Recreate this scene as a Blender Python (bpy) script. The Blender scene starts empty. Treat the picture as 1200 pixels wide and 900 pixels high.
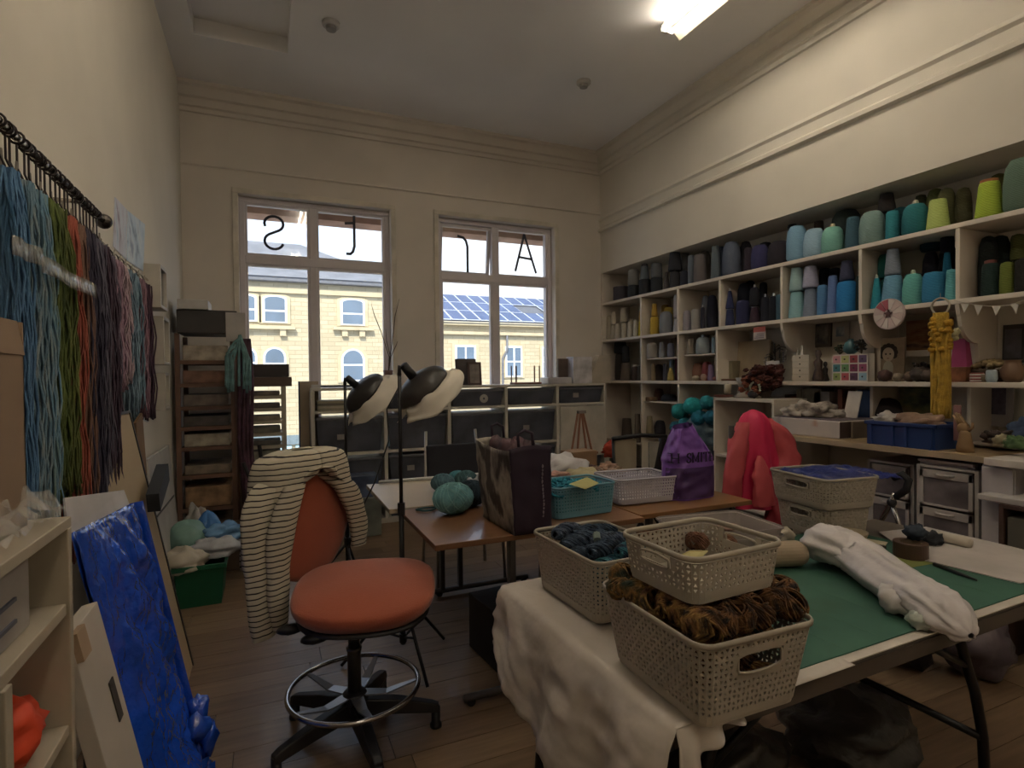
import bpy, math, random
from mathutils import Vector, Matrix, noise
random.seed(7)
PI = math.pi
sin, cos = math.sin, math.cos
S = bpy.context.scene
COL = S.collection

# ------------------------------------------------------------------ camera
F = 655.0
CAM = Vector((0, 0, 1.4))
_y, _p, _r = [math.radians(v) for v in (23.57, -.81, -.63)]
AX = Vector((sin(_y)*cos(_p), cos(_y)*cos(_p), sin(_p)))
_rt = Vector((cos(_y), -sin(_y), 0)); _up = _rt.cross(AX)
RT = _rt*cos(_r) + _up*sin(_r); UP = -_rt*sin(_r) + _up*cos(_r)
cd = bpy.data.cameras.new('camera'); cam = bpy.data.objects.new('camera', cd); COL.objects.link(cam)
cam.matrix_world = Matrix(((RT.x, UP.x, -AX.x, CAM.x), (RT.y, UP.y, -AX.y, CAM.y), (RT.z, UP.z, -AX.z, CAM.z), (0, 0, 0, 1)))
cd.sensor_width = 36; cd.lens = F/1200*36; cd.clip_start = .05; cd.clip_end = 200
S.camera = cam

# ------------------------------------------------------------------ sky, sun, exposure
W = bpy.data.worlds.new('sky'); S.world = W; W.use_nodes = True
nt = W.node_tree; nt.nodes.clear()
out = nt.nodes.new('ShaderNodeOutputWorld'); bg = nt.nodes.new('ShaderNodeBackground')
tc = nt.nodes.new('ShaderNodeTexCoord'); nz = nt.nodes.new('ShaderNodeTexNoise'); rp = nt.nodes.new('ShaderNodeValToRGB')
nz.inputs['Scale'].default_value = 3.5; nz.inputs['Detail'].default_value = 5
rp.color_ramp.elements[0].position = .38; rp.color_ramp.elements[0].color = (.50, .68, .96, 1)
rp.color_ramp.elements[1].position = .62; rp.color_ramp.elements[1].color = (.86, .92, 1, 1)
nt.links.new(tc.outputs['Generated'], nz.inputs['Vector']); nt.links.new(nz.outputs['Fac'], rp.inputs['Fac'])
nt.links.new(rp.outputs['Color'], bg.inputs['Color']); nt.links.new(bg.outputs['Background'], out.inputs['Surface'])
bg.inputs['Strength'].default_value = 1.1
sd = bpy.data.lights.new('sun', 'SUN'); sd.energy = 4.0; sd.angle = .02; sd.color = (1, .93, .8)
so = bpy.data.objects.new('sun', sd); COL.objects.link(so); so.rotation_euler = (math.radians(42), 0, math.radians(-22))
S.view_settings.view_transform = 'Standard'; S.view_settings.look = 'None'
S.view_settings.exposure = .85; S.view_settings.gamma = 1; S.view_settings.use_curve_mapping = False
LAMP_W = 19.0                                  # emission strength of the fluorescent tubes

# ------------------------------------------------------------------ helpers
def ray(px, py): return AX + RT*((px-600)/F) - UP*((py-450)/F)
def at(px, py, x=None, y=None, z=None):
    d = ray(px, py)
    t = x/d.x if x is not None else y/d.y if y is not None else (z-1.4)/d.z
    return CAM + d*t
def depth(v): return (Vector(v)-CAM).dot(AX)

def lin(h):
    h = h.lstrip('#'); o = []; q = [int(h[i:i+2], 16)/255 for i in (0, 2, 4)]; g = sum(q)/3
    for c in q:
        c = g+(c-g)*.88
        o.append(c/12.92 if c <= .04045 else ((c+.055)/1.055)**2.4)
    return (*o, 1)
_m = {}
def mat(hexc, rough=.6, metal=0, var=.12, vs=6, bump=0, bs=60, alpha=1, trans=0, spec=.5, emit=0, hex2=None, stretch=None, coat=0, sheen=0, ramp=None, lo=.35, hi=.65):
    key = ('m', hexc, rough, metal, var, vs, bump, bs, alpha, trans, spec, emit, hex2, stretch, coat, sheen, ramp, lo, hi)
    if key in _m: return _m[key]
    m = bpy.data.materials.new('m_'+hexc.lstrip('#')); m.use_nodes = True; _m[key] = m
    n = m.node_tree; b = n.nodes['Principled BSDF']
    b.inputs['Roughness'].default_value = rough; b.inputs['Metallic'].default_value = metal
    b.inputs['Specular IOR Level'].default_value = spec
    b.inputs['Coat Weight'].default_value = coat; b.inputs['Sheen Weight'].default_value = sheen
    b.inputs['Transmission Weight'].default_value = trans; b.inputs['Alpha'].default_value = alpha
    c = lin(hexc)
    t = n.nodes.new('ShaderNodeTexCoord'); mp = n.nodes.new('ShaderNodeMapping'); n.links.new(t.outputs['Object'], mp.inputs['Vector'])
    if stretch: mp.inputs['Scale'].default_value = stretch
    no = n.nodes.new('ShaderNodeTexNoise'); no.inputs['Scale'].default_value = vs; no.inputs['Detail'].default_value = 4
    n.links.new(mp.outputs['Vector'], no.inputs['Vector'])
    r = n.nodes.new('ShaderNodeValToRGB'); n.links.new(no.outputs['Fac'], r.inputs['Fac'])
    e = r.color_ramp.elements
    e[0].position = lo; e[1].position = hi
    if ramp:
        k = len(ramp)
        e[0].color = lin(ramp[0]); e[1].color = lin(ramp[-1])
        for i in range(1, k-1):
            q = e.new(lo+(hi-lo)*i/(k-1)); q.color = lin(ramp[i])
    else:
        e[0].color = lin(hex2) if hex2 else tuple(max(0, v*(1-var)) for v in c[:3])+(1,)
        e[1].color = c if hex2 else tuple(min(1, v*(1+var)) for v in c[:3])+(1,)
    n.links.new(r.outputs['Color'], b.inputs['Base Color'])
    if emit:
        b.inputs['Emission Color'].default_value = c; b.inputs['Emission Strength'].default_value = emit
    if bump:
        n2 = n.nodes.new('ShaderNodeTexNoise'); n2.inputs['Scale'].default_value = bs; n2.inputs['Detail'].default_value = 3
        n.links.new(mp.outputs['Vector'], n2.inputs['Vector'])
        bp = n.nodes.new('ShaderNodeBump'); bp.inputs['Strength'].default_value = bump; bp.inputs['Distance'].default_value = .01
        n.links.new(n2.outputs['Fac'], bp.inputs['Height']); n.links.new(bp.outputs['Normal'], b.inputs['Normal'])
    return m
def band_mat(c1, c2, scale, direction='Z', dist=2, rough=.8, bump=.4, lo=.45, hi=.55, dscale=1.5, diag=False):
    key = ('b', c1, c2, scale, direction, dist, rough, bump, lo, hi, diag)
    if key in _m: return _m[key]
    m = bpy.data.materials.new('m_band_'+c1.lstrip('#')); m.use_nodes = True; _m[key] = m
    n = m.node_tree; b = n.nodes['Principled BSDF']; b.inputs['Roughness'].default_value = rough
    t = n.nodes.new('ShaderNodeTexCoord'); w = n.nodes.new('ShaderNodeTexWave'); r = n.nodes.new('ShaderNodeValToRGB')
    w.bands_direction = direction; w.inputs['Scale'].default_value = scale; w.inputs['Distortion'].default_value = dist
    w.inputs['Detail Scale'].default_value = dscale; w.inputs['Detail'].default_value = 2
    n.links.new(t.outputs['Object'], w.inputs['Vector']); n.links.new(w.outputs['Fac'], r.inputs['Fac'])
    r.color_ramp.elements[0].position = lo; r.color_ramp.elements[0].color = lin(c1)
    r.color_ramp.elements[1].position = hi; r.color_ramp.elements[1].color = lin(c2)
    n.links.new(r.outputs['Color'], b.inputs['Base Color'])
    if bump:
        bp = n.nodes.new('ShaderNodeBump'); bp.inputs['Strength'].default_value = bump; bp.inputs['Distance'].default_value = .004
        n.links.new(w.outputs['Fac'], bp.inputs['Height']); n.links.new(bp.outputs['Normal'], b.inputs['Normal'])
    return m
def darker(h, k):
    h = h.lstrip('#'); return '#'+''.join('%02x' % max(0, min(255, int(int(h[i:i+2], 16)*k))) for i in (0, 2, 4))
def yarn(h): return band_mat(darker(h, .78), h, 42, 'Z', 3.5, .9, .6, .1, .7, 1.2)
def glass_mat():
    if 'glass' in _m: return _m['glass']
    m = bpy.data.materials.new('m_glass'); m.use_nodes = True; _m['glass'] = m
    n = m.node_tree; n.nodes.clear()
    o = n.nodes.new('ShaderNodeOutputMaterial'); mx = n.nodes.new('ShaderNodeMixShader'); tr = n.nodes.new('ShaderNodeBsdfTransparent'); gl = n.nodes.new('ShaderNodeBsdfGlossy')
    gl.inputs['Roughness'].default_value = .03; mx.inputs['Fac'].default_value = .06; tr.inputs['Color'].default_value = (.97, .985, 1, 1)
    n.links.new(tr.outputs[0], mx.inputs[1]); n.links.new(gl.outputs[0], mx.inputs[2]); n.links.new(mx.outputs[0], o.inputs['Surface'])
    return m
def film(hexc, a=.35, rough=.12, bump=.5):                      # crinkled plastic film
    return mat(hexc, rough, 0, .06, 9, bump, 22, alpha=a, spec=.7)

class B:
    def __init__(s): s.v = []; s.f = []
    def add(s, vs, fs):
        o = len(s.v); s.v += [Vector(p) for p in vs]; s.f += [[i+o for i in f] for f in fs]; return s
    def box(s, x0, x1, y0, y1, z0, z1, M=None):
        vs = [Vector(p) for p in ((x0, y0, z0), (x1, y0, z0), (x1, y1, z0), (x0, y1, z0), (x0, y0, z1), (x1, y0, z1), (x1, y1, z1), (x0, y1, z1))]
        if M is not None: vs = [M @ v for v in vs]
        return s.add(vs, [[0, 3, 2, 1], [4, 5, 6, 7], [0, 1, 5, 4], [1, 2, 6, 5], [2, 3, 7, 6], [3, 0, 4, 7]])
    def prism(s, pts, z0, z1, M=None):                          # outline in xy, extruded in z
        n = len(pts); vs = [Vector((p[0], p[1], z0)) for p in pts]+[Vector((p[0], p[1], z1)) for p in pts]
        if M is not None: vs = [M @ v for v in vs]
        return s.add(vs, [list(range(n))[::-1], list(range(n, 2*n))]+[[i, (i+1) % n, n+(i+1) % n, n+i] for i in range(n)])
    def tube(s, pts, r, n=8, cap=True, closed=False):
        pts = [Vector(p) for p in pts]; k = len(pts); rs = r if isinstance(r, (list, tuple)) else [r]*k
        up = None; vs = []
        for i, p in enumerate(pts):
            a = pts[(i-1) % k] if (closed or i > 0) else p; b = pts[(i+1) % k] if (closed or i < k-1) else p
            d = (b-a).normalized() if (b-a).length > 1e-9 else Vector((0, 0, 1))
            if up is None:
                up = Vector((0, 0, 1)) if abs(d.z) < .9 else Vector((1, 0, 0))
            u = (up-d*up.dot(d)); u = u.normalized() if u.length > 1e-6 else d.orthogonal().normalized(); up = u; w = d.cross(u)
            for j in range(n):
                q = 2*PI*j/n; vs.append(p+(u*cos(q)+w*sin(q))*rs[i])
        fs = []
        for i in range(k if closed else k-1):
            for j in range(n):
                a = i*n+j; b = i*n+(j+1) % n; c = ((i+1) % k)*n+(j+1) % n; d = ((i+1) % k)*n+j
                fs.append([a, b, c, d])
        if cap and not closed: fs += [list(range(n))[::-1], [(k-1)*n+j for j in range(n)]]
        return s.add(vs, fs)
    def lathe(s, prof, n=24, c=(0, 0, 0), M=None, sx=1, sy=1, cap=True):   # prof [(r,z)...]
        vs = []; c = Vector(c)
        for r, z in prof:
            for j in range(n):
                q = 2*PI*j/n; p = Vector((r*cos(q)*sx, r*sin(q)*sy, z))
                vs.append((M @ p if M is not None else p)+c)
        fs = []
        for i in range(len(prof)-1):
            for j in range(n): fs.append([i*n+j, i*n+(j+1) % n, (i+1)*n+(j+1) % n, (i+1)*n+j])
        if cap: fs += [list(range(n))[::-1], [(len(prof)-1)*n+j for j in range(n)]]
        return s.add(vs, fs)
    def grid(s, fn, nu, nv, wu=False, wv=False):
        vs = [fn(i/nu, j/nv) for i in range(nu+(0 if wu else 1)) for j in range(nv+(0 if wv else 1))]
        cu = nu if wu else nu+1; cv = nv if wv else nv+1
        fs = [[i*cv+j, ((i+1) % cu)*cv+j, ((i+1) % cu)*cv+(j+1) % cv, i*cv+(j+1) % cv] for i in range(nu) for j in range(nv)]
        return s.add(vs, fs)
    def blob(s, c, rx, ry, rz, amp=.12, fq=3, n=18, seed=0, flat=None, M=None):
        c = Vector(c)
        def fn(u, v):
            q = 2*PI*u; t = PI*v; d = Vector((sin(t)*cos(q), sin(t)*sin(q), -cos(t)))
            k = 1+amp*noise.noise(d*fq+Vector((seed*3.1, seed, 0)))*2
            p = Vector((d.x*rx*k, d.y*ry*k, d.z*rz*k))
            if flat is not None: p.z = max(p.z, flat)
            return (M @ p if M is not None else p)+c
        return s.grid(fn, n, max(6, n*2//3), wu=True)
    def obj(s, name, m, parent=None, smooth=False, bevel=0, loc=None, rot=None, solid=0, sub=0, label=None, seg=2):
        me = bpy.data.meshes.new(name); me.from_pydata(s.v, [], s.f); me.update()
        if smooth: me.polygons.foreach_set('use_smooth', [True]*len(me.polygons))
        me.materials.append(m)
        o = bpy.data.objects.new(name, me); COL.objects.link(o)
        if parent is not None: o.parent = parent
        if loc is not None: o.location = loc
        if rot is not None: o.rotation_euler = rot
        if solid:
            k = o.modifiers.new('s', 'SOLIDIFY'); k.thickness = solid; k.offset = 0
        if bevel:
            k = o.modifiers.new('b', 'BEVEL'); k.width = bevel; k.segments = seg; k.limit_method = 'ANGLE'; k.angle_limit = .6
        if sub:
            k = o.modifiers.new('u', 'SUBSURF'); k.levels = sub; k.render_levels = sub
        if label: o['label'] = label
        return o
def tag(o, label, cat, group=None, kind=None):
    o['label'] = label; o['category'] = cat
    if group: o['group'] = group
    if kind: o['kind'] = kind
    return o
def thing(name, label, cat, loc=(0, 0, 0), rz=0, group=None):
    o = bpy.data.objects.new(name, None); COL.objects.link(o); o.empty_display_size = .1
    o.location = loc; o.rotation_euler = (0, 0, rz); return tag(o, label, cat, group)
def struct(name, b, m, parent=None, **k):
    o = b.obj(name, m, parent, **k)
    if parent is None: o['kind'] = 'structure'
    return o
def box(x0, x1, y0, y1, z0, z1, M=None): return B().box(x0, x1, y0, y1, z0, z1, M)
def dup(root, loc, rz=0, label=None, group=None):
    r = root.copy(); COL.objects.link(r); r.location = loc; r.rotation_euler = (0, 0, rz)
    if label: r['label'] = label
    if group: r['group'] = group
    for ch in list(root.children):
        c = ch.copy(); COL.objects.link(c); c.parent = r
        for g in list(ch.children):
            d = g.copy(); COL.objects.link(d); d.parent = c
    return r
def nn(x, y=0, z=0): return noise.noise(Vector((x, y, z)))
ORD = ['zeroth', 'first', 'second', 'third', 'fourth', 'fifth', 'sixth', 'seventh', 'eighth', 'ninth', 'tenth', 'eleventh', 'twelfth', 'thirteenth', 'fourteenth', 'fifteenth', 'sixteenth', 'seventeenth', 'eighteenth', 'nineteenth', 'twentieth']
TEN = {2: 'twent', 3: 'thirt', 4: 'fort', 5: 'fift', 6: 'sixt', 7: 'sevent'}
def ordn(i):
    if i <= 20: return ORD[i]
    t_, u_ = divmod(i, 10)
    return TEN[t_]+'ieth' if u_ == 0 else TEN[t_]+'y-'+ORD[u_]
def strip(b, pts, w, th, M):                                     # flat ribbon stroke in local xy plane
    for (a, c) in zip(pts[:-1], pts[1:]):
        a = Vector((*a, 0)); c = Vector((*c, 0)); d = (c-a); L = d.length
        if L < 1e-6: continue
        d /= L; n = Vector((-d.y, d.x, 0))*w/2; a = a-d*w*.25; c = c+d*w*.25
        vs = [a-n, c-n, c+n, a+n]; vs = vs+[v+Vector((0, 0, th)) for v in vs]
        b.add([M @ v for v in vs], [[0, 3, 2, 1], [4, 5, 6, 7], [0, 1, 5, 4], [1, 2, 6, 5], [2, 3, 7, 6], [3, 0, 4, 7]])
    return b
# ------------------------------------------------------------------ room shell
XL, XR, YB, YF, ZC = -.69, 3.72, 5.8, -2.6, 4.05
RB = 4.12                                                        # back of the shelf recess
plaster = mat('#d2cabb', .9, 0, .05, 1.3, .06, 90)
plaster2 = mat('#d0c6ba', .9, 0, .05, 1.3, .06, 90)
ceilm = mat('#ebe8e6', .95, 0, .04, 1, .05, 60)
white = mat('#d8d0c4', .55, 0, .05, 4)
struct('wall_left', box(XL-.2, XL, YF, YB, 0, ZC), plaster)
struct('wall_front', box(XL-.2, RB+.2, YF-.2, YF, 0, ZC), plaster)
w1x, w2x, wz = (-.23, 1.185), (1.69, 3.09), (.60, 3.13)
b = B()
for x0, x1, z0, z1 in ((XL-.2, w1x[0], 0, ZC), (w1x[1], w2x[0], 0, ZC), (w2x[1], RB+.2, 0, ZC), (w1x[0], w1x[1], 0, wz[0]), (w2x[0], w2x[1], 0, wz[0]), (w1x[0], w1x[1], wz[1], ZC), (w2x[0], w2x[1], wz[1], ZC)):
    b.box(x0, x1, YB, YB+.3, z0, z1)
struct('wall_back', b, plaster2)
b = B(); b.box(XR, RB+.2, YF, YB, 2.63, ZC); b.box(RB, RB+.2, YF, YB, 0, 2.63)
struct('wall_right', b, plaster)
# ceiling with a recessed panel
cx0, cx1, cy0, cy1 = -.48, .19, 4.2, 4.93
b = B()
for x0, x1, y0, y1 in ((XL-.2, RB+.2, YF-.2, cy0), (XL-.2, RB+.2, cy1, YB+.3), (XL-.2, cx0, cy0, cy1), (cx1, RB+.2, cy0, cy1)): b.box(x0, x1, y0, y1, ZC, ZC+.25)
b.box(cx0, cx1, cy0, cy1, ZC+.13, ZC+.25)
struct('ceiling', b, ceilm)
# cornices and picture rails: profiles swept along the walls
def mould(name, prof, axis, a, c, m=plaster):
    b = B(); n = len(prof)
    if axis == 'x': vs = [Vector((a, YB-d, z)) for d, z in prof]+[Vector((c, YB-d, z)) for d, z in prof]
    elif axis == 'r': vs = [Vector((XR-d, a, z)) for d, z in prof]+[Vector((XR-d, c, z)) for d, z in prof]
    else: vs = [Vector((XL+d, a, z)) for d, z in prof]+[Vector((XL+d, c, z)) for d, z in prof]
    b.add(vs, [list(range(n)), list(range(n, 2*n))[::-1]]+[[i, n+i, n+(i+1) % n, (i+1) % n] for i in range(n)])
    return struct(name, b, m)
cor = [(0, ZC), (.13, ZC), (.13, ZC-.03), (.10, ZC-.045), (.085, ZC-.12), (.055, ZC-.13), (.05, ZC-.19), (.025, ZC-.2), (.02, ZC-.235), (0, ZC-.24)]
mould('trim_1', cor, 'x', XL, XR, plaster2); mould('trim_2', cor, 'r', YF, YB)
rail = [(0, 3.30), (.02, 3.30), (.03, 3.27), (.012, 3.25), (.012, 3.18), (.035, 3.16), (.035, 3.13), (0, 3.12)]
mould('trim_3', rail, 'r', YF, YB)
mould('trim_4', [(0, 3.36), (.012, 3.36), (.016, 3.345), (0, 3.335)], 'x', XL, XR, plaster2)
struct('baseboard_back', box(XL, .3, YB-.02, YB, 0, .14), white)
struct('baseboard_left', box(XL, XL+.02, 0, YB, 0, .14), white)
# floor: boards running across the room
sub = struct('floor', box(XL-.2, RB+.2, YF-.2, YB+.3, -.1, -.012), mat('#2a1f16', .8))
pl_m = []
for h1, h2 in (('#8a7055', '#735a42'), ('#92785c', '#7b6249'), ('#836a4f', '#6d543c')):
    pl_m.append(mat(h1, .42, 0, .1, 3, .05, 40, hex2=h2, stretch=(1.2, 14, 1), lo=.3, hi=.75, coat=.05))
pw, pl = .145, 1.25; meshes = []
for k in range(6):
    bb = box(0.0015, pl-.0015, .0012, pw-.0012, -.012, 0); me = bpy.data.meshes.new('plank')
    me.from_pydata([v+Vector((0, 0, 0)) for v in bb.v], [], bb.f); me.materials.append(pl_m[k % 3]); meshes.append(me)
j = 0; y = YF
while y < YB:
    x = XL-.02-random.random()*1.2
    while x < RB:
        if x+pl > XL:
            o = bpy.data.objects.new('plank', meshes[random.randrange(6)]); COL.objects.link(o); o.parent = sub
            o.location = (x, y, 0)
        x += pl
    y += pw
# ------------------------------------------------------------------ windows
upvc = mat('#c9c0c2', .45, 0, .04, 5)
vinyl = mat('#4a4a55', .6)
def rect_frame(b, x0, x1, z0, z1, w, y0, y1):
    b.box(x0, x1, y0, y1, z0, z0+w); b.box(x0, x1, y0, y1, z1-w, z1); b.box(x0, x0+w, y0, y1, z0+w, z1-w); b.box(x1-w, x1, y0, y1, z0+w, z1-w)
def window(n, x0, x1, xm, zt, opens=None):
    root = bpy.data.objects.new('window_%d' % n, None); COL.objects.link(root); root['kind'] = 'structure'; root.location = (0, 0, 0)
    b = B(); rect_frame(b, x0, x1, wz[0], wz[1], .05, YB+.08, YB+.16)
    b.box(xm-.033, xm+.033, YB+.08, YB+.16, wz[0]+.05, wz[1]-.05); b.box(x0+.05, x1-.05, YB+.075, YB+.165, zt-.04, zt+.04)
    b.obj('window_frame', upvc, root, bevel=.006)
    fr = B(); rect_frame(fr, x0-.05, x1+.05, wz[0]-.05, wz[1]+.05, .05, YB-.018, YB); fr.obj('architrave', mat('#c9bfae', .6), root, bevel=.005)
    box(x0-.06, x1+.06, YB-.05, YB+.1, wz[0]-.03, wz[0]+.004).obj('window_sill', white, root, bevel=.006)
    for i, (a, c) in enumerate(((x0+.05, xm-.033), (xm+.033, x1-.05))):
        for k, (z0, z1) in enumerate(((wz[0]+.05, zt-.04), (zt+.04, wz[1]-.05))):
            if opens == (i, k):
                e = bpy.data.objects.new('opening_sash', None); COL.objects.link(e); e.parent = root; e.location = (a, YB+.13, z1); e.rotation_euler = (math.radians(7), 0, 0)
                f = B(); rect_frame(f, 0, c-a, z0-z1, 0, .035, -.02, .025); f.obj('sash_frame', upvc, e, bevel=.004)
                box(.03, c-a-.03, 0, .006, z0-z1+.03, -.03).obj('pane', glass_mat(), e)
            else:
                f = B(); rect_frame(f, a, c, z0, z1, .022, YB+.09, YB+.14); f.obj('glazing_bead', upvc, root)
                box(a+.015, c-.015, YB+.115, YB+.121, z0+.015, z1-.015).obj('pane', glass_mat(), root)
    return root
wn1 = window(1, w1x[0], w1x[1], .43, 2.54)
wn2 = window(2, w2x[0], w2x[1], 2.37, 2.50, opens=(0, 1))
# stone lintels outside
struct('trim_5', B().box(w1x[0]-.2, w1x[1]+.2, YB+.3, YB+.55, wz[1]-.09, wz[1]+.3).box(w2x[0]-.2, w2x[1]+.2, YB+.3, YB+.55, wz[1]-.09, wz[1]+.3), mat('#b98f78', .9, 0, .2, 5))
# mirrored shop-sign letters fixed to the upper panes: each from its own strokes
def arc(cx, cz, r, a0, a1, n=12, ry=None): return [(cx+r*cos(math.radians(a0+(a1-a0)*i/n)), cz+(ry or r)*sin(math.radians(a0+(a1-a0)*i/n))) for i in range(n+1)]
def letter(win, px0, px1, py0, py1, strokes, lab, w=.024):
    p = at((px0+px1)/2, (py0+py1)/2, y=YB+.105); q0 = at(px0, (py0+py1)/2, y=YB+.105); q1 = at(px1, (py0+py1)/2, y=YB+.105)
    z1 = at((px0+px1)/2, py0, y=YB+.105).z; z0 = at((px0+px1)/2, py1, y=YB+.105).z
    M = Matrix.Translation((q0.x, YB+.112, z0)) @ Matrix.Rotation(PI/2, 4, 'X')
    sx, sz = (q1.x-q0.x), (z1-z0); b = B()
    for st in strokes: strip(b, [(x*sx, z*sz) for x, z in st], w, .004, M)
    o = b.obj('sign_letter', vinyl, win, label=lab)
# mirrored S: terminals at upper left and lower right
top = [(.5+.46*cos(math.radians(a)), .765+.225*sin(math.radians(a))) for a in range(200, -61, -20)]
sS = top + [(.5+.46*cos(math.radians(a)), .24+.235*sin(math.radians(a))) for a in range(120, 351, 20)]
letter(wn1, 309, 333, 253, 292, [sS], 'mirrored dark letter S on the upper left pane')
letter(wn1, 405, 417, 249, 298, [[(.85, 1), (.85, .2), (.7, .07), (.45, .01), (.1, .01)], [(0, .73), (.85, .76)]], 'mirrored dark letter t on the upper right pane', .026)
sashp = next(c for c in wn2.children if c.name.startswith('opening_sash'))
letter(wn2, 537, 548, 277, 318, [[(1, 0), (1, .72), (.85, .88), (.55, .97), (0, 1)]], 'mirrored dark letter r on the open sash', .027)
letter(wn2, 604, 628, 275, 318, [[(0, 0), (.44, 1)], [(.44, 1), (1, -.02)], [(.17, .38), (.82, .34)]], 'dark letter A on the upper right pane', .026)

# ------------------------------------------------------------------ outside
stone = bpy.data.materials.new('m_stone'); stone.use_nodes = True
n = stone.node_tree; bs = n.nodes['Principled BSDF']; bs.inputs['Roughness'].default_value = .9
t = n.nodes.new('ShaderNodeTexCoord'); mp = n.nodes.new('ShaderNodeMapping'); mp.inputs['Rotation'].default_value = (PI/2, 0, 0)
bk = n.nodes.new('ShaderNodeTexBrick'); bk.inputs['Color1'].default_value = lin('#c6b896'); bk.inputs['Color2'].default_value = lin('#b8a988'); bk.inputs['Mortar'].default_value = lin('#ab9b7a')
bk.inputs['Scale'].default_value = 1; bk.inputs['Brick Width'].default_value = .55; bk.inputs['Row Height'].default_value = .19; bk.inputs['Mortar Size'].default_value = .012
n.links.new(t.outputs['Object'], mp.inputs['Vector']); n.links.new(mp.outputs['Vector'], bk.inputs['Vector']); n.links.new(bk.outputs['Color'], bs.inputs['Base Color'])
bp = n.nodes.new('ShaderNodeBump'); bp.inputs['Strength'].default_value = .5; bp.inputs['Distance'].default_value = .02; n.links.new(bk.outputs['Fac'], bp.inputs['Height']); bp.invert = True; n.links.new(bp.outputs['Normal'], bs.inputs['Normal'])
ash = mat('#c3b28e', .85, 0, .1, 2); slate = mat('#75787f', .95, 0, .12, 1.5, spec=.1); wupvc = mat('#e6e8ea', .4); dglass = mat('#5f7286', .12, 0, .2, .6, spec=.8); gut = mat('#6a6c72', .6)
YO = 26.0
struct('ground', box(-30, 45, YB+.6, 70, -4.6, -4.4), mat('#77736c', .9))
bl = thing('stone_building', 'sunlit cream stone building with slate roof, seen through the left window', 'building', (0, YO, -4.4))
def facade_window(px0, px1, py0, py1, arch, parent, mid=.5, mull=False):
    a = at(px0, py1, y=YO); c = at(px1, py0, y=YO); x0, x1, z0, z1 = a.x, c.x, a.z+4.4, c.z+4.4
    rr = (x1-x0)/2; cx = (x0+x1)/2
    if arch == 'round': out_ = [(x0, z0), (x1, z0)]+[(cx+rr*cos(PI*i/12), z1-rr+rr*sin(PI*i/12)) for i in range(13)]
    elif arch == 'seg': out_ = [(x0, z0), (x1, z0)]+[(cx+rr*cos(PI*i/10), z1-.14+.14*sin(PI*i/10)) for i in range(11)]
    else: out_ = [(x0, z0), (x1, z0), (x1, z1), (x0, z1)]
    M = Matrix.Rotation(PI/2, 4, 'X'); gx = Vector((cx, (z0+z1)/2, 0))
    # surround
    s_ = [(cx+(x-cx)*1.28, gx.y+(z-gx.y)*1.1+.02) for x, z in out_]
    B().prism(s_, -.01, .06, M).obj('stone_surround', ash, parent)
    w = B().prism(out_, .05, .09, M).obj('window', wupvc, parent)
    ins = [(cx+(x-cx)*.82, gx.y+(z-gx.y)*.9) for x, z in out_]
    lo = min(z for x, z in ins); hi = max(z for x, z in ins); mz = lo+(hi-lo)*mid
    x0i, x1i = cx-.82*rr, cx+.82*rr
    topo = [(x0i, mz+.05), (x1i, mz+.05)]+([(cx+.82*rr*cos(PI*i/10), max(mz+.06, hi-(.82*rr if arch == 'round' else .12))+min(.82*rr if arch == 'round' else .12, hi-mz-.06)*sin(PI*i/10)) for i in range(11)] if arch else [(x1i, hi), (x0i, hi)])
    B().prism(topo, .085, .1, M).obj('pane', dglass, w); B().prism([(x0i, lo), (x1i, lo), (x1i, mz-.03), (x0i, mz-.03)], .085, .1, M).obj('pane', dglass, w)
    if mull: B().prism([(cx-.04, lo), (cx+.04, lo), (cx+.04, hi), (cx-.04, hi)], .09, .12, M).obj('glazing_bar', wupvc, w)
    return x0, x1, z0
def sill(x0, x1, z, parent):
    b = B().box(x0, x1, -.22, 0, z-.14, z); b.obj('stone_sill', ash, parent)
    for c in (x0+.5, x1-.5): box(c-.12, c+.12, -.16, 0, z-.42, z-.14).obj('corbel', ash, parent)
ev = 5.62+4.4
box(-14, 5.6, 0, 9, 0, ev).obj('wall', stone, bl)
box(-14, 5.7, -.12, 0, ev-.55, ev-.3).obj('string_course', ash, bl)
box(-14, 5.9, -.35, 0, ev-.1, ev+.12).obj('gutter', gut, bl, bevel=.04)
rb = B(); z0, z1 = ev+.1, ev+2.6
rb.add([(-14, -.4, z0), (6.0, -.4, z0), (6.0, 9.4, z0), (-14, 9.4, z0), (-14, 4.5, z1), (1.6, 4.5, z1)], [[0, 1, 5, 4], [1, 2, 5], [2, 3, 4, 5], [3, 0, 4], [0, 3, 2, 1]])
rb.obj('roof', slate, bl)
for q in ((283-14, 301, 345, 376, 'seg'), (308, 336, 347, 378, 'seg'), (399, 427, 351, 381, 'seg'), (275, 301, 406, 445, 'round'), (309, 335, 407, 446, 'round'), (400, 427, 409, 447, 'round')): facade_window(*q[:4], q[4], bl, .42 if q[4] == 'seg' else .5)
a = at(270, 381, y=YO); c = at(346, 383, y=YO); sill(a.x, c.x, a.z+4.4, bl)
a = at(390, 383, y=YO); c = at(437, 385, y=YO); sill(a.x, c.x, a.z+4.4, bl)
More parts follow.
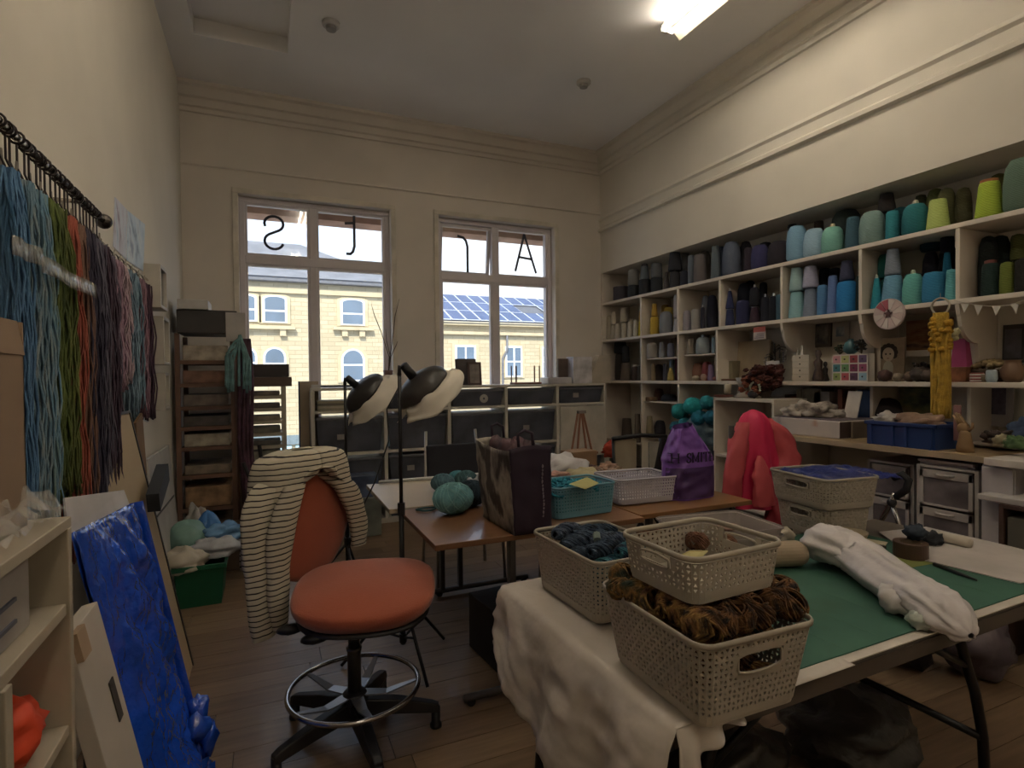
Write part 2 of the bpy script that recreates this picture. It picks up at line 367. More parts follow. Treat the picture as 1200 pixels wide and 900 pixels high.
# shopfront below
a = at(280, 520, y=YO)
box(-12, 5.4, -.12, 0, 2.95, 3.35).obj('fascia', mat('#6f7f86', .6), bl)
for i in range(12): box(-12+i*1.45, -12+i*1.45+1.3, -.06, .0, .4, 2.9).obj('shop_pane', mat('#9fc3cf', .2, 0, .35, .8), bl)
bl2 = thing('stone_terrace', 'low stone building with rows of solar panels, seen through the right window', 'building', (0, YO, -4.4))
e2 = 4.0+4.4
box(6.4, 22, 0, 9, 0, e2).obj('wall', stone, bl2)
box(6.3, 22, -.18, 0, e2-.55, e2-.4).obj('string_course', ash, bl2)
box(6.3, 22, -.3, 0, e2-.12, e2+.06).obj('gutter', ash, bl2, bevel=.03)
rise, run = 2.05, 4.5
B().add([(6.2, -.35, e2), (22.2, -.35, e2), (22.2, run, e2+rise), (6.2, run, e2+rise), (6.2, 9.3, e2), (22.2, 9.3, e2)], [[0, 1, 2, 3], [3, 2, 5, 4], [0, 3, 4], [1, 5, 2], [0, 4, 5, 1]]).obj('roof', mat('#5d5f66', .8), bl2)
ang = math.atan2(rise, run+.35); sl = math.hypot(rise, run+.35)
pm = mat('#4c5a7c', .6, 0, .12, .7, spec=.25)
for r in range(3):
    for c in range(20):
        if r == 1 and c in (8, 9): continue
        M = Matrix.Translation((6.7+c*.74, -.35, e2+.02)) @ Matrix.Rotation(ang, 4, 'X')
        y0 = .25+r*(sl-.5)/3
        fb = B().box(0, .7, y0, y0+(sl-.5)/3-.06, .03, .07, M).obj('solar_panel', mat('#cfd6e2', .4), bl2)
        B().box(.035, .665, y0+.04, y0+(sl-.5)/3-.11, .065, .085, M).obj('panel_cells', pm, fb)
for q in ((533, 557, 405, 440), (592, 611, 406, 442), (635, 650, 407, 442)): 
    facade_window(*q, None, bl2, .5, True)
B().tube([(11.05, -.12, e2-.5), (11.05, -.12, e2-1.3), (10.8, -.12, e2-1.7), (10.8, -.12, 0)], .06, 8).obj('drainpipe', gut, bl2, smooth=True)

# ------------------------------------------------------------------ ceiling fixtures
lampm = mat('#fff2dc', .5, emit=LAMP_W); lamph = mat('#e8dcc0', .5)
def strip_light(x, y0, y1, lab):
    t = thing('fluorescent_light', lab, 'ceiling light', (x, y1, ZC-.001)); L_ = y1-y0
    b = B().box(-.022, .022, -L_, 0, -.05, 0); b.obj('housing', white, t, bevel=.005)
    b = B()
    for s_ in (1,): b.add([(s_*.06, -L_, -.03), (s_*.14, -L_, -.10), (s_*.14, 0, -.10), (s_*.06, 0, -.03)], [[0, 1, 2, 3]])
    b.obj('reflector', lamph, t, solid=.004)
    for s_ in (-.04, .04):
        B().tube([(s_, -L_+.03, -.075), (s_, -.03, -.075)], .013, 10).obj('tube', lampm, t, smooth=True)
        for yy in (-L_+.02, -.02): box(min(s_, 0)-.008, max(s_, 0)+.008, yy-.008, yy+.008, -.09, -.045).obj('lamp_holder', white, t)
strip_light(2.78, 1.9, 3.42, 'lit twin tube fluorescent light at the top edge of the ceiling')
strip_light(2.78, -2.0, -.5, 'added twin tube fluorescent light, unseen behind the viewer')  # out of view, added to light the room more evenly
strip_light(.55, -2.0, -.5, 'second added twin tube fluorescent light, unseen behind the viewer')  # also unseen, added to lift the interior against the bright windows
strip_light(.55, 1.2, 2.7, 'added twin tube fluorescent light over the left side, unseen above the frame')  # added counterpart of the visible fixture, brightens the left half from out of view
for px, py, lab in ((388, 30, 'small round smoke detector on the ceiling near the recessed panel'), (684, 98, 'small round smoke detector on the ceiling near the right wall')):
    p = at(px, py, z=ZC-.02)
    t = thing('smoke_detector', lab, 'smoke detector', (p.x, p.y, ZC), group='ceiling detectors')
    B().lathe([(.065, 0), (.065, -.02), (.055, -.03)], 20).obj('base', mat('#b5b0ac', .5), t, smooth=False); B().lathe([(.04, -.03), (.036, -.055), (.015, -.06)], 16).obj('sensor_head', mat('#8e8a86', .5), t)
# ------------------------------------------------------------------ yarn shelving in the right wall recess
shw = mat('#cfc3b4', .55, 0, .05, 3)
SH1, SH2, SH3, WT = 2.27, 1.825, 1.335, .965                     # shelf tops and worktop
Y0 = .9
sh = thing('wall_shelving', 'long white painted shelving built into the right wall', 'shelving', (XR, 0, 0))
def sbox(name, x0, x1, y0, y1, z0, z1, m=shw, bev=.004, lab=None): return box(x0-XR, x1-XR, y0, y1, z0, z1).obj(name, m, sh, bevel=bev, label=lab)
for z in (SH1, SH2, SH3): sbox('shelf', XR, RB, Y0, YB-.002, z-.03, z)
for z0, z1, ys in ((SH2, SH1, (5.02, 4.42, 3.86, 3.2, 2.56, 1.97)), (SH3, SH2, (5.02, 4.42, 3.9))):
    for y in ys: sbox('divider', XR+.005, RB, y-.012, y+.012, z0, z1-.03)
for y in (5.02, 4.42): sbox('divider', XR+.005, RB, y-.012, y+.012, .02, SH3-.03)
sbox('side_panel', XR-.005, RB, YB-.03, YB-.003, 0, 2.63)
sbox('short_shelf', XR+.03, RB, 4.46, 4.95, 1.56, 1.575); sbox('short_shelf', XR+.03, RB, 3.95, 4.36, 1.575, 1.59)
sbox('low_shelf', XR+.03, RB, 4.43, 5.01, 1.1, 1.115); sbox('low_shelf', XR+.03, RB, 4.43, 5.01, .72, .735); sbox('low_shelf', XR+.03, RB, 3.7, 4.41, .62, .64)
sbox('low_shelf', XR+.03, RB, 5.03, 5.76, .62, .64)
for y in (3.2, 2.56, 1.97):                                      # curved brackets below the second shelf, posts below
    pts = [(-.0, SH2-.03), (-.0, SH2-.03)]
    prof = [(RB-XR, SH2-.03), (.0, SH2-.03), (.01, SH2-.09)]+[(.02+.17*(1-cos(PI*i/16)), SH2-.1-.16*sin(PI*i/16)) for i in range(9)]
    prof += [(.2, SH3+.16), (.2, SH3), (RB-XR, SH3)]
    M = Matrix(((1, 0, 0, 0), (0, 0, 1, y-.011), (0, 1, 0, 0), (0, 0, 0, 1)))
    B().prism(prof, 0, .022, M).obj('bracket', shw, sh)
for y in (2.56, 1.97): sbox('divider', XR+.12, RB, y-.012, y+.012, WT, SH3-.03)

count = {}
def cone(shelf, l, r, top, col, cn, row=0, base=None, kind='cone', tip=None, cap=None, lowname=None):
    """one yarn cone; l, r, top are pixels, base None = stands on the shelf, else the pixel row of its foot"""
    zs = {1: SH1, 2: SH2, 3: SH3, 'a': 1.576, 'b': 1.591, 'l': 1.116, 'm': .736}[shelf]
    X = XR+(.075, .2, .29)[row]
    px = (l+r)/2
    if base is None:
        p = at(px, top, x=X); y = p.y
        z0 = zs; z1 = at(px, top, x=X).z
    else: p = at(px, base, x=X); y = p.y; z0 = p.z; z1 = at(px, top, x=X).z
    dd = depth((X, y, z0)); rad = .5*(r-l)*dd/F*1.05
    h = max(.04, z1-z0)
    X2 = min(X+max(0, rad-.07), RB-rad-.005)
    if base is None and X2 > X: y = at(px, 0, x=X2).y if False else CAM.y+(y)*(X2/X); h *= X2/X if row == 0 else 1
    prof = {'cone': [(rad*.93, 0), (rad, .012), (rad*.98, .03), (rad*.74, h-.02), (rad*.68, h-.004), (rad*.3, h)],
            'cyl': [(rad*.9, 0), (rad, .015), (rad*.96, h*.5), (rad*.9, h-.025), (rad*.75, h-.006), (rad*.3, h)],
            'fat': [(rad*.85, 0), (rad, h*.1), (rad*.99, h*.55), (rad*.86, h*.84), (rad*.6, h*.97), (rad*.25, h)],
            'tip': [(rad*.93, 0), (rad, .012), (rad*.95, .03), (rad*.42, h-.012), (rad*.36, h)],
            'box': [(rad*.98, 0), (rad, .004), (rad, h-.004), (rad*.98, h)],
            'ball': [(rad*.3, 0), (rad*.8, h*.18), (rad, h*.5), (rad*.8, h*.82), (rad*.3, h)]}[kind]
    count[shelf] = count.get(shelf, 0)+1
    where = {1: 'top yarn shelf', 2: 'second yarn shelf', 3: 'third shelf', 'a': 'the short shelf nearest the window', 'b': 'the second short shelf', 'l': 'the low shelf by the window', 'm': 'the lowest shelf by the window'}[shelf]
    extra = 'behind others on' if row else ('upper, on' if base is not None else 'on')
    shape = {'cone': 'yarn cone', 'cyl': 'yarn cylinder', 'fat': 'fat yarn cone', 'tip': 'pointed yarn cone', 'box': 'wide yarn spool', 'ball': 'yarn ball'}[kind]
    lab = '%s %s, %s %s, %s from window' % (cn, shape, extra, where, ordn(count[shelf]))
    b = B().lathe(prof, 22)
    o = b.obj('yarn_cone' if kind != 'ball' else 'yarn_ball', yarn(col), smooth=True, loc=(X2, y, z0+.0005))
    tag(o, lab, 'yarn', {1: 'yarn cones on the top shelf', 2: 'yarn cones on the second shelf'}.get(shelf, 'yarn on the lower shelves'))
    if tip: B().lathe([(rad*.26, h-.01), (rad*.2, h+.02), (rad*.12, h+.024)], 12).obj('cone_tip', mat(tip, .6), o, label='pale cardboard tip')
    if cap: B().lathe([(rad*.62, h-.012), (rad*.64, h+.012), (rad*.4, h+.016)], 18).obj('cone_cap', mat(cap, .7), o)
    yf = at(px, base or top, x=XR+.075).y; ds = {2: (5.02, 4.42, 3.86, 3.2, 2.56, 1.97), 3: (5.02, 4.42, 3.9), 'a': (5.02, 4.42), 'b': (4.42, 3.9), 'l': (5.02, 4.42), 'm': (5.02, 4.42)}.get(shelf, ())
    CR.append([o, shelf, X2, y, rad*.97, z0, z0+h, base is not None, row, max([d for d in ds if d < yf], default=-9)+.014, min([d for d in ds if d > yf], default=9)-.014])
    return o
CR = []
def settle():
    for sh_ in set(c[1] for c in CR):
        L_ = [c for c in CR if c[1] == sh_ and not c[7]]; U_ = [c for c in CR if c[1] == sh_ and c[7]]
        for it in range(120):
            for i in range(len(L_)):
                for j in range(i+1, len(L_)):
                    A, D = L_[i], L_[j]; dx, dy = D[2]-A[2], D[3]-A[3]; d = math.hypot(dx, dy) or 1e-5; ov = A[4]+D[4]+.002-d
                    if ov > 0:
                        kx, ky = (dx/d, dy/d) if abs(dx) > .01 or A[8] == D[8] else (1.0 if D[8] >= A[8] else -1.0, 0)
                        A[2] -= kx*ov*.5; D[2] += kx*ov*.5; A[3] -= ky*ov*.5; D[3] += ky*ov*.5
            for c in L_: c[2] = min(max(c[2], XR+c[4]+.002), RB-c[4]-.004); c[3] = min(c[3], YB-.035-c[4])
            for c in L_: c[3] = min(max(c[3], c[9]+c[4]), c[10]-c[4]) if c[10]-c[9] > 2*c[4] else c[3]
        for it in range(3):
            for i in range(len(L_)):
                for j in range(i+1, len(L_)):
                    A, D = L_[i], L_[j]; d = math.hypot(D[2]-A[2], D[3]-A[3]); ov = A[4]+D[4]+.001-d
                    if ov > 0:
                        for q in (A, D): k = max(.8/q[0].scale[0] if q[0].scale[0] > .8 else 1, 1-ov/(A[4]+D[4])); q[4] *= k; q[0].scale = (q[0].scale[0]*k, q[0].scale[1]*k, 1)
        for c in U_:                                             # stacked cones stand on the cone below them
            l = min(L_, key=lambda q: abs(q[3]-c[3])+abs(q[2]-c[2])*.5) if L_ else None
            if l is not None: c[2], c[3] = l[2], l[3]; dz = l[6]+.002-c[5]; c[5] += dz; c[6] += dz; k = max(.8, min(1, (l[4]+.012)/c[4])); c[4] *= k; c[0].scale = (k, k, 1)
        for c in L_+U_: c[0].location = (c[2], c[3], c[5]+.0005)
        ys_ = [c[3] for c in sorted(L_, key=lambda q: q[3])]
# top shelf
T = [(719, 736, 336, '#4b4650', 'charcoal', 0, None, 'box'), (734, 747, 317, '#8a8784', 'grey', 0, 336, 'cyl'), (736, 749, 335, '#35393f', 'black', 0, None, 'box'),
 (749, 757, 310, '#4a4448', 'dark grey', 0, 329, 'cyl'), (749, 762, 328, '#2f333a', 'black', 0, None, 'box'), (757, 767, 309, '#6e767e', 'blue grey', 0, 327, 'cone'), (763, 776, 326, '#30343b', 'dark slate', 0, None, 'box'),
 (767, 780, 306, '#66696e', 'grey', 0, 324, 'cyl'), (777, 785, 319, '#5a5252', 'brown grey', 0, None, 'tip'), (778, 797, 297, '#34353d', 'black', 0, 320, 'cone'), (785, 797, 318, '#36363d', 'black', 0, None, 'cyl', '#d8d4cc'),
 (797, 809, 297, '#77777a', 'grey', 1, None, 'cone'), (797, 806, 317, '#2c3040', 'dark navy', 0, None, 'cyl'), (806, 814, 299, '#6d7886', 'blue grey', 0, None, 'cyl'), (813, 827, 298, '#756c6c', 'mauve grey', 0, None, 'cyl'), (819, 833, 294, '#6b645e', 'taupe', 1, None, 'fat'),
 (833, 844, 288, '#6b7880', 'teal grey', 0, None, 'cone'), (842, 850, 289, '#56657c', 'steel blue', 1, None, 'cyl'), (848, 868, 283, '#5c667c', 'slate blue', 0, None, 'fat'), (866, 880, 283, '#2a2a33', 'black', 1, None, 'fat'), (872, 882, 290, '#3a2e3c', 'dark plum', 0, None, 'cyl'),
 (881, 900, 287, '#39386a', 'indigo', 0, None, 'fat'), (888, 906, 284, '#2b2a3a', 'dark navy', 2, None, 'fat'), (901, 925, 282, '#2d2733', 'plum black', 0, None, 'fat'), (923, 934, 262, '#2b2830', 'black', 2, None, 'cyl'),
 (924, 946, 264, '#7fb0d0', 'large sky blue', 0, None, 'fat'), (942, 965, 268, '#9ec4dc', 'pale blue', 0, None, 'fat'), (953, 966, 259, '#564844', 'brown', 2, None, 'cone'), (964, 987, 266, '#7fc4b4', 'mint', 0, None, 'fat', '#d9c9a0'),
 (976, 1008, 246, '#3d4c4b', 'large dark green grey', 2, None, 'fat'), (993, 1010, 254, '#3c6374', 'petrol', 0, None, 'cone'), (1008, 1034, 248, '#82a29c', 'tweedy sage', 0, None, 'fat'), (1031, 1049, 224, '#4b4343', 'dark brown', 1, 247, 'cone'), (1031, 1046, 250, '#2c4144', 'dark green', 1, None, 'cyl'),
 (1039, 1053, 247, '#2c93a0', 'turquoise', 0, None, 'cyl'), (1048, 1062, 243, '#23606c', 'dark teal', 1, None, 'cyl'), (1060, 1086, 239, '#1f7a83', 'wide teal', 0, None, 'fat', '#c9c2a8'), (1075, 1087, 228, '#55583c', 'small dark olive', 2, None, 'cyl'), (1085, 1103, 222, '#7a8048', 'olive', 2, None, 'fat'),
 (1088, 1110, 234, '#c3d872', 'lime', 0, None, 'cone'), (1103, 1121, 220, '#6f6f45', 'olive brown', 1, None, 'fat'), (1118, 1134, 221, '#54502f', 'dark olive', 1, None, 'fat'), (1153, 1179, 212, '#b4cf3a', 'bright lime', 0, None, 'cone', None, '#b06a3a'), (1160, 1180, 204, '#6a6a34', 'moss', 2, None, 'fat'), (1174, 1206, 187, '#67826f', 'very large sage green', 0, None, 'fat')]
for t in T: cone(1, t[0], t[1], t[2], t[3], t[4], t[5], t[6], t[7], *(t[8:]))
T = [(704, 712, 371, '#b9ad98', 'beige', 0, None, 'cyl'), (714, 721, 366, '#c9bfae', 'cream', 0, 381, 'cone'), (713, 721, 381, '#bdb29f', 'beige', 0, None, 'cone'), (720, 728, 379, '#c9bfad', 'cream', 0, None, 'cone'), (727, 737, 362, '#b6aa98', 'beige', 0, 379, 'cone'), (728, 735, 378, '#c3b8a6', 'ecru', 0, None, 'cyl'),
 (735, 741, 377, '#d2c9b8', 'off white', 0, None, 'cone'), (737, 744, 373, '#c2b7a2', 'ecru', 1, None, 'cyl'), (742, 748, 375, '#d8cfbd', 'ivory', 0, None, 'cone'),
 (752, 760, 363, '#d0a03c', 'mustard', 0, 375, 'cyl'), (751, 761, 375, '#e0c31c', 'bright yellow', 0, None, 'cone'), (764, 771, 356, '#cda038', 'mustard', 0, 371, 'cone'), (762, 772, 371, '#e0b73c', 'golden yellow', 0, None, 'cyl'), (770, 779, 358, '#b8934a', 'ochre', 2, None, 'cyl'), (778, 789, 360, '#dcbc4c', 'yellow', 1, None, 'cyl'), (773, 788, 365, '#8f9299', 'grey', 0, None, 'fat'),
 (792, 801, 346, '#b4acb0', 'pale grey', 0, 374, 'cyl'), (789, 799, 373, '#b8b6ba', 'light grey', 0, None, 'cone'), (799, 808, 364, '#a59ca6', 'mauve grey', 0, None, 'cyl'), (810, 820, 362, '#b0aaa4', 'stone grey', 0, None, 'cyl'), (821, 826, 360, '#363445', 'dark violet', 0, None, 'cyl', '#d8d8d8'), (823, 832, 346, '#7d8490', 'steel grey', 1, None, 'fat'), (828, 840, 346, '#2f3145', 'navy', 1, None, 'fat'),
 (842, 849, 345, '#2c2d45', 'dark navy', 1, None, 'cyl'), (848, 857, 342, '#2e3564', 'navy', 0, 363, 'tip', '#d0d0d8'), (847, 857, 363, '#2e3562', 'navy', 0, None, 'cone', None, '#c8ccd8'), (851, 865, 333, '#2a2230', 'plum black', 2, None, 'fat'), (863, 878, 352, '#2b2f5c', 'deep blue', 0, None, 'cyl'), (865, 880, 332, '#242a3c', 'blue black', 1, None, 'fat'),
 (880, 890, 336, '#2e2644', 'dark purple', 0, 359, 'cone', '#d8d8dc'), (879, 890, 360, '#3c2436', 'maroon', 0, None, 'cone', None, '#d0d0d8'), (890, 899, 331, '#20222e', 'black', 2, None, 'cyl'), (896, 907, 325, '#191a26', 'black', 1, 347, 'cyl'), (892, 902, 348, '#1e2030', 'blue black', 0, None, 'cone', '#9aa4b8'), (902, 912, 347, '#171a28', 'black', 0, None, 'cyl', '#d0d4dc'),
 (913, 925, 345, '#3f6478', 'slate teal', 0, None, 'box'), (927, 943, 313, '#9fc4c6', 'pale aqua', 0, 341, 'cone'), (925, 943, 342, '#8fc3cb', 'aqua blue', 0, None, 'cone'), (944, 961, 312, '#a9a9c4', 'lilac', 0, 338, 'cone'), (942, 958, 338, '#7f8da4', 'grey blue', 0, None, 'cone'), (961, 974, 314, '#2c2e3c', 'black', 2, None, 'cyl'),
 (958, 970, 334, '#4f85b8', 'mid blue', 0, None, 'cyl'), (972, 984, 314, '#36384a', 'slate', 2, None, 'cyl'), (970, 982, 323, '#6380bb', 'periwinkle', 0, None, 'cone'), (988, 1003, 306, '#3f4260', 'slate violet', 0, 330, 'cone'), (985, 1007, 329, '#1d83cc', 'bright blue', 0, None, 'cyl'),
 (1008, 1018, 322, '#16302c', 'very dark green', 0, None, 'cyl'), (1017, 1036, 301, '#146a60', 'emerald', 1, 329, 'cyl'), (1017, 1030, 329, '#1b6b68', 'jade', 1, None, 'cyl'), (1024, 1037, 326, '#2299ac', 'turquoise', 0, None, 'tip', '#c0c0b0'), (1041, 1057, 292, '#8f99a8', 'lilac grey', 0, 323, 'cone'), (1035, 1058, 323, '#6ba6c8', 'sky blue', 0, None, 'cone'),
 (1059, 1080, 321, '#67bfb6', 'aqua', 0, None, 'fat', '#b8c8b0'), (1062, 1082, 292, '#12404f', 'dark teal', 1, 321, 'fat'), (1062, 1082, 320, '#0e3844', 'deep petrol', 2, None, 'cyl'), (1082, 1099, 295, '#201c2a', 'black', 2, None, 'fat'), (1082, 1105, 319, '#2b86b6', 'cerulean', 0, None, 'cyl'), (1093, 1106, 290, '#1b1626', 'black purple', 1, 320, 'cyl'), (1100, 1118, 286, '#15151c', 'black', 2, None, 'fat'),
 (1103, 1117, 296, '#2285b0', 'blue', 1, None, 'tip', '#b8c0c8'), (1107, 1120, 316, '#63bcc4', 'light turquoise', 0, None, 'cone'), (1135, 1153, 280, '#101a18', 'large black', 1, None, 'fat'), (1151, 1172, 278, '#10201c', 'large black green', 2, None, 'fat'), (1153, 1170, 308, '#11302a', 'bottle green', 0, None, 'cyl', None, '#7a4038'), (1174, 1188, 307, '#6f7c28', 'olive', 0, None, 'cyl'), (1181, 1195, 277, '#5e6430', 'olive', 2, 307, 'cyl'), (1181, 1195, 306, '#4a5028', 'dark moss', 2, None, 'cyl'), (1190, 1206, 303, '#1d1a12', 'near black', 0, None, 'cyl')]
for t in T: cone(2, t[0], t[1], t[2], t[3], t[4], t[5], t[6], t[7], *(t[8:]))
for t in ((758, 771, 402, '#b3aaa0', 'cream', 0, None, 'cyl'), (772, 779, 401, '#a0a3aa', 'light grey', 0, None, 'cone'), (782, 790, 402, '#7e8094', 'grey violet', 0, None, 'cyl')): cone('a', *t)
for t in ((805, 815, 397, '#9f9180', 'tan', 0, None, 'cone'), (816, 832, 395, '#9fabb0', 'ice grey', 0, None, 'fat', '#9fabb0'), (834, 838, 395, '#9dbbd0', 'pale blue', 0, None, 'cyl')): cone('b', *t)
for t in ((721, 733, 414, '#4b4440', 'dark grey', 1, None, 'cyl'), (728, 746, 411, '#33383a', 'black', 1, 427, 'cyl'), (741, 749, 409, '#26282c', 'black', 2, 428, 'cyl'), (727, 740, 425, '#6e6054', 'brown', 0, None, 'cone'), (740, 748, 429, '#4f3e38', 'dark brown', 0, None, 'cyl', None, '#c8c0b4'), (750, 762, 428, '#4a443c', 'dark taupe', 0, None, 'cyl'),
 (763, 768, 426, '#a08a68', 'tan', 0, None, 'cyl'), (768, 777, 427, '#4b4038', 'brown', 1, None, 'cyl'), (777, 782, 426, '#4c4b58', 'slate', 0, None, 'cyl'), (784, 790, 418, '#93a9bc', 'pale blue', 1, None, 'cyl'), (782, 790, 431, '#c3aa5c', 'straw yellow', 0, None, 'tip'), (791, 798, 419, '#6e2c3c', 'burgundy', 1, None, 'cyl'),
 (798, 812, 426, '#bb8670', 'peach', 1, None, 'fat'), (797, 803, 437, '#b08078', 'dusty pink', 0, None, 'ball'), (817, 829, 424, '#b0565a', 'coral red', 1, None, 'fat'), (811, 820, 440, '#b9a88c', 'beige', 0, None, 'ball'), (821, 828, 438, '#c8a490', 'shell pink', 0, None, 'ball'), (830, 838, 427, '#8b7399', 'lavender', 0, None, 'cone'), (838, 850, 441, '#a86a64', 'rose', 0, None, 'ball')): cone(3, *t)
for t in ((754, 764, 455, '#6a4438', 'rust', 1, None, 'cyl'), (757, 770, 468, '#8a6a4c', 'tan', 0, None, 'box'), (772, 790, 462, '#3d4454', 'slate', 1, None, 'cyl')): cone('l', *t)
for t in ((755, 763, 487, '#a09070', 'straw', 0, None, 'cone'), (764, 776, 492, '#42404a', 'charcoal', 1, None, 'fat')): cone('m', *t)
settle()
# ------------------------------------------------------------------ ornaments on the third shelf (right)
def on(px, py, x, z): p = at(px, py, x=x); return p.y
def panel(name, l, r, t_, b_, X, th, m, lab, cat, group=None, lean=0, parts=None, z=None):
    """upright flat thing facing the room at plane X; pixel box l,r,t,b"""
    y1 = at(l, (t_+b_)/2, x=X).y; y0 = at(r, (t_+b_)/2, x=X).y; zz1 = at((l+r)/2, t_, x=X).z; zz0 = at((l+r)/2, b_, x=X).z if z is None else z
    o = box(0, th, 0, y1-y0, 0, zz1-zz0).obj(name, m, bevel=.002, loc=(X, y0, zz0)); tag(o, lab, cat, group)
    if lean: o.rotation_euler = (0, lean, 0)
    return o, y1-y0, zz1-zz0
def face(o, w, h, m, u0, u1, v0, v1, name='picture', th=.004, lab=None):   # child plate on the room-facing side
    return box(-th, 0, w*u0, w*u1, h*v0, h*v1).obj(name, m, o, label=lab)
def pic(l, r, t_, b_, X, frame, img, lab, z=None, mar=.12, lean=.05, cat='picture'):
    o, w, h = panel('framed_picture', l, r, t_, b_, X, .02, frame, lab, cat, lean=lean, z=z); face(o, w, h, img, mar, 1-mar, mar, 1-mar); return o
cream = mat('#b7a98f', .8, 0, .1, 6)
o, w, h = panel('canvas_board', 858, 899, 399, 440, XR+.22, .02, mat('#a8977c', .85, 0, .12, 5), 'large plain beige board leaning on the third shelf', 'board', z=SH3, lean=.1)
panel('tall_book', 837, 843, 393, 445, XR+.1, .16, mat('#9c8e78', .8), 'tall beige book spine beside the plain board', 'book', z=SH3)
panel('tall_book', 843, 849, 401, 445, XR+.1, .16, mat('#8a5238', .7), 'tall rust coloured book beside the beige book', 'book', z=SH3)
panel('small_book', 851, 858, 423, 445, XR+.14, .12, mat('#8f8468', .7), 'short khaki book below the small frame', 'book', z=SH3)
pic(849, 857, 402, 423, XR+.25, mat('#6b4a30', .5), mat('#6f7468', .6, hex2='#3b4040', vs=20), 'small brown frame with a grey picture beside rust book', z=SH3+.14)
B().lathe([(.01, 0), (.09, .002), (.1, .015), (.08, .02)], 20, sy=1.3).obj('x', mat('#6d4a34', .6), loc=(XR+.12, at(860, 443, x=XR+.12).y, SH3)); o = bpy.data.objects['x']; o.name = 'wooden_tray'; tag(o, 'small brown wooden tray in front of plain board', 'tray')
o, w, h = panel('notice_card', 883, 897, 383, 398, XR+.02, .004, mat('#b9a9a4', .7), 'small card with red heading hanging under the second shelf', 'card'); face(o, w, h, mat('#b8564a', .7), 0, 1, .6, 1, 'red_heading', .002)
for i in range(3): face(o, w, h, mat('#6b6470', .7), .12, .9-.1*i, .12+.14*i, .17+.14*i, 'text_line', .002)
o, w, h = panel('photo_card', 898, 913, 423, 443, XR+.1, .006, mat('#c6c2bc', .6), 'white photo card with bluish picture beside the curved bracket', 'card', z=SH3+.01); face(o, w, h, mat('#6d7f9c', .5, hex2='#c9cdd0', vs=25), .3, .9, .15, .7)
# jewellery stand
y = at(908, 420, x=XR+.25).y; t = thing('jewellery_stand', 'dark branching jewellery stand hung with beads', 'stand', (XR+.25, y, SH3))
B().lathe([(.05, 0), (.05, .01), (.008, .02), (.006, .3), (.004, .32)], 10).obj('stem', mat('#2a2622', .5, .5), t)
dk = mat('#3a3634', .5); bb = B()
for i in range(9):
    a = i*.9; z = .14+.02*i; L_ = .1
    B().tube([(0, 0, z), (L_*.5*cos(a), L_*.5*sin(a), z+.03), (L_*cos(a)*.6, L_*sin(a), z+.02)], .004, 5).obj('branch', dk, t)
    st = B()
    for k in range(5): st.blob((L_*cos(a)*.6, L_*sin(a), z-.005-.018*k), .008, .008, .008, 0, n=6)
    st.obj('bead_string', mat(random.choice(['#8b8d92', '#4a3a3a', '#b0a898', '#5c6570']), .3), t)
# mini drawer chests
def chest(l, r, t_, X, rows, cols, body, cols_c, lab, z=SH3, depth_=.07):
    y1 = at(l, 430, x=X).y; y0 = at(r, 430, x=X).y; w = y1-y0; h = at((l+r)/2, t_, x=X).z-z; fw = .008
    t = thing('mini_drawer_chest', lab, 'drawers', (X, y0, z)); b = B()
    b.box(.01, depth_, 0, w, 0, h); 
    for i in range(cols+1): b.box(0, .012, (w-fw)*i/cols, (w-fw)*i/cols+fw, 0, h)
    for j in range(rows+1): b.box(0, .012, 0, w, (h-fw)*j/rows, (h-fw)*j/rows+fw)
    b.obj('body', body, t)
    for j in range(rows):
        for i in range(cols):
            a0 = (w-fw)*i/cols+fw+.001; a1 = (w-fw)*(i+1)/cols-.001; z0 = (h-fw)*j/rows+fw+.001; z1 = (h-fw)*(j+1)/rows-.001
            cc = cols_c[(rows-1-j)*cols+(cols-1-i)] if len(cols_c) > 1 else cols_c[0]
            d = box(-.002, .009, a0, a1, z0, z1).obj('drawer', mat(cc, .6), t, bevel=.001)
            B().blob((-.006, (a0+a1)/2, (z0+z1)/2 if cols > 1 else z1-.012), .005, .006, .006, 0, n=8).obj('knob', mat('#3a3230', .5), d)
chest(928, 948, 416, XR+.04, 4, 1, mat('#c4b8a4', .6), ['#c9bda9'], 'small cream four drawer chest with figurines on top')
chest(975, 1017, 415, XR+.04, 3, 4, mat('#cfc6bc', .5), ['#c0868a', '#a9ab68', '#93343c', '#5c4468', '#3c7478', '#5f8a54', '#7a2a4a', '#9a4868', '#8b9a54', '#b04a50', '#54304c', '#8fb4c8'], 'white mini chest of twelve brightly coloured drawers')
def figure(px, X, z, h, c, lab, cat='figurine', name='figurine'):
    y = at(px, 420, x=X).y; prof = [(h*.16, 0), (h*.18, h*.1), (h*.1, h*.4), (h*.13, h*.62), (h*.05, h*.72), (h*.1, h*.84), (h*.07, h*.97), (.001, h)]
    o = B().lathe(prof, 12).obj(name, mat(c, .5, var=.2, vs=30), smooth=True, loc=(X, y, z)); tag(o, lab, cat); return o
zc = at(938, 416, x=XR+.04).z
figure(935, XR+.1, zc, .055, '#a8a298', 'short pale figurine on the left of the cream drawer chest'); figure(940, XR+.08, zc, .075, '#c8c2b8', 'taller white figurine on the cream drawer chest')
figure(950, XR+.16, SH3, .2, '#3a2c24', 'dark brown carved ornament between the two drawer chests', 'ornament', 'carved_ornament'); figure(959, XR+.08, SH3, .24, '#43322a', 'tall dark brown carved ornament right of cream chest', 'ornament', 'carved_ornament'); figure(967, XR+.14, SH3, .15, '#2c221c', 'short black ornament beside the coloured chest', 'ornament', 'carved_ornament')
pic(948, 973, 377, 407, RB-.03, mat('#5d554c', .5), mat('#4a4c54', .6, hex2='#8b857c', vs=15), 'dark framed picture on the back wall of shelf', z=None)
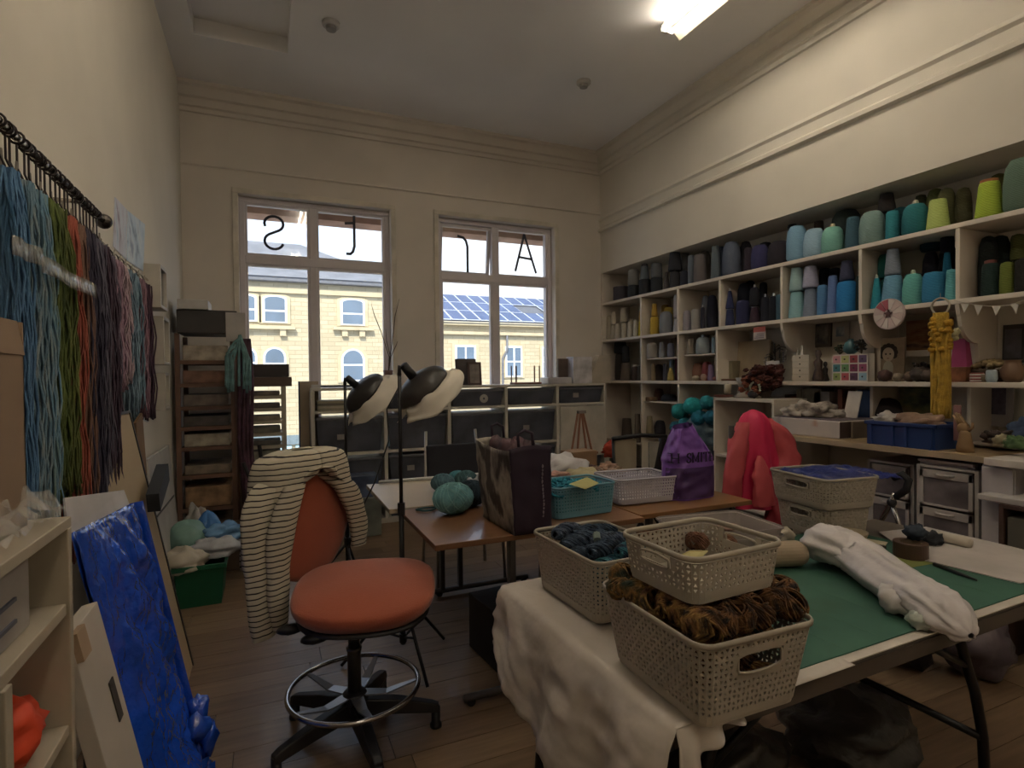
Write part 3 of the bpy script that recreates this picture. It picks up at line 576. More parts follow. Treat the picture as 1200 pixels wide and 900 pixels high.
pic(975, 994, 377, 400, RB-.03, mat('#b3aca4', .5), mat('#6c7c90', .6, hex2='#b8bcc0', vs=18), 'pale framed picture of blue tones above the coloured chest', mar=.25)
# teal teapot and plants above the coloured chest
ztop = at(995, 415, x=XR+.04).z
y = at(997, 410, x=XR+.1).y; t = thing('teal_vase', 'round teal vase standing on the coloured drawer chest', 'vase', (XR+.1, y, ztop)); B().lathe([(.02, 0), (.045, .02), (.05, .05), (.035, .085), (.015, .1), (.02, .11)], 18).obj('vase_body', mat('#2f5b62', .35), t, smooth=True)
def foliage(px, X, z, r, c, lab, n=26, name='dried_flowers', cat='flowers', h=None):
    y = at(px, 420, x=X).y; t = thing(name, lab, cat, (X, y, z)); h = h or r
    b = B()
    for i in range(n):
        a = random.uniform(0, 6.28); q = random.uniform(.2, 1); zz = h*random.uniform(.5, 1.7)
        p = Vector((r*q*cos(a)*.8, r*q*sin(a), zz)); b.tube([(0, 0, 0), (p.x*.5, p.y*.5, zz*.6), p], .002, 4)
    b.obj('stems', mat('#4a3c2a', .8), t)
    b = B()
    for i in range(n*2):
        a = random.uniform(0, 6.28); q = random.uniform(.1, 1); zz = h*random.uniform(.55, 1.75); s_ = r*random.uniform(.14, .26)
        b.blob((r*q*cos(a)*.8, r*q*sin(a), zz), s_, s_, s_*.7, .3, 3, n=7, seed=i)
    b.obj('flower_heads', mat(c, .9, 0, .5, 30), t); return t
foliage(984, XR+.1, ztop, .04, '#3d4a34', 'small dark green plant left of the teal vase on chest', 14, 'small_plant', 'plant')
foliage(1010, XR+.08, ztop, .055, '#33302c', 'dark dried flower bunch right of the teal vase', 16)
# round dial plaque
Xp = XR-.012; p = at(1042, 368, x=Xp); rr = 18*depth(p)/F
t = thing('round_plaque', 'round pink and white dial hanging from the second shelf', 'wall decoration', p)
Mr = Matrix.Rotation(PI/2, 4, 'Y')
B().lathe([(rr, -.006), (rr, .006)], 36, M=Mr).obj('disc', mat('#b8a6a2', .7), t)
for i in range(12):
    a0 = 2*PI*i/12+.03; a1 = 2*PI*(i+1)/12-.03; cc = '#a8505c' if i in (1, 2) else ('#c9bdb4' if i % 2 else '#bfa9a4')
    pts = [(.3*rr*cos(a0), .3*rr*sin(a0)), (.95*rr*cos(a0), .95*rr*sin(a0)), (.95*rr*cos(a1), .95*rr*sin(a1)), (.3*rr*cos(a1), .3*rr*sin(a1))]
    B().add([(-.007, y_, z_) for y_, z_ in pts]+[(-.010, y_, z_) for y_, z_ in pts], [[0, 3, 2, 1], [4, 5, 6, 7], [0, 1, 5, 4], [1, 2, 6, 5], [2, 3, 7, 6], [3, 0, 4, 7]]).obj('segment', mat(cc, .7), t, label='pink segment' if i in (1, 2) else None)
st = []
for i in range(10): r_ = rr*(.3 if i % 2 == 0 else .14); st.append((r_*cos(PI*i/5+.3), r_*sin(PI*i/5+.3)))
B().add([(-.008, a, c) for a, c in st]+[(-.014, a, c) for a, c in st], [list(range(10)), list(range(10, 20))]+[[i, (i+1) % 10, 10+(i+1) % 10, 10+i] for i in range(10)]).obj('star_centre', mat('#4a2c2c', .7), t)
# portrait drawing, generic curly haired head
o, w, h = panel('portrait_board', 1023, 1059, 396, 446, XR+.2, .015, mat('#8c7a64', .85, 0, .15, 12), 'brown board with a drawn curly haired head', 'drawing', z=SH3, lean=.04)
def disc(o, cy, cz, ry, rz, m, name, k=0):
    M = Matrix.Translation((-.002-k*.0015, cy, cz)) @ Matrix.Rotation(-PI/2, 4, 'Y')
    return B().lathe([(1, 0), (1, .002)], 20, M=M @ Matrix.Diagonal((rz, ry, 1, 1))).obj(name, m, o)
for i in range(9):
    a = PI*(i/8*1.3-.15); disc(o, w*.5+w*.22*cos(a), h*.66+h*.15*sin(a), w*.09, h*.07, mat('#2e241e', .9), 'drawn_curl')
disc(o, w*.5, h*.62, w*.19, h*.16, mat('#b3a08a', .8), 'drawn_face', 1); disc(o, w*.43, h*.63, w*.03, h*.02, mat('#33271f', .9), 'drawn_eye', 2); disc(o, w*.57, h*.63, w*.03, h*.02, mat('#33271f', .9), 'drawn_eye', 2); disc(o, w*.5, h*.53, w*.04, h*.01, mat('#7a4038', .9), 'drawn_mouth', 2); disc(o, w*.5, h*.28, w*.17, h*.2, mat('#a5a08e', .8), 'drawn_body', 0)
sunset = mat('#7a5038', .7, ramp=('#3a2a28', '#8c5a3c', '#a67a58', '#4c3c40'), vs=5, stretch=(1, 1, 4), lo=.3, hi=.7)
o, w, h = panel('sunset_painting', 1062, 1116, 374, 410, RB-.05, .02, sunset, 'brown and orange landscape painting at the back of shelf', 'painting'); 
panel('white_ledge', 1062, 1116, 410, 417, RB-.1, .08, shw, 'white narrow ledge below the landscape painting', 'ledge')
for i, (px, s_, c) in enumerate(((1037, .05, '#4a2c26'), (1052, .035, '#8c7c68'), (1066, .04, '#5c4636'), (1078, .06, '#3c2f28'), (1088, .05, '#4b3a30'))):
    y = at(px, 440, x=XR+.07).y; o = B().blob((0, 0, s_*.8), s_*.9, s_*.9, s_*.8, .15, 4, 14, i).obj('trinket', mat(c, .6, var=.4, vs=25), smooth=True, loc=(XR+.07, y, SH3)); tag(o, '%s small trinket in the row below the landscape painting' % ordn(i+1), 'trinket')
foliage(1083, XR+.22, SH3, .07, '#2f2a26', 'dark bunch of dried stems under the painting', 18)
# yellow knitted hank hanging from ring
Xh = XR-.1; p0 = at(1102, 359, x=Xh); p1 = at(1102, 492, x=Xh); t = thing('yellow_yarn_hank', 'long mustard yellow yarn hank hanging from a pale ring', 'yarn hank', (Xh, p0.y, p0.z))
rr = 9.5*depth(p0)/F; B().tube([(0, rr*cos(a), rr*sin(a)) for a in [2*PI*i/28 for i in range(28)]], .006, 6, closed=True).obj('ring', mat('#a89c8a', .5), t, smooth=True)
H_ = p0.z-rr-WT-.15; wr = 10*depth(p0)/F; b = B()
for i in range(30):
    a = 2*PI*i/30; q = random.uniform(.55, 1); ph = random.uniform(0, 6)
    b.tube([(q*wr*.55*cos(a+.3*sin(k*.6+ph)), q*wr*.95*sin(a+.3*sin(k*.6+ph))*(1 if k > 1 else .7), -rr+.01-H_*k/14) for k in range(15)], .009, 5)
b.obj('yarn_loops', mat('#b08a28', .9, 0, .2, 30, .6, 120), t, smooth=True)
b = B()
for i in range(46): a = random.uniform(0, 6.28); z = -rr-.02-random.uniform(0, .2); b.blob((wr*.6*cos(a), wr*.98*sin(a), z), .017, .017, .014, .2, n=7, seed=i)
b.obj('yarn_curls', mat('#ba8a1c', .9, 0, .2, 30, .6, 120), t, smooth=True)
B().tube([(0, 0, rr), (.0, 0, rr+.03)], .002, 5).obj('hook', mat('#999999', .4, .6), t)
# bunting
bt = thing('bunting', 'string of small white triangular flags under the second shelf', 'bunting', (XR-.01, 0, 0)); pts = []
for i, (px, py) in enumerate(((1118, 352), (1130, 355), (1147, 358), (1165, 359), (1182, 358), (1200, 352), (1215, 350))): p = at(px, py, x=XR-.01); pts.append((0, p.y, p.z))
B().tube(pts, .0025, 5).obj('string', mat('#b5ab9c', .8), bt)
for l, r, t_, bx, by in ((1126, 1136, 356, 1130, 367), (1142, 1152, 358, 1146, 370), (1163, 1173, 359, 1167, 370), (1184, 1194, 356, 1191, 368)):
    a, c, d = at(l, t_, x=XR-.01), at(r, t_, x=XR-.01), at(bx, by, x=XR-.01); b = B(); b.add([(-.002, a.y, a.z), (-.002, c.y, c.z), (-.002, d.y, d.z), (.001, a.y, a.z), (.001, c.y, c.z), (.001, d.y, d.z)], [[0, 1, 2], [3, 5, 4], [0, 3, 4, 1], [1, 4, 5, 2], [2, 5, 3, 0]]).obj('flag', mat('#b9b4aa', .8), bt)
# right end trinkets
y = at(1122, 428, x=XR+.1).y; o = box(0, .14, 0, .13, 0, .09).obj('orange_box', mat('#8a5430', .7, var=.3, vs=20), bevel=.004, loc=(XR+.07, y-.06, SH3)); tag(o, 'small orange brown box under the pink bag', 'box')
p = at(1122, 425, x=XR+.1); t = thing('pink_bag', 'bright pink gift bag standing on the orange box', 'bag', (XR+.14, p.y, SH3+.091)); B().add([(-.03, -.045, 0), (.03, -.045, 0), (.03, .045, 0), (-.03, .045, 0), (-.02, -.03, .17), (.02, -.03, .17), (.02, .03, .17), (-.02, .03, .17)], [[0, 3, 2, 1], [0, 1, 5, 4], [1, 2, 6, 5], [2, 3, 7, 6], [3, 0, 4, 7]]).obj('bag_body', mat('#a8386c', .5), t)
b = B()
for i in range(7): b.blob((-.05+.02*cos(i), .035*cos(i*2.1)-.02, .18+.03*sin(i*1.7)), .018, .022, .02, .2, n=8, seed=i)
o = b.obj('cream_rosette', mat('#b8ae80', .8), smooth=True, loc=(XR+.06, p.y, SH3+.09)); tag(o, 'pale yellow fabric flower in front of pink bag', 'fabric flower')
o = B().lathe([(.03, 0), (.035, .01), (.035, .045), (.03, .055)], 16).obj('striped_pot', band_mat('#8c3a34', '#c9bcb0', 18, 'Z', 0, .5, 0), smooth=False, loc=(XR+.06, at(1145, 440, x=XR+.06).y, SH3)); tag(o, 'small red and white striped pot on the third shelf', 'pot')
o = B().lathe([(.022, 0), (.028, .02), (.026, .06), (.022, .07)], 16).obj('blue_white_cup', mat('#9fb0bc', .4), smooth=True, loc=(XR+.05, at(1162, 440, x=XR+.05).y, SH3)); tag(o, 'pale blue cup beside striped pot', 'cup')
o = B().lathe([(.015, 0), (.022, .02), (.02, .045)], 12).obj('small_jar', mat('#7d6a54', .5), smooth=True, loc=(XR+.06, at(1154, 440, x=XR+.06).y, SH3)); tag(o, 'tiny brown jar between striped pot and blue cup', 'jar')
y = at(1163, 430, x=XR+.19).y; t = thing('flower_basket', 'dark basket heaped with pale dried flowers', 'basket', (XR+.19, y, SH3)); B().lathe([(.07, 0), (.09, .03), (.105, .07), (.1, .075)], 22).obj('basket_body', band_mat('#3c2c20', '#5a4430', 30, 'Z', 1, .8, .6), t, smooth=True)
b = B()
for i in range(30): a = i*2.4; q = .09*math.sqrt(i/30); b.blob((q*cos(a), q*sin(a), .09+.03*(1-i/30)+.005*sin(i*3)), .02, .02, .016, .25, n=8, seed=i)
b.obj('dried_heads', mat('#8c7650', .9, 0, .35, 30), t, smooth=True)
o = B().lathe([(.035, 0), (.055, .03), (.058, .07), (.04, .1), (.036, .12), (.042, .125)], 20).obj('brown_jug', mat('#6a4c34', .5), smooth=True, loc=(XR+.1, at(1187, 430, x=XR+.1).y, SH3)); tag(o, 'round brown jug right of the flower basket', 'jug')
pic(1174, 1200, 380, 425, RB-.04, mat('#2e2826', .6), mat('#3a3438', .6, hex2='#54505a', vs=12), 'dark picture at the back of the shelf behind brown jug')

# ------------------------------------------------------------------ worktop and things on it
wood = mat('#8c7453', .5, 0, .15, 3, hex2='#a48a64', stretch=(6, 1, 1), lo=.3, hi=.7)
WX = 3.33
yw1 = at(921.8, 511, x=WX).y+.15
wt = thing('worktop_bench', 'long wooden worktop with pale edge below the shelving', 'worktop', (WX, 0, 0))
box(0, RB-WX-.004, 1.62, yw1, WT-.035, WT).obj('top', wood, wt, bevel=.004); box(-.004, 0, 1.62, yw1, WT-.034, WT-.002).obj('edge_strip', mat('#a89478', .5), wt)
for y in (yw1-.05, 1.7): box(.08, .14, y-.03, y+.03, 0, WT-.036).obj('leg', mat('#4a3a2c', .6), wt)
wt2 = thing('white_worktop', 'white corner worktop at the right edge of the picture', 'worktop', (WX, 0, 0))
box(-.06, RB-WX-.004, .6, 1.615, WT-.035, WT+.002).obj('top', mat('#c8bfb8', .5), wt2, bevel=.004); box(.02, .05, .62, .66, 0, WT-.036).obj('side_panel', white, wt2)
# tall counter at the left end carrying the bouquet
cy0, cy1 = 3.08, at(841, 483, x=3.55).y
t = thing('side_counter', 'white open counter unit behind the pink coat', 'shelf unit', (3.5, cy0, 0)); H_ = 1.2; L_ = cy1-cy0
for nme, q in (('top', (0, .6, 0, L_, H_-.025, H_)), ('side_panel', (0, .6, 0, .02, 0, H_-.025)), ('side_panel', (0, .6, L_-.02, L_, 0, H_-.025)), ('back_panel', (.58, .6, .02, L_-.02, 0, H_-.025)), ('shelf', (0, .58, .02, L_-.02, .7, .72)), ('shelf', (0, .58, .02, L_-.02, .3, .32))): box(*q).obj(nme, shw, t, bevel=.003)
CZ = H_+.001
def cpos(px, py=470, X=3.62): return at(px, py, x=X).y
t = thing('candle', 'cream pillar candle on a dark dish on the counter', 'candle', (3.62, cpos(853), CZ)); B().lathe([(.045, 0), (.055, .008), (.05, .016), (.03, .012)], 20).obj('dish', mat('#4a3c34', .4), t); B().lathe([(.03, .03), (.03, .105), (.026, .11)], 18).obj('wax', mat('#c0b69c', .5), t, smooth=True); B().lathe([(.034, .014), (.012, .02), (.034, .03)], 16).obj('holder', mat('#8c8478', .4), t); B().tube([(0, 0, .108), (.002, 0, .12)], .0015, 4).obj('wick', mat('#222222'), t)
o = B().lathe([(.06, 0), (.075, .006), (.08, .016), (.075, .018)], 22).obj('red_dish', mat('#7a4438', .5), loc=(3.56, cpos(848, 478, 3.56), CZ)); tag(o, 'shallow red brown dish at the counter corner', 'dish')
t = thing('white_bowl', 'small white bowl beside the bouquet on counter', 'bowl', (3.62, cpos(872), CZ+.075)); B().lathe([(.03, 0), (.05, .04), (.066, .09), (.062, .088), (.045, .04), (.02, .01)], 22).obj('bowl_body', mat('#a49c92', .35), t, smooth=True)
t = thing('cream_dish', 'large cream upturned dish under the white bowl', 'dish', (3.66, cpos(878), CZ)); B().lathe([(.13, 0), (.14, .01), (.1, .05), (.05, .074)], 26).obj('dish_body', mat('#a0937e', .5), t, smooth=True)
o = B().blob((0, 0, .03), .03, .045, .028, .2, 3, 14, 3).obj('black_pouch', mat('#26201e', .7), smooth=True, loc=(3.53, cpos(882, 479, 3.53), CZ)); tag(o, 'small black pouch on the counter above pink coat', 'pouch')
t = foliage(894, 3.66, CZ-.0, .16, '#4a1f18', 'large bouquet of dried dark red and brown flowers', 60, 'flower_bouquet', 'flowers', h=.14)
b = B()
for i in range(22): a = i*1.9; q = .05+.09*(i % 5)/5; b.blob((-.1-.02*sin(i), q*cos(a)+.03, .1+.07*sin(a)), .022, .022, .016, .35, n=7, seed=i)
b.obj('rust_blooms', mat('#8c4c34', .9, 0, .4, 30), t); b = B()
for i in range(14): a = i*2.2; b.blob((-.12, -.03+.05*cos(a), .08+.05*sin(a)), .01, .01, .008, .3, n=6, seed=i)
b.obj('white_blooms', mat('#a8b098', .9, 0, .3, 30), t); B().lathe([(.05, 0), (.07, .05), (.05, .1)], 16).obj('vase_body', mat('#3a2c24', .5), t)
# paint stained carton
def wpos(px, py, X): return at(px, py, x=X).y
stain = mat('#b5aaa4', .7, ramp=('#5c4468', '#b4aaa6', '#bdb3ad', '#bdb3ad', '#b07a58'), vs=4.5, lo=.28, hi=.74)
y1, y0 = wpos(905, 500, WX+.08), wpos(984, 506, WX+.08)
t = thing('stained_box', 'long white box with purple and orange paint stains on worktop', 'box', (WX+.08, y0, WT)); box(0, .4, 0, y1-y0, .0, .115).obj('box_body', stain, t, bevel=.006); box(.0, .4, -.0015, 0, .005, .11).obj('end_flap', mat('#4a3630', .8), t, label='dark brown end flap')
box(.01, .39, .01, y1-y0-.01, .1155, .121).obj('box_lid', mat('#5c5058', .8), t)
y1, y0 = y0-.01, wpos(1012, 500, WX+.25)
o = box(.0, .24, 0, y1-y0-.02, 0, .11).obj('brown_carton', mat('#6a5c4c', .8), bevel=.004, loc=(WX+.17, y0+.02, WT)); tag(o, 'brown carton between the stained box and blue crate', 'box')
bx = [('book', 919, 924, 462, '#5c4034', 'brown book behind stained box'), ('book', 926, 932, 464, '#6a3a30', 'red brown book behind stained box'), ('book', 933, 938, 456, '#7d7468', 'grey book behind stained box'), ('picture_frame', 940, 962, 455, '#6b6a62', 'small grey framed print behind the stained box'), ('white_box', 953, 972, 459, '#8c8580', 'pale box behind the stained box'), ('book', 981, 987, 456, '#7a4230', 'orange spined book behind the stained box'), ('binder', 1004, 1020, 457, '#24406c', 'tall blue binder beside the blue crate')]
for nme, l, r, tp, c, lab in bx:
    X = XR+.14; y1 = wpos(l, 470, X); y0 = wpos(r, 470, X); z1 = at((l+r)/2, tp, x=X).z
    o = box(0, .15, 0, y1-y0-.003, 0, z1-WT).obj(nme, mat(c, .7, var=.2, vs=15), bevel=.003, loc=(X, y0, WT)); tag(o, lab, 'book' if nme == 'book' else 'box' if 'box' in nme else nme.replace('_', ' '))
def cloth_heap(px, X, z, rx, ry, rz, c, lab, name='cloth_heap', cat='cloth', seed=1, c2=None, al=1):
    y = at(px, 470, x=X).y; m = mat(c, .8, 0, .25, 12, .4, 30, hex2=c2, alpha=al)
    o = B().blob((0, 0, rz*.45), rx, ry, rz, .34, 2.6, 26, seed, flat=-rz*.45).obj(name, m, smooth=True, loc=(X, y, z+.001)); tag(o, lab, cat); return o
cloth_heap(950, WX+.25, WT+.122, .09, .17, .07, '#3b2a26', 'dark brown fabric heap on the stained box', seed=4, c2='#b0a498')
cloth_heap(932, WX+.2, WT+.122, .07, .09, .05, '#b3a698', 'cream fabric scrap on the left of stained box', seed=9)
cloth_heap(978, WX+.3, WT+.115, .06, .07, .045, '#a59a90', 'pale crumpled cloth at the right of the stained box', seed=12)
o, w, h = panel('white_card', 987, 1003, 457, 482, WX+.35, .01, mat('#b0a8a0', .7), 'white card leaning beside the blue binder', 'card', z=WT+.1, lean=.3)
# blue crate
y1, y0 = wpos(1016, 500, WX+.02), wpos(1096, 520, WX+.02); L_ = y1-y0; D_ = .27
t = thing('blue_crate', 'dark blue plastic crate on the wooden worktop', 'crate', (WX+.02, y0, WT))
bm_ = mat('#1c3872', .4, 0, .06, 4)
b = B(); b.box(0, D_, 0, L_, 0, .006); b.box(0, .006, 0, L_, .006, .14); b.box(D_-.006, D_, 0, L_, .006, .14); b.box(.006, D_-.006, 0, .006, .006, .14); b.box(.006, D_-.006, L_-.006, L_, .006, .14); b.obj('crate_body', bm_, t)
b = B(); b.box(-.012, .004, -.012, L_+.012, .12, .142); b.box(D_-.004, D_+.012, -.012, L_+.012, .12, .142); b.box(-.012, D_+.012, -.012, .004, .12, .142); b.box(-.012, D_+.012, L_-.004, L_+.012, .12, .142); b.obj('rim', bm_, t, bevel=.004)
for k in (.06, .4, .6, .94): box(-.009, 0, L_*k-.008, L_*k+.008, 0, .12).obj('rib', bm_, t)
box(.01, D_-.01, .01, L_-.01, .006, .11).obj('x', mat('#6a5850', .8)); o = bpy.data.objects['x']; o.name = 'crate_contents'; o.location = (WX+.02, y0, WT+.001); tag(o, 'folded brown cloth filling the blue crate', 'cloth')
cloth_heap(1042, WX+.15, WT+.11, .08, .09, .05, '#b0a8a0', 'white crumpled cloth on top of the blue crate', seed=5)
cloth_heap(1075, WX+.14, WT+.1, .09, .13, .06, '#8a6c58', 'tan cloth on top of the blue crate', seed=7)
y = wpos(1040, 475, XR+.25); o = B().blob((0, 0, .12), .08, .14, .13, .08, 2, 20, 2, flat=-.12).obj('dark_hat', mat('#1c1012', .8), smooth=True, loc=(XR+.22, y, WT)); tag(o, 'dark rounded bag behind the blue crate', 'bag')
land = mat('#6a6b50', .7, ramp=('#2b3540', '#5d6a52', '#8c8a60', '#9a8a70'), vs=6, stretch=(1, 1, 2), lo=.3, hi=.7)
o, w, h = panel('landscape_picture', 1054, 1100, 449, 492, RB-.05, .02, land, 'green landscape picture behind the blue crate', 'picture')
# wooden hand model
y = wpos(1131, 500, WX+.1); t = thing('hand_model', 'tan mannequin hand standing on the worktop', 'hand model', (WX+.1, y, WT)); hm = mat('#8a6a44', .6)
B().lathe([(.04, 0), (.038, .03), (.03, .07), (.026, .1), (.02, .115)], 18).obj('forearm', hm, t, smooth=True); B().blob((0, .008, .125), .018, .03, .035, .05, n=14).obj('palm', hm, t, smooth=True)
for i, (dy, L_) in enumerate(((.026, .055), (.012, .07), (-.002, .066), (-.014, .05))): B().tube([(0, dy, .14), (0, dy+.012+.004*i, .14+L_*.5), (-.006, dy+.03, .14+L_)], [.009, .008, .006], 8).obj('finger', hm, t, smooth=True)
B().tube([(0, -.015, .115), (0, -.034, .135), (-.002, -.036, .16)], [.01, .008, .006], 8).obj('thumb', hm, t, smooth=True)
o, w, h = panel('pink_card', 1117, 1126, 475, 500, WX+.16, .008, mat('#8a5c58', .6), 'narrow pinkish card behind the mannequin hand', 'card', z=WT+.05)
# papers and clutter at the right end
for i, (px, py, w_, d_, c, lab, rz) in enumerate(((1152, 512, .2, .26, '#8f8274', 'tan paper sheet on worktop by the hand model', .2), (1175, 520, .28, .3, '#8a7c70', 'large brownish tray paper at right worktop end', -.1), (1160, 497, .18, .2, '#6c5a50', 'brown papers at the back of the worktop', .5), (1180, 492, .2, .16, '#a39a90', 'white papers behind the brown tray', -.3))):
    p = at(px, py, z=WT+.01+.012*i); p.x = min(max(p.x, WX+.14), RB-.2); p.y = max(p.y, 1.2)
    o = box(-w_/2, w_/2, -d_/2, d_/2, 0, .008).obj('paper_stack', mat(c, .8), bevel=.001, loc=(p.x, p.y, WT+.002+.0115*i), rot=(0, 0, rz)); tag(o, lab, 'paper')
o, w, h = panel('photo_poster', 1154, 1187, 452, 500, XR+.33, .008, mat('#a8a2a6', .7), 'white poster with dark blue photo under third shelf', 'poster', lean=.03); face(o, w, h, mat('#3c3c54', .6, hex2='#6c6478', vs=14), .25, .85, .3, .95)
for i, (px, py, c, L_, rz, rr_) in enumerate(((1160, 488, '#33241c', .2, .5, .012), (1172, 494, '#241c1c', .2, 1.1, .012), (1180, 503, '#2c201c', .16, .2, .009))):
    X = WX+.3; y = at(px, py, x=X).y; z = WT+.06+.012*i; o = B().tube([(-L_/2*cos(rz), -L_/2*sin(rz), 0), (L_/2*cos(rz), L_/2*sin(rz), .02)], rr_, 8).obj('dark_tool', mat(c, .5), smooth=True, loc=(X, y, z)); tag(o, '%s dark handled tool on the papers at the right worktop end' % ordn(i+1), 'tool')
cloth_heap(1170, WX+.3, WT+.04, .06, .06, .05, '#3c2c28', 'dark brown clutter among papers on the worktop', seed=21); o = cloth_heap(1176, WX+.16, WT+.045, .04, .045, .04, '#8f8466', 'yellowish cloth ball on the worktop papers', seed=22); cloth_heap(1192, WX+.14, WT+.04, .04, .06, .04, '#3f5a30', 'green cloth at the right worktop end', seed=23); cloth_heap(1198, XR+.2, WT+.002, .08, .08, .1, '#4a5c80', 'blue fabric at the right edge under shelf', seed=24)
cloth_heap(1116, WX+.3, WT+.002, .06, .08, .05, '#a09888', 'pale cloth right of the blue crate', seed=25)
# plastic drawer units under the worktop
def drawer_tower(y0, y1, X, z1, lab, n_=4, first=.0):
    t = thing('plastic_drawer_tower', lab, 'drawers', (X, y0, 0)); w = y1-y0; fm = mat('#b3aca8', .45); clear = mat('#6b6468', .35, 0, .4, 7, spec=.5)
    b = B(); b.box(.0, .38, 0, .02, 0, z1); b.box(0, .38, w-.02, w, 0, z1); b.box(0, .38, .02, w-.02, z1-.015, z1); b.box(.36, .38, .02, w-.02, 0, z1-.015); b.obj('frame', fm, t, bevel=.003)
    hh = (z1-.03)/n_
    for i in range(n_):
        z0 = .015+i*hh; f = B(); rect = (.022, w-.022, z0+.006, z0+hh-.006)
        f.box(-.012, .0, rect[0], rect[1], rect[3]-.045, rect[3]); f.box(-.012, 0, rect[0], rect[1], rect[2], rect[2]+.012); f.box(-.012, 0, rect[0], rect[0]+.02, rect[2], rect[3]); f.box(-.012, 0, rect[1]-.02, rect[1], rect[2], rect[3])
        d = f.obj('drawer', fm, t, bevel=.002); box(-.006, -.002, rect[0]+.02, rect[1]-.02, rect[2]+.012, rect[3]-.045).obj('clear_front', clear, d)
        B().tube([(-.014, w*.35, rect[3]-.02), (-.03, w*.4, rect[3]-.022), (-.03, w*.6, rect[3]-.022), (-.014, w*.65, rect[3]-.02)], .006, 6).obj('handle', fm, d)
Xd = WX+.03
drawer_tower(at(1147, 590, x=Xd).y, at(1074, 580, x=Xd).y, Xd, .88, 'white plastic drawer tower with clear fronts under the worktop')
drawer_tower(at(1071, 580, x=Xd+.12).y, at(1020, 580, x=Xd+.12).y+.02, Xd+.12, .85, 'second plastic drawer tower further back beside the baskets')
for i, c in enumerate(('#8f8c98', '#a8a2a4')): 
    o = box(.02, .36, 0, .27, 0, .015).obj('flat_folder', mat(c, .5), bevel=.002, loc=(Xd-.02*i, at(1140, 540, x=Xd).y, .881+i*.016)); tag(o, ('lower' if i == 0 else 'upper')+' flat folder lying on the near drawer tower', 'folder')
y0, y1 = at(1190, 600, x=Xd-.02).y, at(1151, 590, x=Xd-.02).y
t = thing('white_side_cabinet', 'plain white cabinet under the worktop right of drawers', 'cabinet', (Xd-.02, y0, 0)); box(0, .5, 0, y1-y0, 0, WT-.04).obj('body', mat('#b9b4b8', .5), t, bevel=.003); box(-.015, 0, .004, y1-y0-.004, .02, WT-.05).obj('door', mat('#bcb6ba', .5), t, bevel=.002)
y0, y1 = at(1240, 600, x=Xd-.05).y, at(1178, 600, x=Xd-.06).y-.01
t = thing('filing_shelf', 'dark framed shelf with grey filing box at the right edge', 'shelf unit', (Xd-.14, y0, 0)); w = y1-y0
b = B(); b.box(0, .4, 0, .02, 0, .76); b.box(0, .4, w-.02, w, 0, .76); b.box(0, .4, .02, w-.02, .74, .76); b.box(0, .4, .02, w-.02, .28, .3); b.obj('frame', mat('#4c342a', .6), t, bevel=.002)
t2 = thing('filing_box', 'grey filing box with a white label holder on dark shelf', 'box', (Xd-.13, y0+.03, .301)); box(0, .35, 0, w-.06, 0, .4).obj('box_body', mat('#6c675c', .7), t2, bevel=.004)
h_ = box(-.008, 0, w-.06-.1, w-.06-.03, .2, .26).obj('label_holder', mat('#4a3f36', .4, .5), t2); box(-.011, -.006, w-.06-.09, w-.06-.04, .212, .248).obj('paper_label', mat('#b9b2a8', .7), h_)
o = box(0, .3, 0, .25, 0, .03).obj('white_tray', mat('#b4aeac', .5), bevel=.005, loc=(Xd-.13, y0+.03, .761)); tag(o, 'flat white tray on top of the dark framed shelf', 'tray')
# ------------------------------------------------------------------ storage unit under the windows
ux = [.37, 1.03, 1.667, 2.29, 2.9, 3.51]; UF = 5.4
t = thing('storage_unit', 'long white open storage unit standing under the windows', 'storage unit', (ux[0], UF, 0)); um = mat('#c4bcae', .55, 0, .05, 3)
def ub(n_, x0, x1, z0, z1, d=.37, m=um): return box(x0-ux[0], x1-ux[0], 0, d, z0, z1).obj(n_, m, t, bevel=.003)
ub('top', ux[0]-.01, ux[-1]+.015, 1.283, 1.31, .39); ub('plinth', ux[0], ux[-1], 0, .05)
for x in ux: ub('upright', x-.017, x+.017, .05, 1.283)
for i in range(5):
    for z in (1.07, .675): ub('shelf', ux[i]+.017, ux[i+1]-.017, z, z+.025)
cols_ = ['first', 'second', 'third', 'fourth', 'fifth']
smoke = mat('#52545e', .25, 0, .25, 5, .05, 10, alpha=.9, spec=.5)
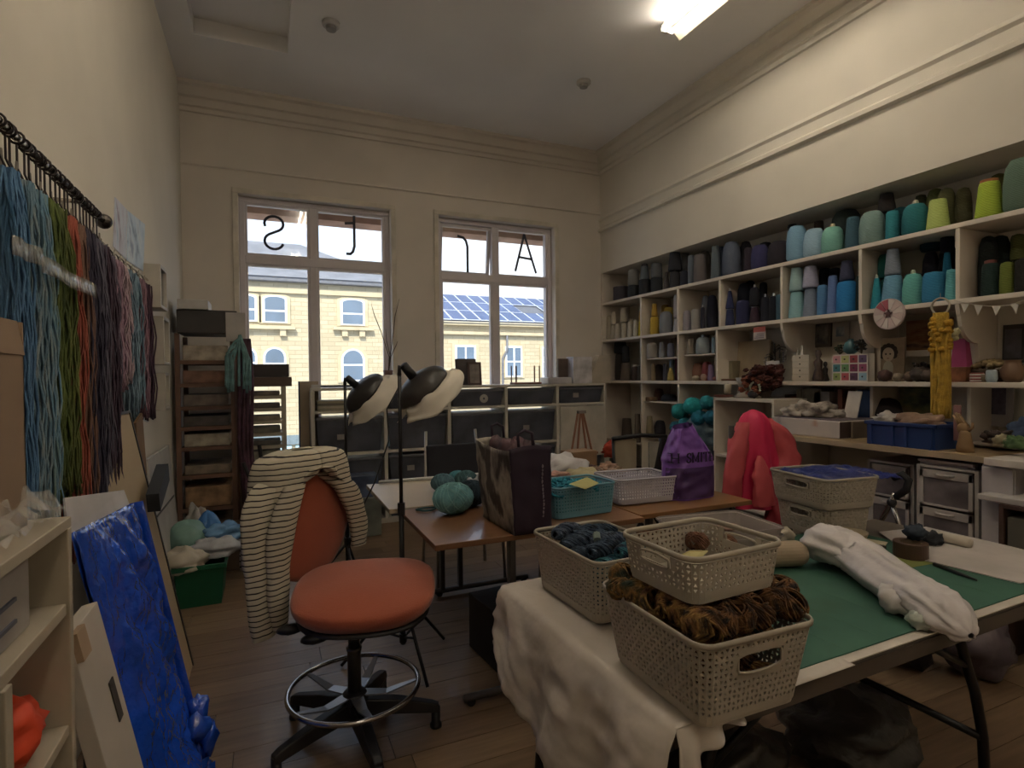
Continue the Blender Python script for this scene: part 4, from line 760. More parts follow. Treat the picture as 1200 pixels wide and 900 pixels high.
for i in range(5):
    for j, (z0, z1, hh) in enumerate(((1.095, 1.283, .15), (.7, 1.07, .31), (.05, .675, .34), (.05, .675, None))):
        if j == 0 and i == 0: continue
        if i == 4 and j in (1,): continue
        if hh is None: z0 = .4; hh = .22
        elif j == 2: hh = .3
        x0, x1 = ux[i]+.03, ux[i+1]-.03; w = x1-x0; d = .34
        row = ['top', 'middle', 'bottom', 'bottom'][j]; pos = {2: 'lower', 3: 'upper'}.get(j, '')
        b = thing('storage_bin', ('smoky plastic storage bin, %s row%s, %s column from left of the unit' % (row, (' '+pos) if pos else '', cols_[i])), 'storage bin', (x0, UF+.015, z0+.001), group='smoky bins in the window unit')
        bb = B()
        bb.add([(.02, .02, 0), (w-.02, .02, 0), (w-.02, d-.02, 0), (.02, d-.02, 0), (0, 0, hh), (w, 0, hh), (w, d, hh), (0, d, hh)], [[0, 3, 2, 1], [0, 1, 5, 4], [1, 2, 6, 5], [2, 3, 7, 6], [3, 0, 4, 7]])
        bb.obj('bin_body', smoke, b, bevel=.006)
        box(-.005, w+.005, -.008, d, hh-.002, hh+.022).obj('lid', mat('#5b5a62', .35, 0, .1, 4), b, bevel=.006)
        cc = random.choice(['#2f2c33', '#3b3233', '#2e3a40', '#3e3a44', '#4a3a36'])
        B().box(.035, w-.035, .03, d-.03, .004, hh*.86).obj('stored_fabric', mat(cc, .9, 0, .6, 9), b)
        if (i+j) % 3 == 1: box(w*.3, w*.3+.07, -.012, -.006, hh*.4, hh*.4+.05).obj('paper_label', mat('#8f8a86', .7), b)
        if (i, j) in ((2, 0),): B().lathe([(.012, -.012), (.012, -.016), (.045, -.016), (.045, -.01)], 20, M=Matrix.Translation((w*.62, 0, hh*.5)) @ Matrix.Rotation(-PI/2, 4, 'X') @ Matrix.Translation((0, 0, .02)), cap=False).obj('round_reel', mat('#a8a39c', .6), b)
# top left cell: stacked flat folders
for k in range(4):
    o = box(0, .56, 0, .33, 0, .022).obj('flat_folder', mat(['#8c8474', '#a49a88', '#6a6458', '#9c927c'][k], .7), bevel=.002, loc=(ux[0]+.04, UF+.01+.004*k, 1.096+.0235*k)); tag(o, '%s pale flat folder from below in the top left cell of the unit' % ordn(k+1), 'folder', 'folders in the window unit')
# white closed door with the little easel in front
o = box(ux[4]+.02, ux[5]-.02, UF-.02, UF-.002, .5, 1.06).obj('pale_board', mat('#bdb5a8', .6), bevel=.003); tag(o, 'plain pale board closing the right end of the window unit', 'panel')
# things on top of the unit
TZ = 1.311
def ty(px, X): return None
def tx(px, Y=5.55): return at(px, 440, y=Y).x
def ttz(px, py, Y=5.55): return at(px, py, y=Y).z
t = thing('framed_picture', 'dark wooden framed picture leaning on the unit, smaller front one', 'picture', (tx(547), 5.5, TZ)); w = tx(563, 5.5)-tx(547, 5.5); h = ttz(555, 424, 5.5)-TZ
f = B(); rect_frame(f, 0, w, 0, h, .022, 0, .015); f.obj('frame', mat('#4f3a34', .5), t, rot=(-.12, 0, 0)); box(.02, w-.02, .004, .01, .02, h-.02).obj('picture', mat('#8a8078', .7, var=.2, vs=20), t, rot=(-.12, 0, 0))
o = box(0, tx(560)-tx(536), 0, .02, 0, ttz(548, 420)-TZ).obj('grey_board', mat('#57504e', .7), loc=(tx(536), 5.58, TZ), rot=(-.1, 0, 0)); tag(o, 'dark grey board leaning behind the small framed picture', 'board')
# wooden peg rack
t = thing('peg_rack', 'small reddish wooden rack with upright dowels on the unit', 'rack', (tx(600), 5.55, TZ)); w = tx(632)-tx(600); rm = mat('#7a4a3c', .5)
box(0, w, -.06, .06, 0, .02).obj('base', rm, t, bevel=.003)
for k, q in enumerate((.02, .1, .2, .78, .86, .96)): B().tube([(q*w, -.03 if k % 2 else .03, .02), (q*w, -.03 if k % 2 else .03, .2)], .007, 8).obj('dowel', rm, t)
for l, r, tp, c, lab, Y in ((640, 668, 434, '#b9b2b4', 'low clear plastic tray on the unit', 5.5), (644, 657, 424, '#c4bcba', 'white packet standing on the low clear tray', 5.53), (657, 673, 420, '#5a4a40', 'brown magazine standing on the window unit', 5.56), (672, 694, 418, '#c6c0c4', 'translucent white tub on the window unit', 5.5), (694, 716, 416, '#b5a896', 'pale magazine file at the right end of the window unit', 5.5)):
    x0, x1 = tx(l, Y), tx(r, Y); h = ttz((l+r)/2, tp, Y)-TZ
    if 'file' in lab:
        M = Matrix.Translation((x0, Y, TZ)); b = B().add([(0, 0, 0), (x1-x0, 0, 0), (x1-x0, 0, h), (.1, 0, h), (0, 0, h*.35), (0, .1, 0), (x1-x0, .1, 0), (x1-x0, .1, h), (.1, .1, h), (0, .1, h*.35)], [[0, 1, 2, 3, 4], [9, 8, 7, 6, 5], [0, 5, 6, 1], [1, 6, 7, 2], [3, 8, 9, 4], [4, 9, 5, 0]]); o = b.obj('magazine_file', mat(c, .6), loc=(x0, Y, TZ), solid=.003)
    elif 'tray' in lab: h = .07; o = B().box(0, x1-x0, 0, .2, 0, h).obj('clear_tray', mat(c, .3), loc=(x0, Y-.05, TZ), bevel=.008)
    else: o = B().box(0, x1-x0, 0, .16 if 'tub' in lab else .02, 0, h-(.0)).obj('desk_item', mat(c, .5, var=.25, vs=9), loc=(x0, Y+(.06 if 'packet' in lab or 'magazine' in lab else 0), TZ), bevel=.004); o.name = 'plastic_tub' if 'tub' in lab else 'magazine' if 'magazine' in lab else 'packet'
    tag(o, lab, 'office supplies')
# vase with twigs near the mullion
t = thing('twig_vase', 'reddish vase holding tall bare twigs on the window unit', 'vase', (tx(456), 5.6, TZ)); B().lathe([(.04, 0), (.05, .05), (.045, .13), (.05, .16)], 16).obj('vase_body', mat('#7a5a52', .5), t, smooth=True)
for tw in (((456, 418), (447, 390), (439, 370), (435, 356)), ((457, 418), (461, 390), (463, 370), (468, 350)), ((458, 418), (464, 405), (466, 400)), ((457, 416), (453, 400), (452, 385))):
    P_ = [at(a, c, y=5.6)-Vector(t.location) for a, c in tw]; B().tube([(0, 0, .1)]+P_, [.004]*len(tw)+[.0015], 5).obj('twig', mat('#4a3c36', .8), t)
o = box(tx(364), tx(374), 5.44, 5.5, TZ, TZ+.03).obj('small_packet', mat('#c0bab4', .6)); tag(o, 'small white packet at the left end of the window unit', 'packet')
o = B().tube([(tx(376)+i*.025, 5.6+.006*(i % 2), TZ+.012) for i in range(14)], .01, 6).obj('chain_roll', mat('#3c3638', .6)); tag(o, 'dark knotted cord lying on the left of the unit', 'cord')
# leaning tan board left of the unit
a, c = at(350, 490, y=5.62), at(367, 490, y=5.62); z1 = at(350, 447, y=5.62).z
t = thing('leaning_board', 'tan board with dark blue edge standing left of window unit', 'board', (a.x, 5.6, 0)); box(.012, c.x-a.x+.05, 0, .02, 0, z1).obj('board_face', mat('#a5937c', .8), t); box(0, .012, -.003, .022, 0, z1).obj('blue_edge', mat('#2c3a6c', .6), t, label='dark blue edge')

# ------------------------------------------------------------------ drying racks in the corner
def tray_rack(x0, x1, y0, y1, z1, zs, m, tm, lab, trays):
    t = thing('tray_rack', lab, 'rack', (x0, y0, 0)); w, d = x1-x0, y1-y0
    for x in (0, w-.035):
        for y in (0, d-.035): box(x, x+.035, y, y+.035, 0, z1).obj('post', m, t, bevel=.002)
    for z in zs:
        box(.035, w-.035, .0, .02, z, z+.03).obj('rail', m, t); box(.0, w, d-.02, d, z, z+.03).obj('rail', m, t)
        box(.02, w-.02, .02, d-.02, z+.005, z+.02).obj('rack_shelf', m, t)
    for i, z in enumerate(zs):
        c, hh = trays[i % len(trays)]
        if hh:
            o = B().box(0, w-.1, 0, d-.08, 0, hh).obj('tray', mat(c, .7, 0, .35, 12), bevel=.006, loc=(x0+.05, y0+.03, z+.0305)); tag(o, '%s from bottom of the trays and boxes in %s' % (ordn(i+1), 'the brown corner rack' if w > .4 else 'the pale window rack'), 'tray', 'trays in the corner racks')
    return t
brw = mat('#6b4c3a', .6, 0, .2, 4); plm = mat('#b5a994', .6, 0, .1, 4)
rx0, rx1 = -.66, -.24
tray_rack(rx0, rx1, 5.0, 5.5, 1.76, (.12, .36, .62, .84, 1.0, 1.16, 1.34, 1.52), brw, None, 'tall brown wooden tray rack in the left corner', (('#5a4a3a', .12), ('#8a6a4a', .16), ('#7a6c5c', .07), ('#9a9080', .1), ('#4b4440', .08), ('#6c6058', .09), ('#7d5a48', .1), ('#a09484', .12)))
o = box(rx0+.02, rx1+.02, 4.98, 5.4, 1.761, 1.945).obj('dark_box', mat('#3a3634', .5), bevel=.006); tag(o, 'dark grey box on top of the brown corner rack', 'box')
o = box(rx0+.36, rx1+.08, 4.96, 4.98, 1.7, 1.93).obj('white_card', mat('#a9a29c', .6)); tag(o, 'white card hanging at the front of the dark box', 'card')
o = box(rx0+.03, rx0+.24, 4.95, 5.25, 1.946, 2.02).obj('white_box', mat('#b9b5b0', .5), bevel=.004); tag(o, 'small white box on top of the dark grey box', 'box')
r2 = (-.2, .145)
tray_rack(r2[0], r2[1], 5.4, 5.75, 1.33, (.3, .5, .66, .78, .89, 1.0, 1.11, 1.22), plm, None, 'narrow pale tray rack in front of the left window', (('#8c8474', .06), ('#6c6458', .05), ('#8f8a7a', .07), ('#5a5650', .04), ('#6e6a60', .05), ('#8a7c6c', .04), ('#5b544c', .04), ('#6a6054', .04)))
o = box(r2[0]-.03, r2[1]+.05, 5.38, 5.74, 1.331, 1.415).obj('brown_tray', mat('#5f4a3c', .6), bevel=.004); tag(o, 'wide brown tray on top of the pale rack', 'tray')
o = box(r2[0]-.02, r2[1]+.03, 5.4, 5.72, 1.416, 1.53).obj('black_case', mat('#38302e', .5), bevel=.006); tag(o, 'black case on top of the brown tray before window', 'case')
# scarf on a pole at the rack corner
t = thing('hanging_scarf', 'dark red and purple scarf hanging down the rack corner', 'scarf', (-.2, 4.93, 0))
b = B()
for k in range(7):
    ph = random.uniform(0, 6); x_ = -.02+.014*k
    b.tube([(x_+.012*sin(z_*5+ph)+.05*(1.75-z_)*.4, .015*sin(z_*3+ph), z_) for z_ in [1.72-.13*i for i in range(11)]], .014, 6)
b.obj('scarf_body', mat('#3c2228', .9, 0, .5, 10, hex2='#5c3a4c'), t, smooth=True); B().tube([(.0, .04, 0), (0, .04, 1.74)], .012, 8).obj('pole', mat('#4a2a22', .6), t)
b = B()
for k in range(14):
    a = random.uniform(-1, 1); b.tube([(.1*a*min(1, i/3), -.015-.01*i % 2, 1.72-.05*i+.03*sin(i+k)) for i in range(9)], .011, 5)
b.obj('teal_wool', mat('#5a7f80', .9, 0, .3, 14), t, smooth=True, label='pale teal wool looped over the pole')
# black folded stand with pink thing
t = thing('folded_stand', 'black folded metal frame with pink tag behind the cardigan', 'frame', (-.02, 4.6, 0)); bl_ = mat('#1f1c1e', .5)
for p_, q_ in (((-.16, 0, .78), (.12, 0, .0)), ((.14, 0, .8), (-.12, 0, .0)), ((-.05, .05, .9), (.02, .05, .3)), ((.02, -.03, .6), (.22, -.03, .74))): B().tube([p_, q_], .014, 8).obj('bar', bl_, t)
box(-.03, .09, -.04, -.02, .68, .77).obj('pink_tag', mat('#c04a6c', .5), t, rot=None)

# ------------------------------------------------------------------ left wall: rail and skeins
t = thing('chrome_rail', 'chrome wall rail with ball finial on the left wall', 'rail', (XL, 0, 0)); chrome = mat('#b8b0a8', .22, 1, .05, 5)
RX = -.6-XL; pe = at(120, 254, x=-.6)
B().tube([(RX, .9, 2.045), (RX, pe.y, 2.045)], .011, 12).obj('rod', chrome, t, smooth=True)
B().blob((RX, pe.y+.02, 2.045), .03, .03, .03, 0, n=20).obj('finial', mat('#5a5450', .25, .8), t, smooth=True)
for y in (1.2, pe.y-.25): B().tube([(0, y, 2.045), (RX, y, 2.045)], .008, 8).obj('bracket', chrome, t, smooth=True)
hk = None; dm = mat('#3c3434', .35, .7)
ys = [1.52+.041*i+random.uniform(-.01, .01) for i in range(int((pe.y-1.56)/.041))]
for i, y in enumerate(ys):
    if hk is None:
        hk = thing('rail_hook', 'dark metal hook on the chrome rail, %s from the ball finial' % ordn(len(ys)), 'hook', (-.6, y, 2.045), group='hooks on the chrome rail')
        B().tube([(0.016*cos(a), 0, .016*sin(a)) for a in [2*PI*k/12 for k in range(12)]], .0035, 5, closed=True).obj('loop', dm, hk); B().tube([(0, 0, -.016), (.0, 0, -.08), (.012, 0, -.11), (.012, 0, -.13)], .003, 5).obj('drop_bar', dm, hk)
        h0 = hk
    else: dup(h0, (-.6, y, 2.045), random.uniform(-.6, .6), label='dark metal hook on the chrome rail, %s from the ball finial' % ordn(len(ys)-i), group='hooks on the chrome rail')
def skein(y0, y1, z1, z0, m, lab, X=-.6, n=40, dx=.035, gather=True, seed=1, thick=.0055, group=None):
    rnd = random.Random(seed); yc = (y0+y1)/2; w = (y1-y0)/2; b = B(); H_ = z1-z0; K = 14
    for i in range(n):
        q = rnd.uniform(-1, 1); ox = rnd.uniform(-1, 1)*dx; ph = rnd.uniform(0, 9); L_ = H_*rnd.uniform(.93, 1.0); am = rnd.uniform(.003, .011)
        pts = []
        for k in range(K):
            u = k/(K-1); g = .55+.45*min(1, u*4)
            pts.append((ox*g+am*sin(ph+k*1.3), w*q*g+am*cos(ph*1.7+k*1.1), -L_*u))
        b.tube(pts, thick*rnd.uniform(.7, 1.3), 4)
    t = thing('yarn_skein', lab, 'yarn skein', (X, yc, z1), group=group or 'skeins hanging on the left wall')
    b.obj('strands', m, t, smooth=True)
    B().tube([(0, -.01, -.004), (0, 0, .05), (0, .01, -.004)], .003, 5).obj('hanging_loop', mat('#8c8478', .8), t)
    return t
def ymat(*cs, vs=9): return mat(cs[0], .95, 0, 0, vs, .5, 200, ramp=cs, stretch=(3, 3, .5), lo=.3, hi=.7)
def yz(px, py, X=-.6): p = at(px, py, x=X); return p.y, p.z
SK = [(-10, 12, 190, 640, ('#2f5f86', '#5580a8', '#2c4c70'), 'mid blue skein, leftmost on the rail'), (12, 26, 192, 640, ('#8c9a9a', '#5c7f94', '#a3a396'), 'pale blue and cream skein next to the mid blue one'), (28, 42, 215, 632, ('#7f927c', '#5d86a0', '#a3a38c'), 'thin grey green skein left of the dark green'),
      (40, 54, 217, 590, ('#2c3a1c', '#58682a', '#39481f'), 'dark moss green skein'), (52, 67, 220, 592, ('#5f6a2c', '#4c5824', '#868c44'), 'bright olive green skein with frayed edge'), (66, 80, 243, 688, ('#8c4a34', '#a8503c', '#6c3a30'), 'rust red skein reaching lowest of all'), (78, 89, 250, 640, ('#5c3a34', '#7a5a48', '#483034'), 'brown red skein right of the rust one'),
      (84, 103, 250, 625, ('#2c2c3c', '#3a3448', '#232530'), 'broad dark navy skein'), (100, 116, 252, 612, ('#4a4456', '#5d5a68', '#383244'), 'grey violet skein beside the navy one'), (110, 122, 265, 600, ('#3a2a38', '#4c3a4a', '#2b2430'), 'dark plum skein, rightmost under the finial')]
for i, (l, r, tp, bt_, cs, lab) in enumerate(SK):
    ya, z1 = yz(l, tp); yb, _ = yz(r, tp); _, z0 = yz((l+r)/2, bt_); z1 = min(yz((l+r)/2, tp)[1], 1.93)
    skein(ya, yb, z1, max(z0, .8), ymat(*cs), lab, n=130, seed=i+1, dx=.045, thick=.0034)
# lower board with hooks carrying the pastel skeins
X2 = -.645
SK2 = [(113, 124, 286, 470, ('#b0a8a0', '#8f8a90', '#a39a92'), 'pale grey skein, first of the pastel row'), (121, 131, 291, 505, ('#4c4656', '#6c6070', '#3c3a4c'), 'slate violet skein in the pastel row'), (129, 139, 300, 460, ('#8c6a7a', '#a08090', '#7c5a6c'), 'dusty pink skein in the pastel row'), (136, 146, 302, 452, ('#9a8088', '#b39aa0', '#8a7080'), 'pale rose skein in the pastel row'),
       (143, 152, 310, 500, ('#4c6072', '#6c8494', '#3c4c5c'), 'blue grey skein in the pastel row'), (150, 160, 318, 485, ('#5c7a8c', '#7c98a8', '#4a6478'), 'light denim blue skein in the pastel row'), (158, 167, 322, 492, ('#7a4c5c', '#94707c', '#5c3444'), 'wine pink skein in the pastel row'), (165, 174, 330, 494, ('#3a2832', '#54384a', '#2c2028'), 'dark plum skein, last of the pastel row')]
t = thing('hook_board', 'narrow hook strip on the wall carrying the pastel skeins', 'hook strip', (XL+.001, 0, 0))
pa, pb = at(112, 283, x=X2), at(176, 326, x=X2); B().tube([(.03, pa.y, pa.z+.03), (.03, pb.y, pa.z+.03)], .006, 8).obj('strip_rod', chrome, t)
for i, (l, r, tp, bt_, cs, lab) in enumerate(SK2):
    ya, z1 = yz(l, tp, X2); yb, _ = yz(r, tp, X2); _, z0 = yz((l+r)/2, bt_, X2); z1 = pa.z-.02
    skein(ya, yb, z1, z0, ymat(*cs), lab, X=X2, n=80, seed=i+30, dx=.03, thick=.0036, group='pastel skeins further along the left wall')
    B().tube([(.03, (ya+yb)/2, pa.z+.03), (.045, (ya+yb)/2, pa.z-.02)], .003, 5).obj('peg', dm, t)
# label strips across the skeins
for l, r, ty_, lab in ((18, 52, 298, 'left translucent plastic strip laid across the skeins'), (52, 114, 322, 'right translucent plastic strip across the skeins')):
    a, c = at(l, ty_-8 if l < 30 else ty_-15, x=-.53), at(r, ty_+2 if l < 30 else ty_+22, x=-.53); zz = (a.z+c.z)/2
    o = B().grid(lambda u, v: Vector((.006*sin(u*9), (c.y-a.y)*u, .045*(v-.5)+(c.z-a.z)*(u-.5)*.3)), 12, 2).obj('plastic_strip', film('#b5aea2', .38), smooth=True, loc=(-.535, a.y, zz), solid=.002); tag(o, lab, 'label strip')
# papers and box frames on the wall
def wallq(name, pts, m, lab, cat, X=XL+.004, th=.003):
    P_ = [at(a, c, x=X) for a, c in pts]; o_ = P_[0].copy(); b = B(); n_ = len(P_)
    b.add([p-o_ for p in P_]+[p-o_-Vector((th, 0, 0)) for p in P_], [list(range(n_)), list(range(n_, 2*n_))[::-1]]+[[i, n_+i, n_+(i+1) % n_, (i+1) % n_] for i in range(n_)])
    o = b.obj(name, m, loc=o_); tag(o, lab, cat) if lab else None; return o
art1 = mat('#b8b4c4', .7, ramp=('#6c5c74', '#bdbccb', '#c6ccd8', '#9fb4cc'), vs=7, stretch=(1, 2.5, 1), lo=.3, hi=.7)
wallq('watercolour_sheet', [(135, 231), (149, 246), (148, 304), (133, 289)], art1, 'pale lilac watercolour sheet, left of two on the left wall', 'paper')
wallq('watercolour_sheet', [(150, 247), (170, 263), (168, 318), (149, 305)], mat('#a9bfd4', .7, ramp=('#6a7a98', '#b0c6da', '#c9d6e0', '#8c9cb8'), vs=7, lo=.3, hi=.7), 'pale blue watercolour sheet, right of two on the left wall', 'paper')
def box_frame(l, r, t_, b_, lab, back='#7a7458', grp='white box frames on the left wall'):
    X = -.6; ya, yb = at(l, (t_+b_)/2, x=XL+.02).y, at(r, (t_+b_)/2, x=X).y
    yb = max(yb, ya+.16); z1 = at(r, t_+5, x=X).z; z0 = at(r, b_-2, x=X).z
    t = thing('box_frame', lab, 'box frame', (XL, ya, z0), group=grp); w, h, d = yb-ya, z1-z0, .09
    f = B()
    f.box(0, d, 0, .02, 0, h); f.box(0, d, w-.02, w, 0, h); f.box(0, d, .02, w-.02, 0, .02); f.box(0, d, .02, w-.02, h-.02, h); f.obj('frame', mat('#b5ada0', .5), t, bevel=.002); box(0, .012, .02, w-.02, .02, h-.02).obj('backing', mat(back, .7, var=.25, vs=10), t)
    return t, w, h
t, w, h = box_frame(173, 196, 313, 367, 'top white box frame on the left wall, glazed')
box(.07, .074, .02, w-.02, .02, h-.02).obj('glass', glass_mat(), t)
for k, (a_, c_) in enumerate(((370, 430), (432, 482))):
    t, w, h = box_frame(177+2*k, 199, a_, c_, ('middle' if k == 0 else 'bottom')+' white box frame on the left wall, open', '#6b675c')
    box(.015, .07, .05, .1, .02, .07).obj('tealight', mat('#d8c8a0', .5), t)
wallq('grey_card', [(163, 363), (178, 374), (177, 400), (165, 396)], mat('#7d8c98', .6), 'blue grey card pinned beside the box frames', 'card')
wallq('photo_card', [(163, 397), (177, 401), (177, 435), (164, 436)], mat('#b5a48c', .6, hex2='#8a6a4c', vs=9), 'tan and white photo card below the blue grey one', 'card')
wallq('white_sheet', [(166, 436), (176, 434), (174, 495), (166, 492)], mat('#aeb0b4', .6), 'long white sheet hanging beside pastel skeins', 'paper')
# wall heater panel: white panel leaning further along
t = thing('painted_board', 'large white board leaning on the left wall behind the boards', 'panel', (0, 0, 0)); 
b = B(); M = Matrix.Translation((-.58, 3.75, 0)) @ Matrix.Rotation(-.08, 4, 'Y'); b.box(0, .02, 0, .75, 0, .95, M); b.obj('panel_face', mat('#b0aca6', .5), t, bevel=.003); box(.021, .026, .05, .7, .6, .61, M).obj('groove', mat('#4a4644', .6), t)

# ------------------------------------------------------------------ boards leaning at the left
def lean_board(name, x0, y0, y1, L_, th, ang_, m, lab, cat='board', edge=None, rz=0, dz=0):
    t = thing(name, lab, cat, (x0, y0, dz), rz); M = Matrix.Rotation(-ang_, 4, 'Y'); w = y1-y0
    box(-th, 0, 0, w, 0, L_, M).obj('board_face', m, t, bevel=.002)
    if edge:
        e = mat(edge, .6); box(-th-.002, .004, w, w+.016, 0, L_, M).obj('edge_strip', e, t); box(-th-.002, .004, -.0, w, L_, L_+.012, M).obj('edge_strip', e, t)
    return t
lean_board('beige_board', -.36, 2.5, 3.12, 1.27, .03, .19, mat('#a68f6c', .8, 0, .06, 3), 'large beige board with dark edge leaning on the left wall', edge='#241d1a')
t = thing('masking_strip', 'brown cardboard piece hanging at the right of beige board', 'cardboard', (-.6, 3.25, 1.0)); B().box(0, .012, 0, .16, -.14, .2, Matrix.Rotation(.25, 4, 'X')).obj('card', mat('#7c5a36', .8), t)
t = thing('flat_box', 'dark blue grey flat box held behind beige board', 'box', (-.5, 2.9, .86)); B().box(0, .05, 0, .28, -.05, .04, Matrix.Rotation(.35, 4, 'X')).obj('lid_body', mat('#2c3038', .6), t)
# panel wrapped in blue plastic
t = thing('wrapped_panel', 'large panel wrapped in crinkled bright blue plastic', 'wrapped panel', (0, 0, 0))
bot = [(-.12, 1.55, .0), (-.17, 2.34, .0)]; tp = [(-.42, 1.60, 1.06), (-.42, 2.33, .98)]
wt_ = at(155, 590, x=-.42); wb = at(85, 625, x=-.42)
TL, TR = Vector((-.42, wb.y, wb.z)), Vector((-.42, wt_.y, wt_.z)); BR = at(240, 925, z=0.0); BL = Vector((BR.x-.0, TL.y+.0, 0))
N_ = ((TR-TL).cross(BL-TL)).normalized()
if N_.x < 0: N_ = -N_
def bluefn(side, th):
    def fn(u, v):
        p = TL.lerp(TR, u).lerp(BL.lerp(BR, u), v)
        e = min(u, 1-u, v+.05, 1-v)*4
        cr = .02*nn(u*7, v*9, 2+side)+.016*abs(nn(u*17+v*6, v*14, 5))+.008*nn(u*33, v*40, 2)+.03*abs(nn(u*3-v*4, v*3, 9))*min(1, e*2)
        ed = Vector((0, .03*nn(v*7, 3)*(1 if u > .5 else -1)*(abs(u-.5)*2)**4, 0))
        return p+N_*(side*(th+cr)*min(1, e+.2))+ed
    return fn
blue = mat('#0c44c0', .2, 0, .15, 6, 1.0, 26, spec=.7, coat=.4)
b = B().grid(bluefn(1, .02), 80, 110).grid(bluefn(-1, .015), 10, 12); b.obj('blue_plastic', blue, t, smooth=True, solid=.001)
b = B().grid(lambda u, v: TR.lerp(BR, v)+Vector((0, .012*sin(3*u), 0))+N_*(u-.5)*.06, 3, 20); b.obj('side_fold', blue, t, smooth=True, solid=.002)
b = B()
for i in range(7): b.blob(BR+Vector((.02*sin(i*2), -.03-.02*(i % 3), .03+.045*i)), .03, .045, .04, .4, 3, 10, i)
b.obj('bunched_plastic', blue, t, smooth=True)
q = B().add([TL+N_*-.01, TR+N_*-.01, TR+Vector((-.02, -.02, .05)), TL+Vector((-.02, .02, .08))], [[0, 1, 2, 3]]).obj('white_sheet_edge', mat('#b8b4b4', .6), t, solid=.004)
t = lean_board('white_flat_box', -.17, 1.31, 1.5, .93, .03, .2, mat('#b0a69a', .7, 0, .06, 5), 'flat white carton leaning between bookcase and blue panel', 'box')
M = Matrix.Rotation(-.2, 4, 'Y'); box(.0005, .003, .12, .15, .68, .77, M).obj('hand_slot', mat('#3a342e', .8), t); box(.0, .012, .0, .05, .875, .932, M).obj('brown_flap', mat('#a08468', .8), t)
for i in range(5): box(.0, .002, .04+.03*i, .055+.03*i, .1+.02*(i % 2), .16, M).obj('ink_mark', mat('#55504a', .8), t)
# ------------------------------------------------------------------ bookcase at the left edge
bx0, bx1 = XL+.005, -.345; by0, by1 = .70, 1.30; bz = 1.145
t = thing('white_bookcase', 'white bookcase at the left edge of the picture', 'bookcase', (bx0, by0, 0)); w_, d_ = by1-by0, bx1-bx0; bm = mat('#a89c88', .6, 0, .06, 4); 
for nme, q in (('top', (0, d_, 0, w_, bz-.02, bz)), ('side_panel', (0, d_, w_-.02, w_, 0, bz-.02)), ('side_panel', (0, d_, 0, .02, 0, bz-.02)), ('back_panel', (0, .01, .02, w_-.02, 0, bz-.02)), ('shelf', (.01, d_-.005, .02, w_-.02, .965, .987)), ('shelf', (.01, d_-.005, .02, w_-.02, .74, .76)), ('shelf', (.01, d_, .02, w_-.02, .03, .05))): box(*q).obj(nme, bm, t, bevel=.002)
def inb(x0, x1, y0, y1, z0, z1, name, m, lab, cat, bev=.004, rz=0):
    o = box(-(x1-x0)/2, (x1-x0)/2, -(y1-y0)/2, (y1-y0)/2, 0, z1-z0).obj(name, m, bevel=bev, loc=((x0+x1)/2, (y0+y1)/2, z0), rot=(0, 0, rz)); tag(o, lab, cat); return o
box(d_-.02, d_, .3, .325, .05, .965).obj('stile', bm, t, bevel=.002)
cart = thing('cardboard_box', 'open cardboard box on top of the white bookcase', 'box', (bx0+.04, .95, bz+.001)); cm = mat('#8f745a', .85, 0, .08, 5)
b = B(); b.box(0, .25, 0, .3, 0, .005); b.box(0, .004, 0, .3, 0, .3); b.box(.246, .25, 0, .3, 0, .3); b.box(0, .25, 0, .004, 0, .3); b.box(0, .25, .296, .3, 0, .3); b.obj('box_body', cm, cart)
B().add([(.25, 0, .3), (.25, .3, .3), (.24, .3, .36), (.24, -.0, .36)], [[0, 1, 2, 3]]).obj('flap', cm, cart, solid=.004); B().add([(0, .3, .3), (.25, .3, .3), (.24, .33, .36), (.0, .33, .36)], [[0, 1, 2, 3]]).obj('flap', cm, cart, solid=.004)
crk = thing('clear_wrap', 'crumpled clear plastic bag on the bookcase top', 'plastic bag', (bx1-.09, by1-.14, bz+.001))
B().grid(lambda u, v: Vector((.17*(v-.5)+.02*nn(u*6, v*5), .26*(u-.5), .012+.05*abs(nn(u*7, v*6, 1))+.03*sin(PI*v))), 26, 16).obj('plastic_film', film('#c8c2ba', .3), crk, smooth=True)
inb(bx0+.03, bx1-.03, .86, 1.19, .9875, 1.11, 'document_box', mat('#9a928a', .7), 'white document box on the upper shelf of the bookcase', 'box')
o = bpy.data.objects['document_box']
for i in range(2): box(.14, .144, -.14, .1, .03+.035*i, .036+.035*i).obj('ink_line', mat('#5a5a68', .7), o)
inb(bx0+.06, bx1-.02, .9, 1.0, .7605, .77, 'dark_folder', mat('#3a2f28', .7), 'dark folder flat on the lower bookcase shelf', 'folder')
def bag(name, x, y, z, rx, ry, rz_, m, lab, cat='bag', seed=1, amp=.2, fq=2.5, n=24, rot=None):
    o = B().blob((0, 0, rz_), rx, ry, rz_, amp, fq, n, seed, flat=-rz_*.96).obj(name, m, smooth=True, loc=(x, y, z+.001)); tag(o, lab, cat)
    if rot: o.rotation_euler = rot
    return o
bag('orange_cloth', -.43, 1.17, .7605, .07, .09, .06, mat('#d8401c', .6, 0, .15, 8), 'bright orange cloth on the lower bookcase shelf', 'cloth', 4)
bag('brown_bag', -.58, 1.18, .7605, .07, .05, .08, mat('#6a5238', .75, 0, .25, 12), 'brown leather bag behind the orange cloth in bookcase', 'bag', 8)
bag('lime_cloth', -.40, 1.06, .7605, .035, .04, .04, mat('#9cb828', .6), 'small lime green cloth before the orange cloth', 'cloth', 6)
B().tube([(-.36, 1.36, .45), (-.35, 1.385, .6), (-.345, 1.37, .66)], .008, 8).obj('walking_stick', mat('#141214', .4), smooth=True); tag(bpy.data.objects['walking_stick'], 'black curved stick standing at the bookcase end', 'stick')
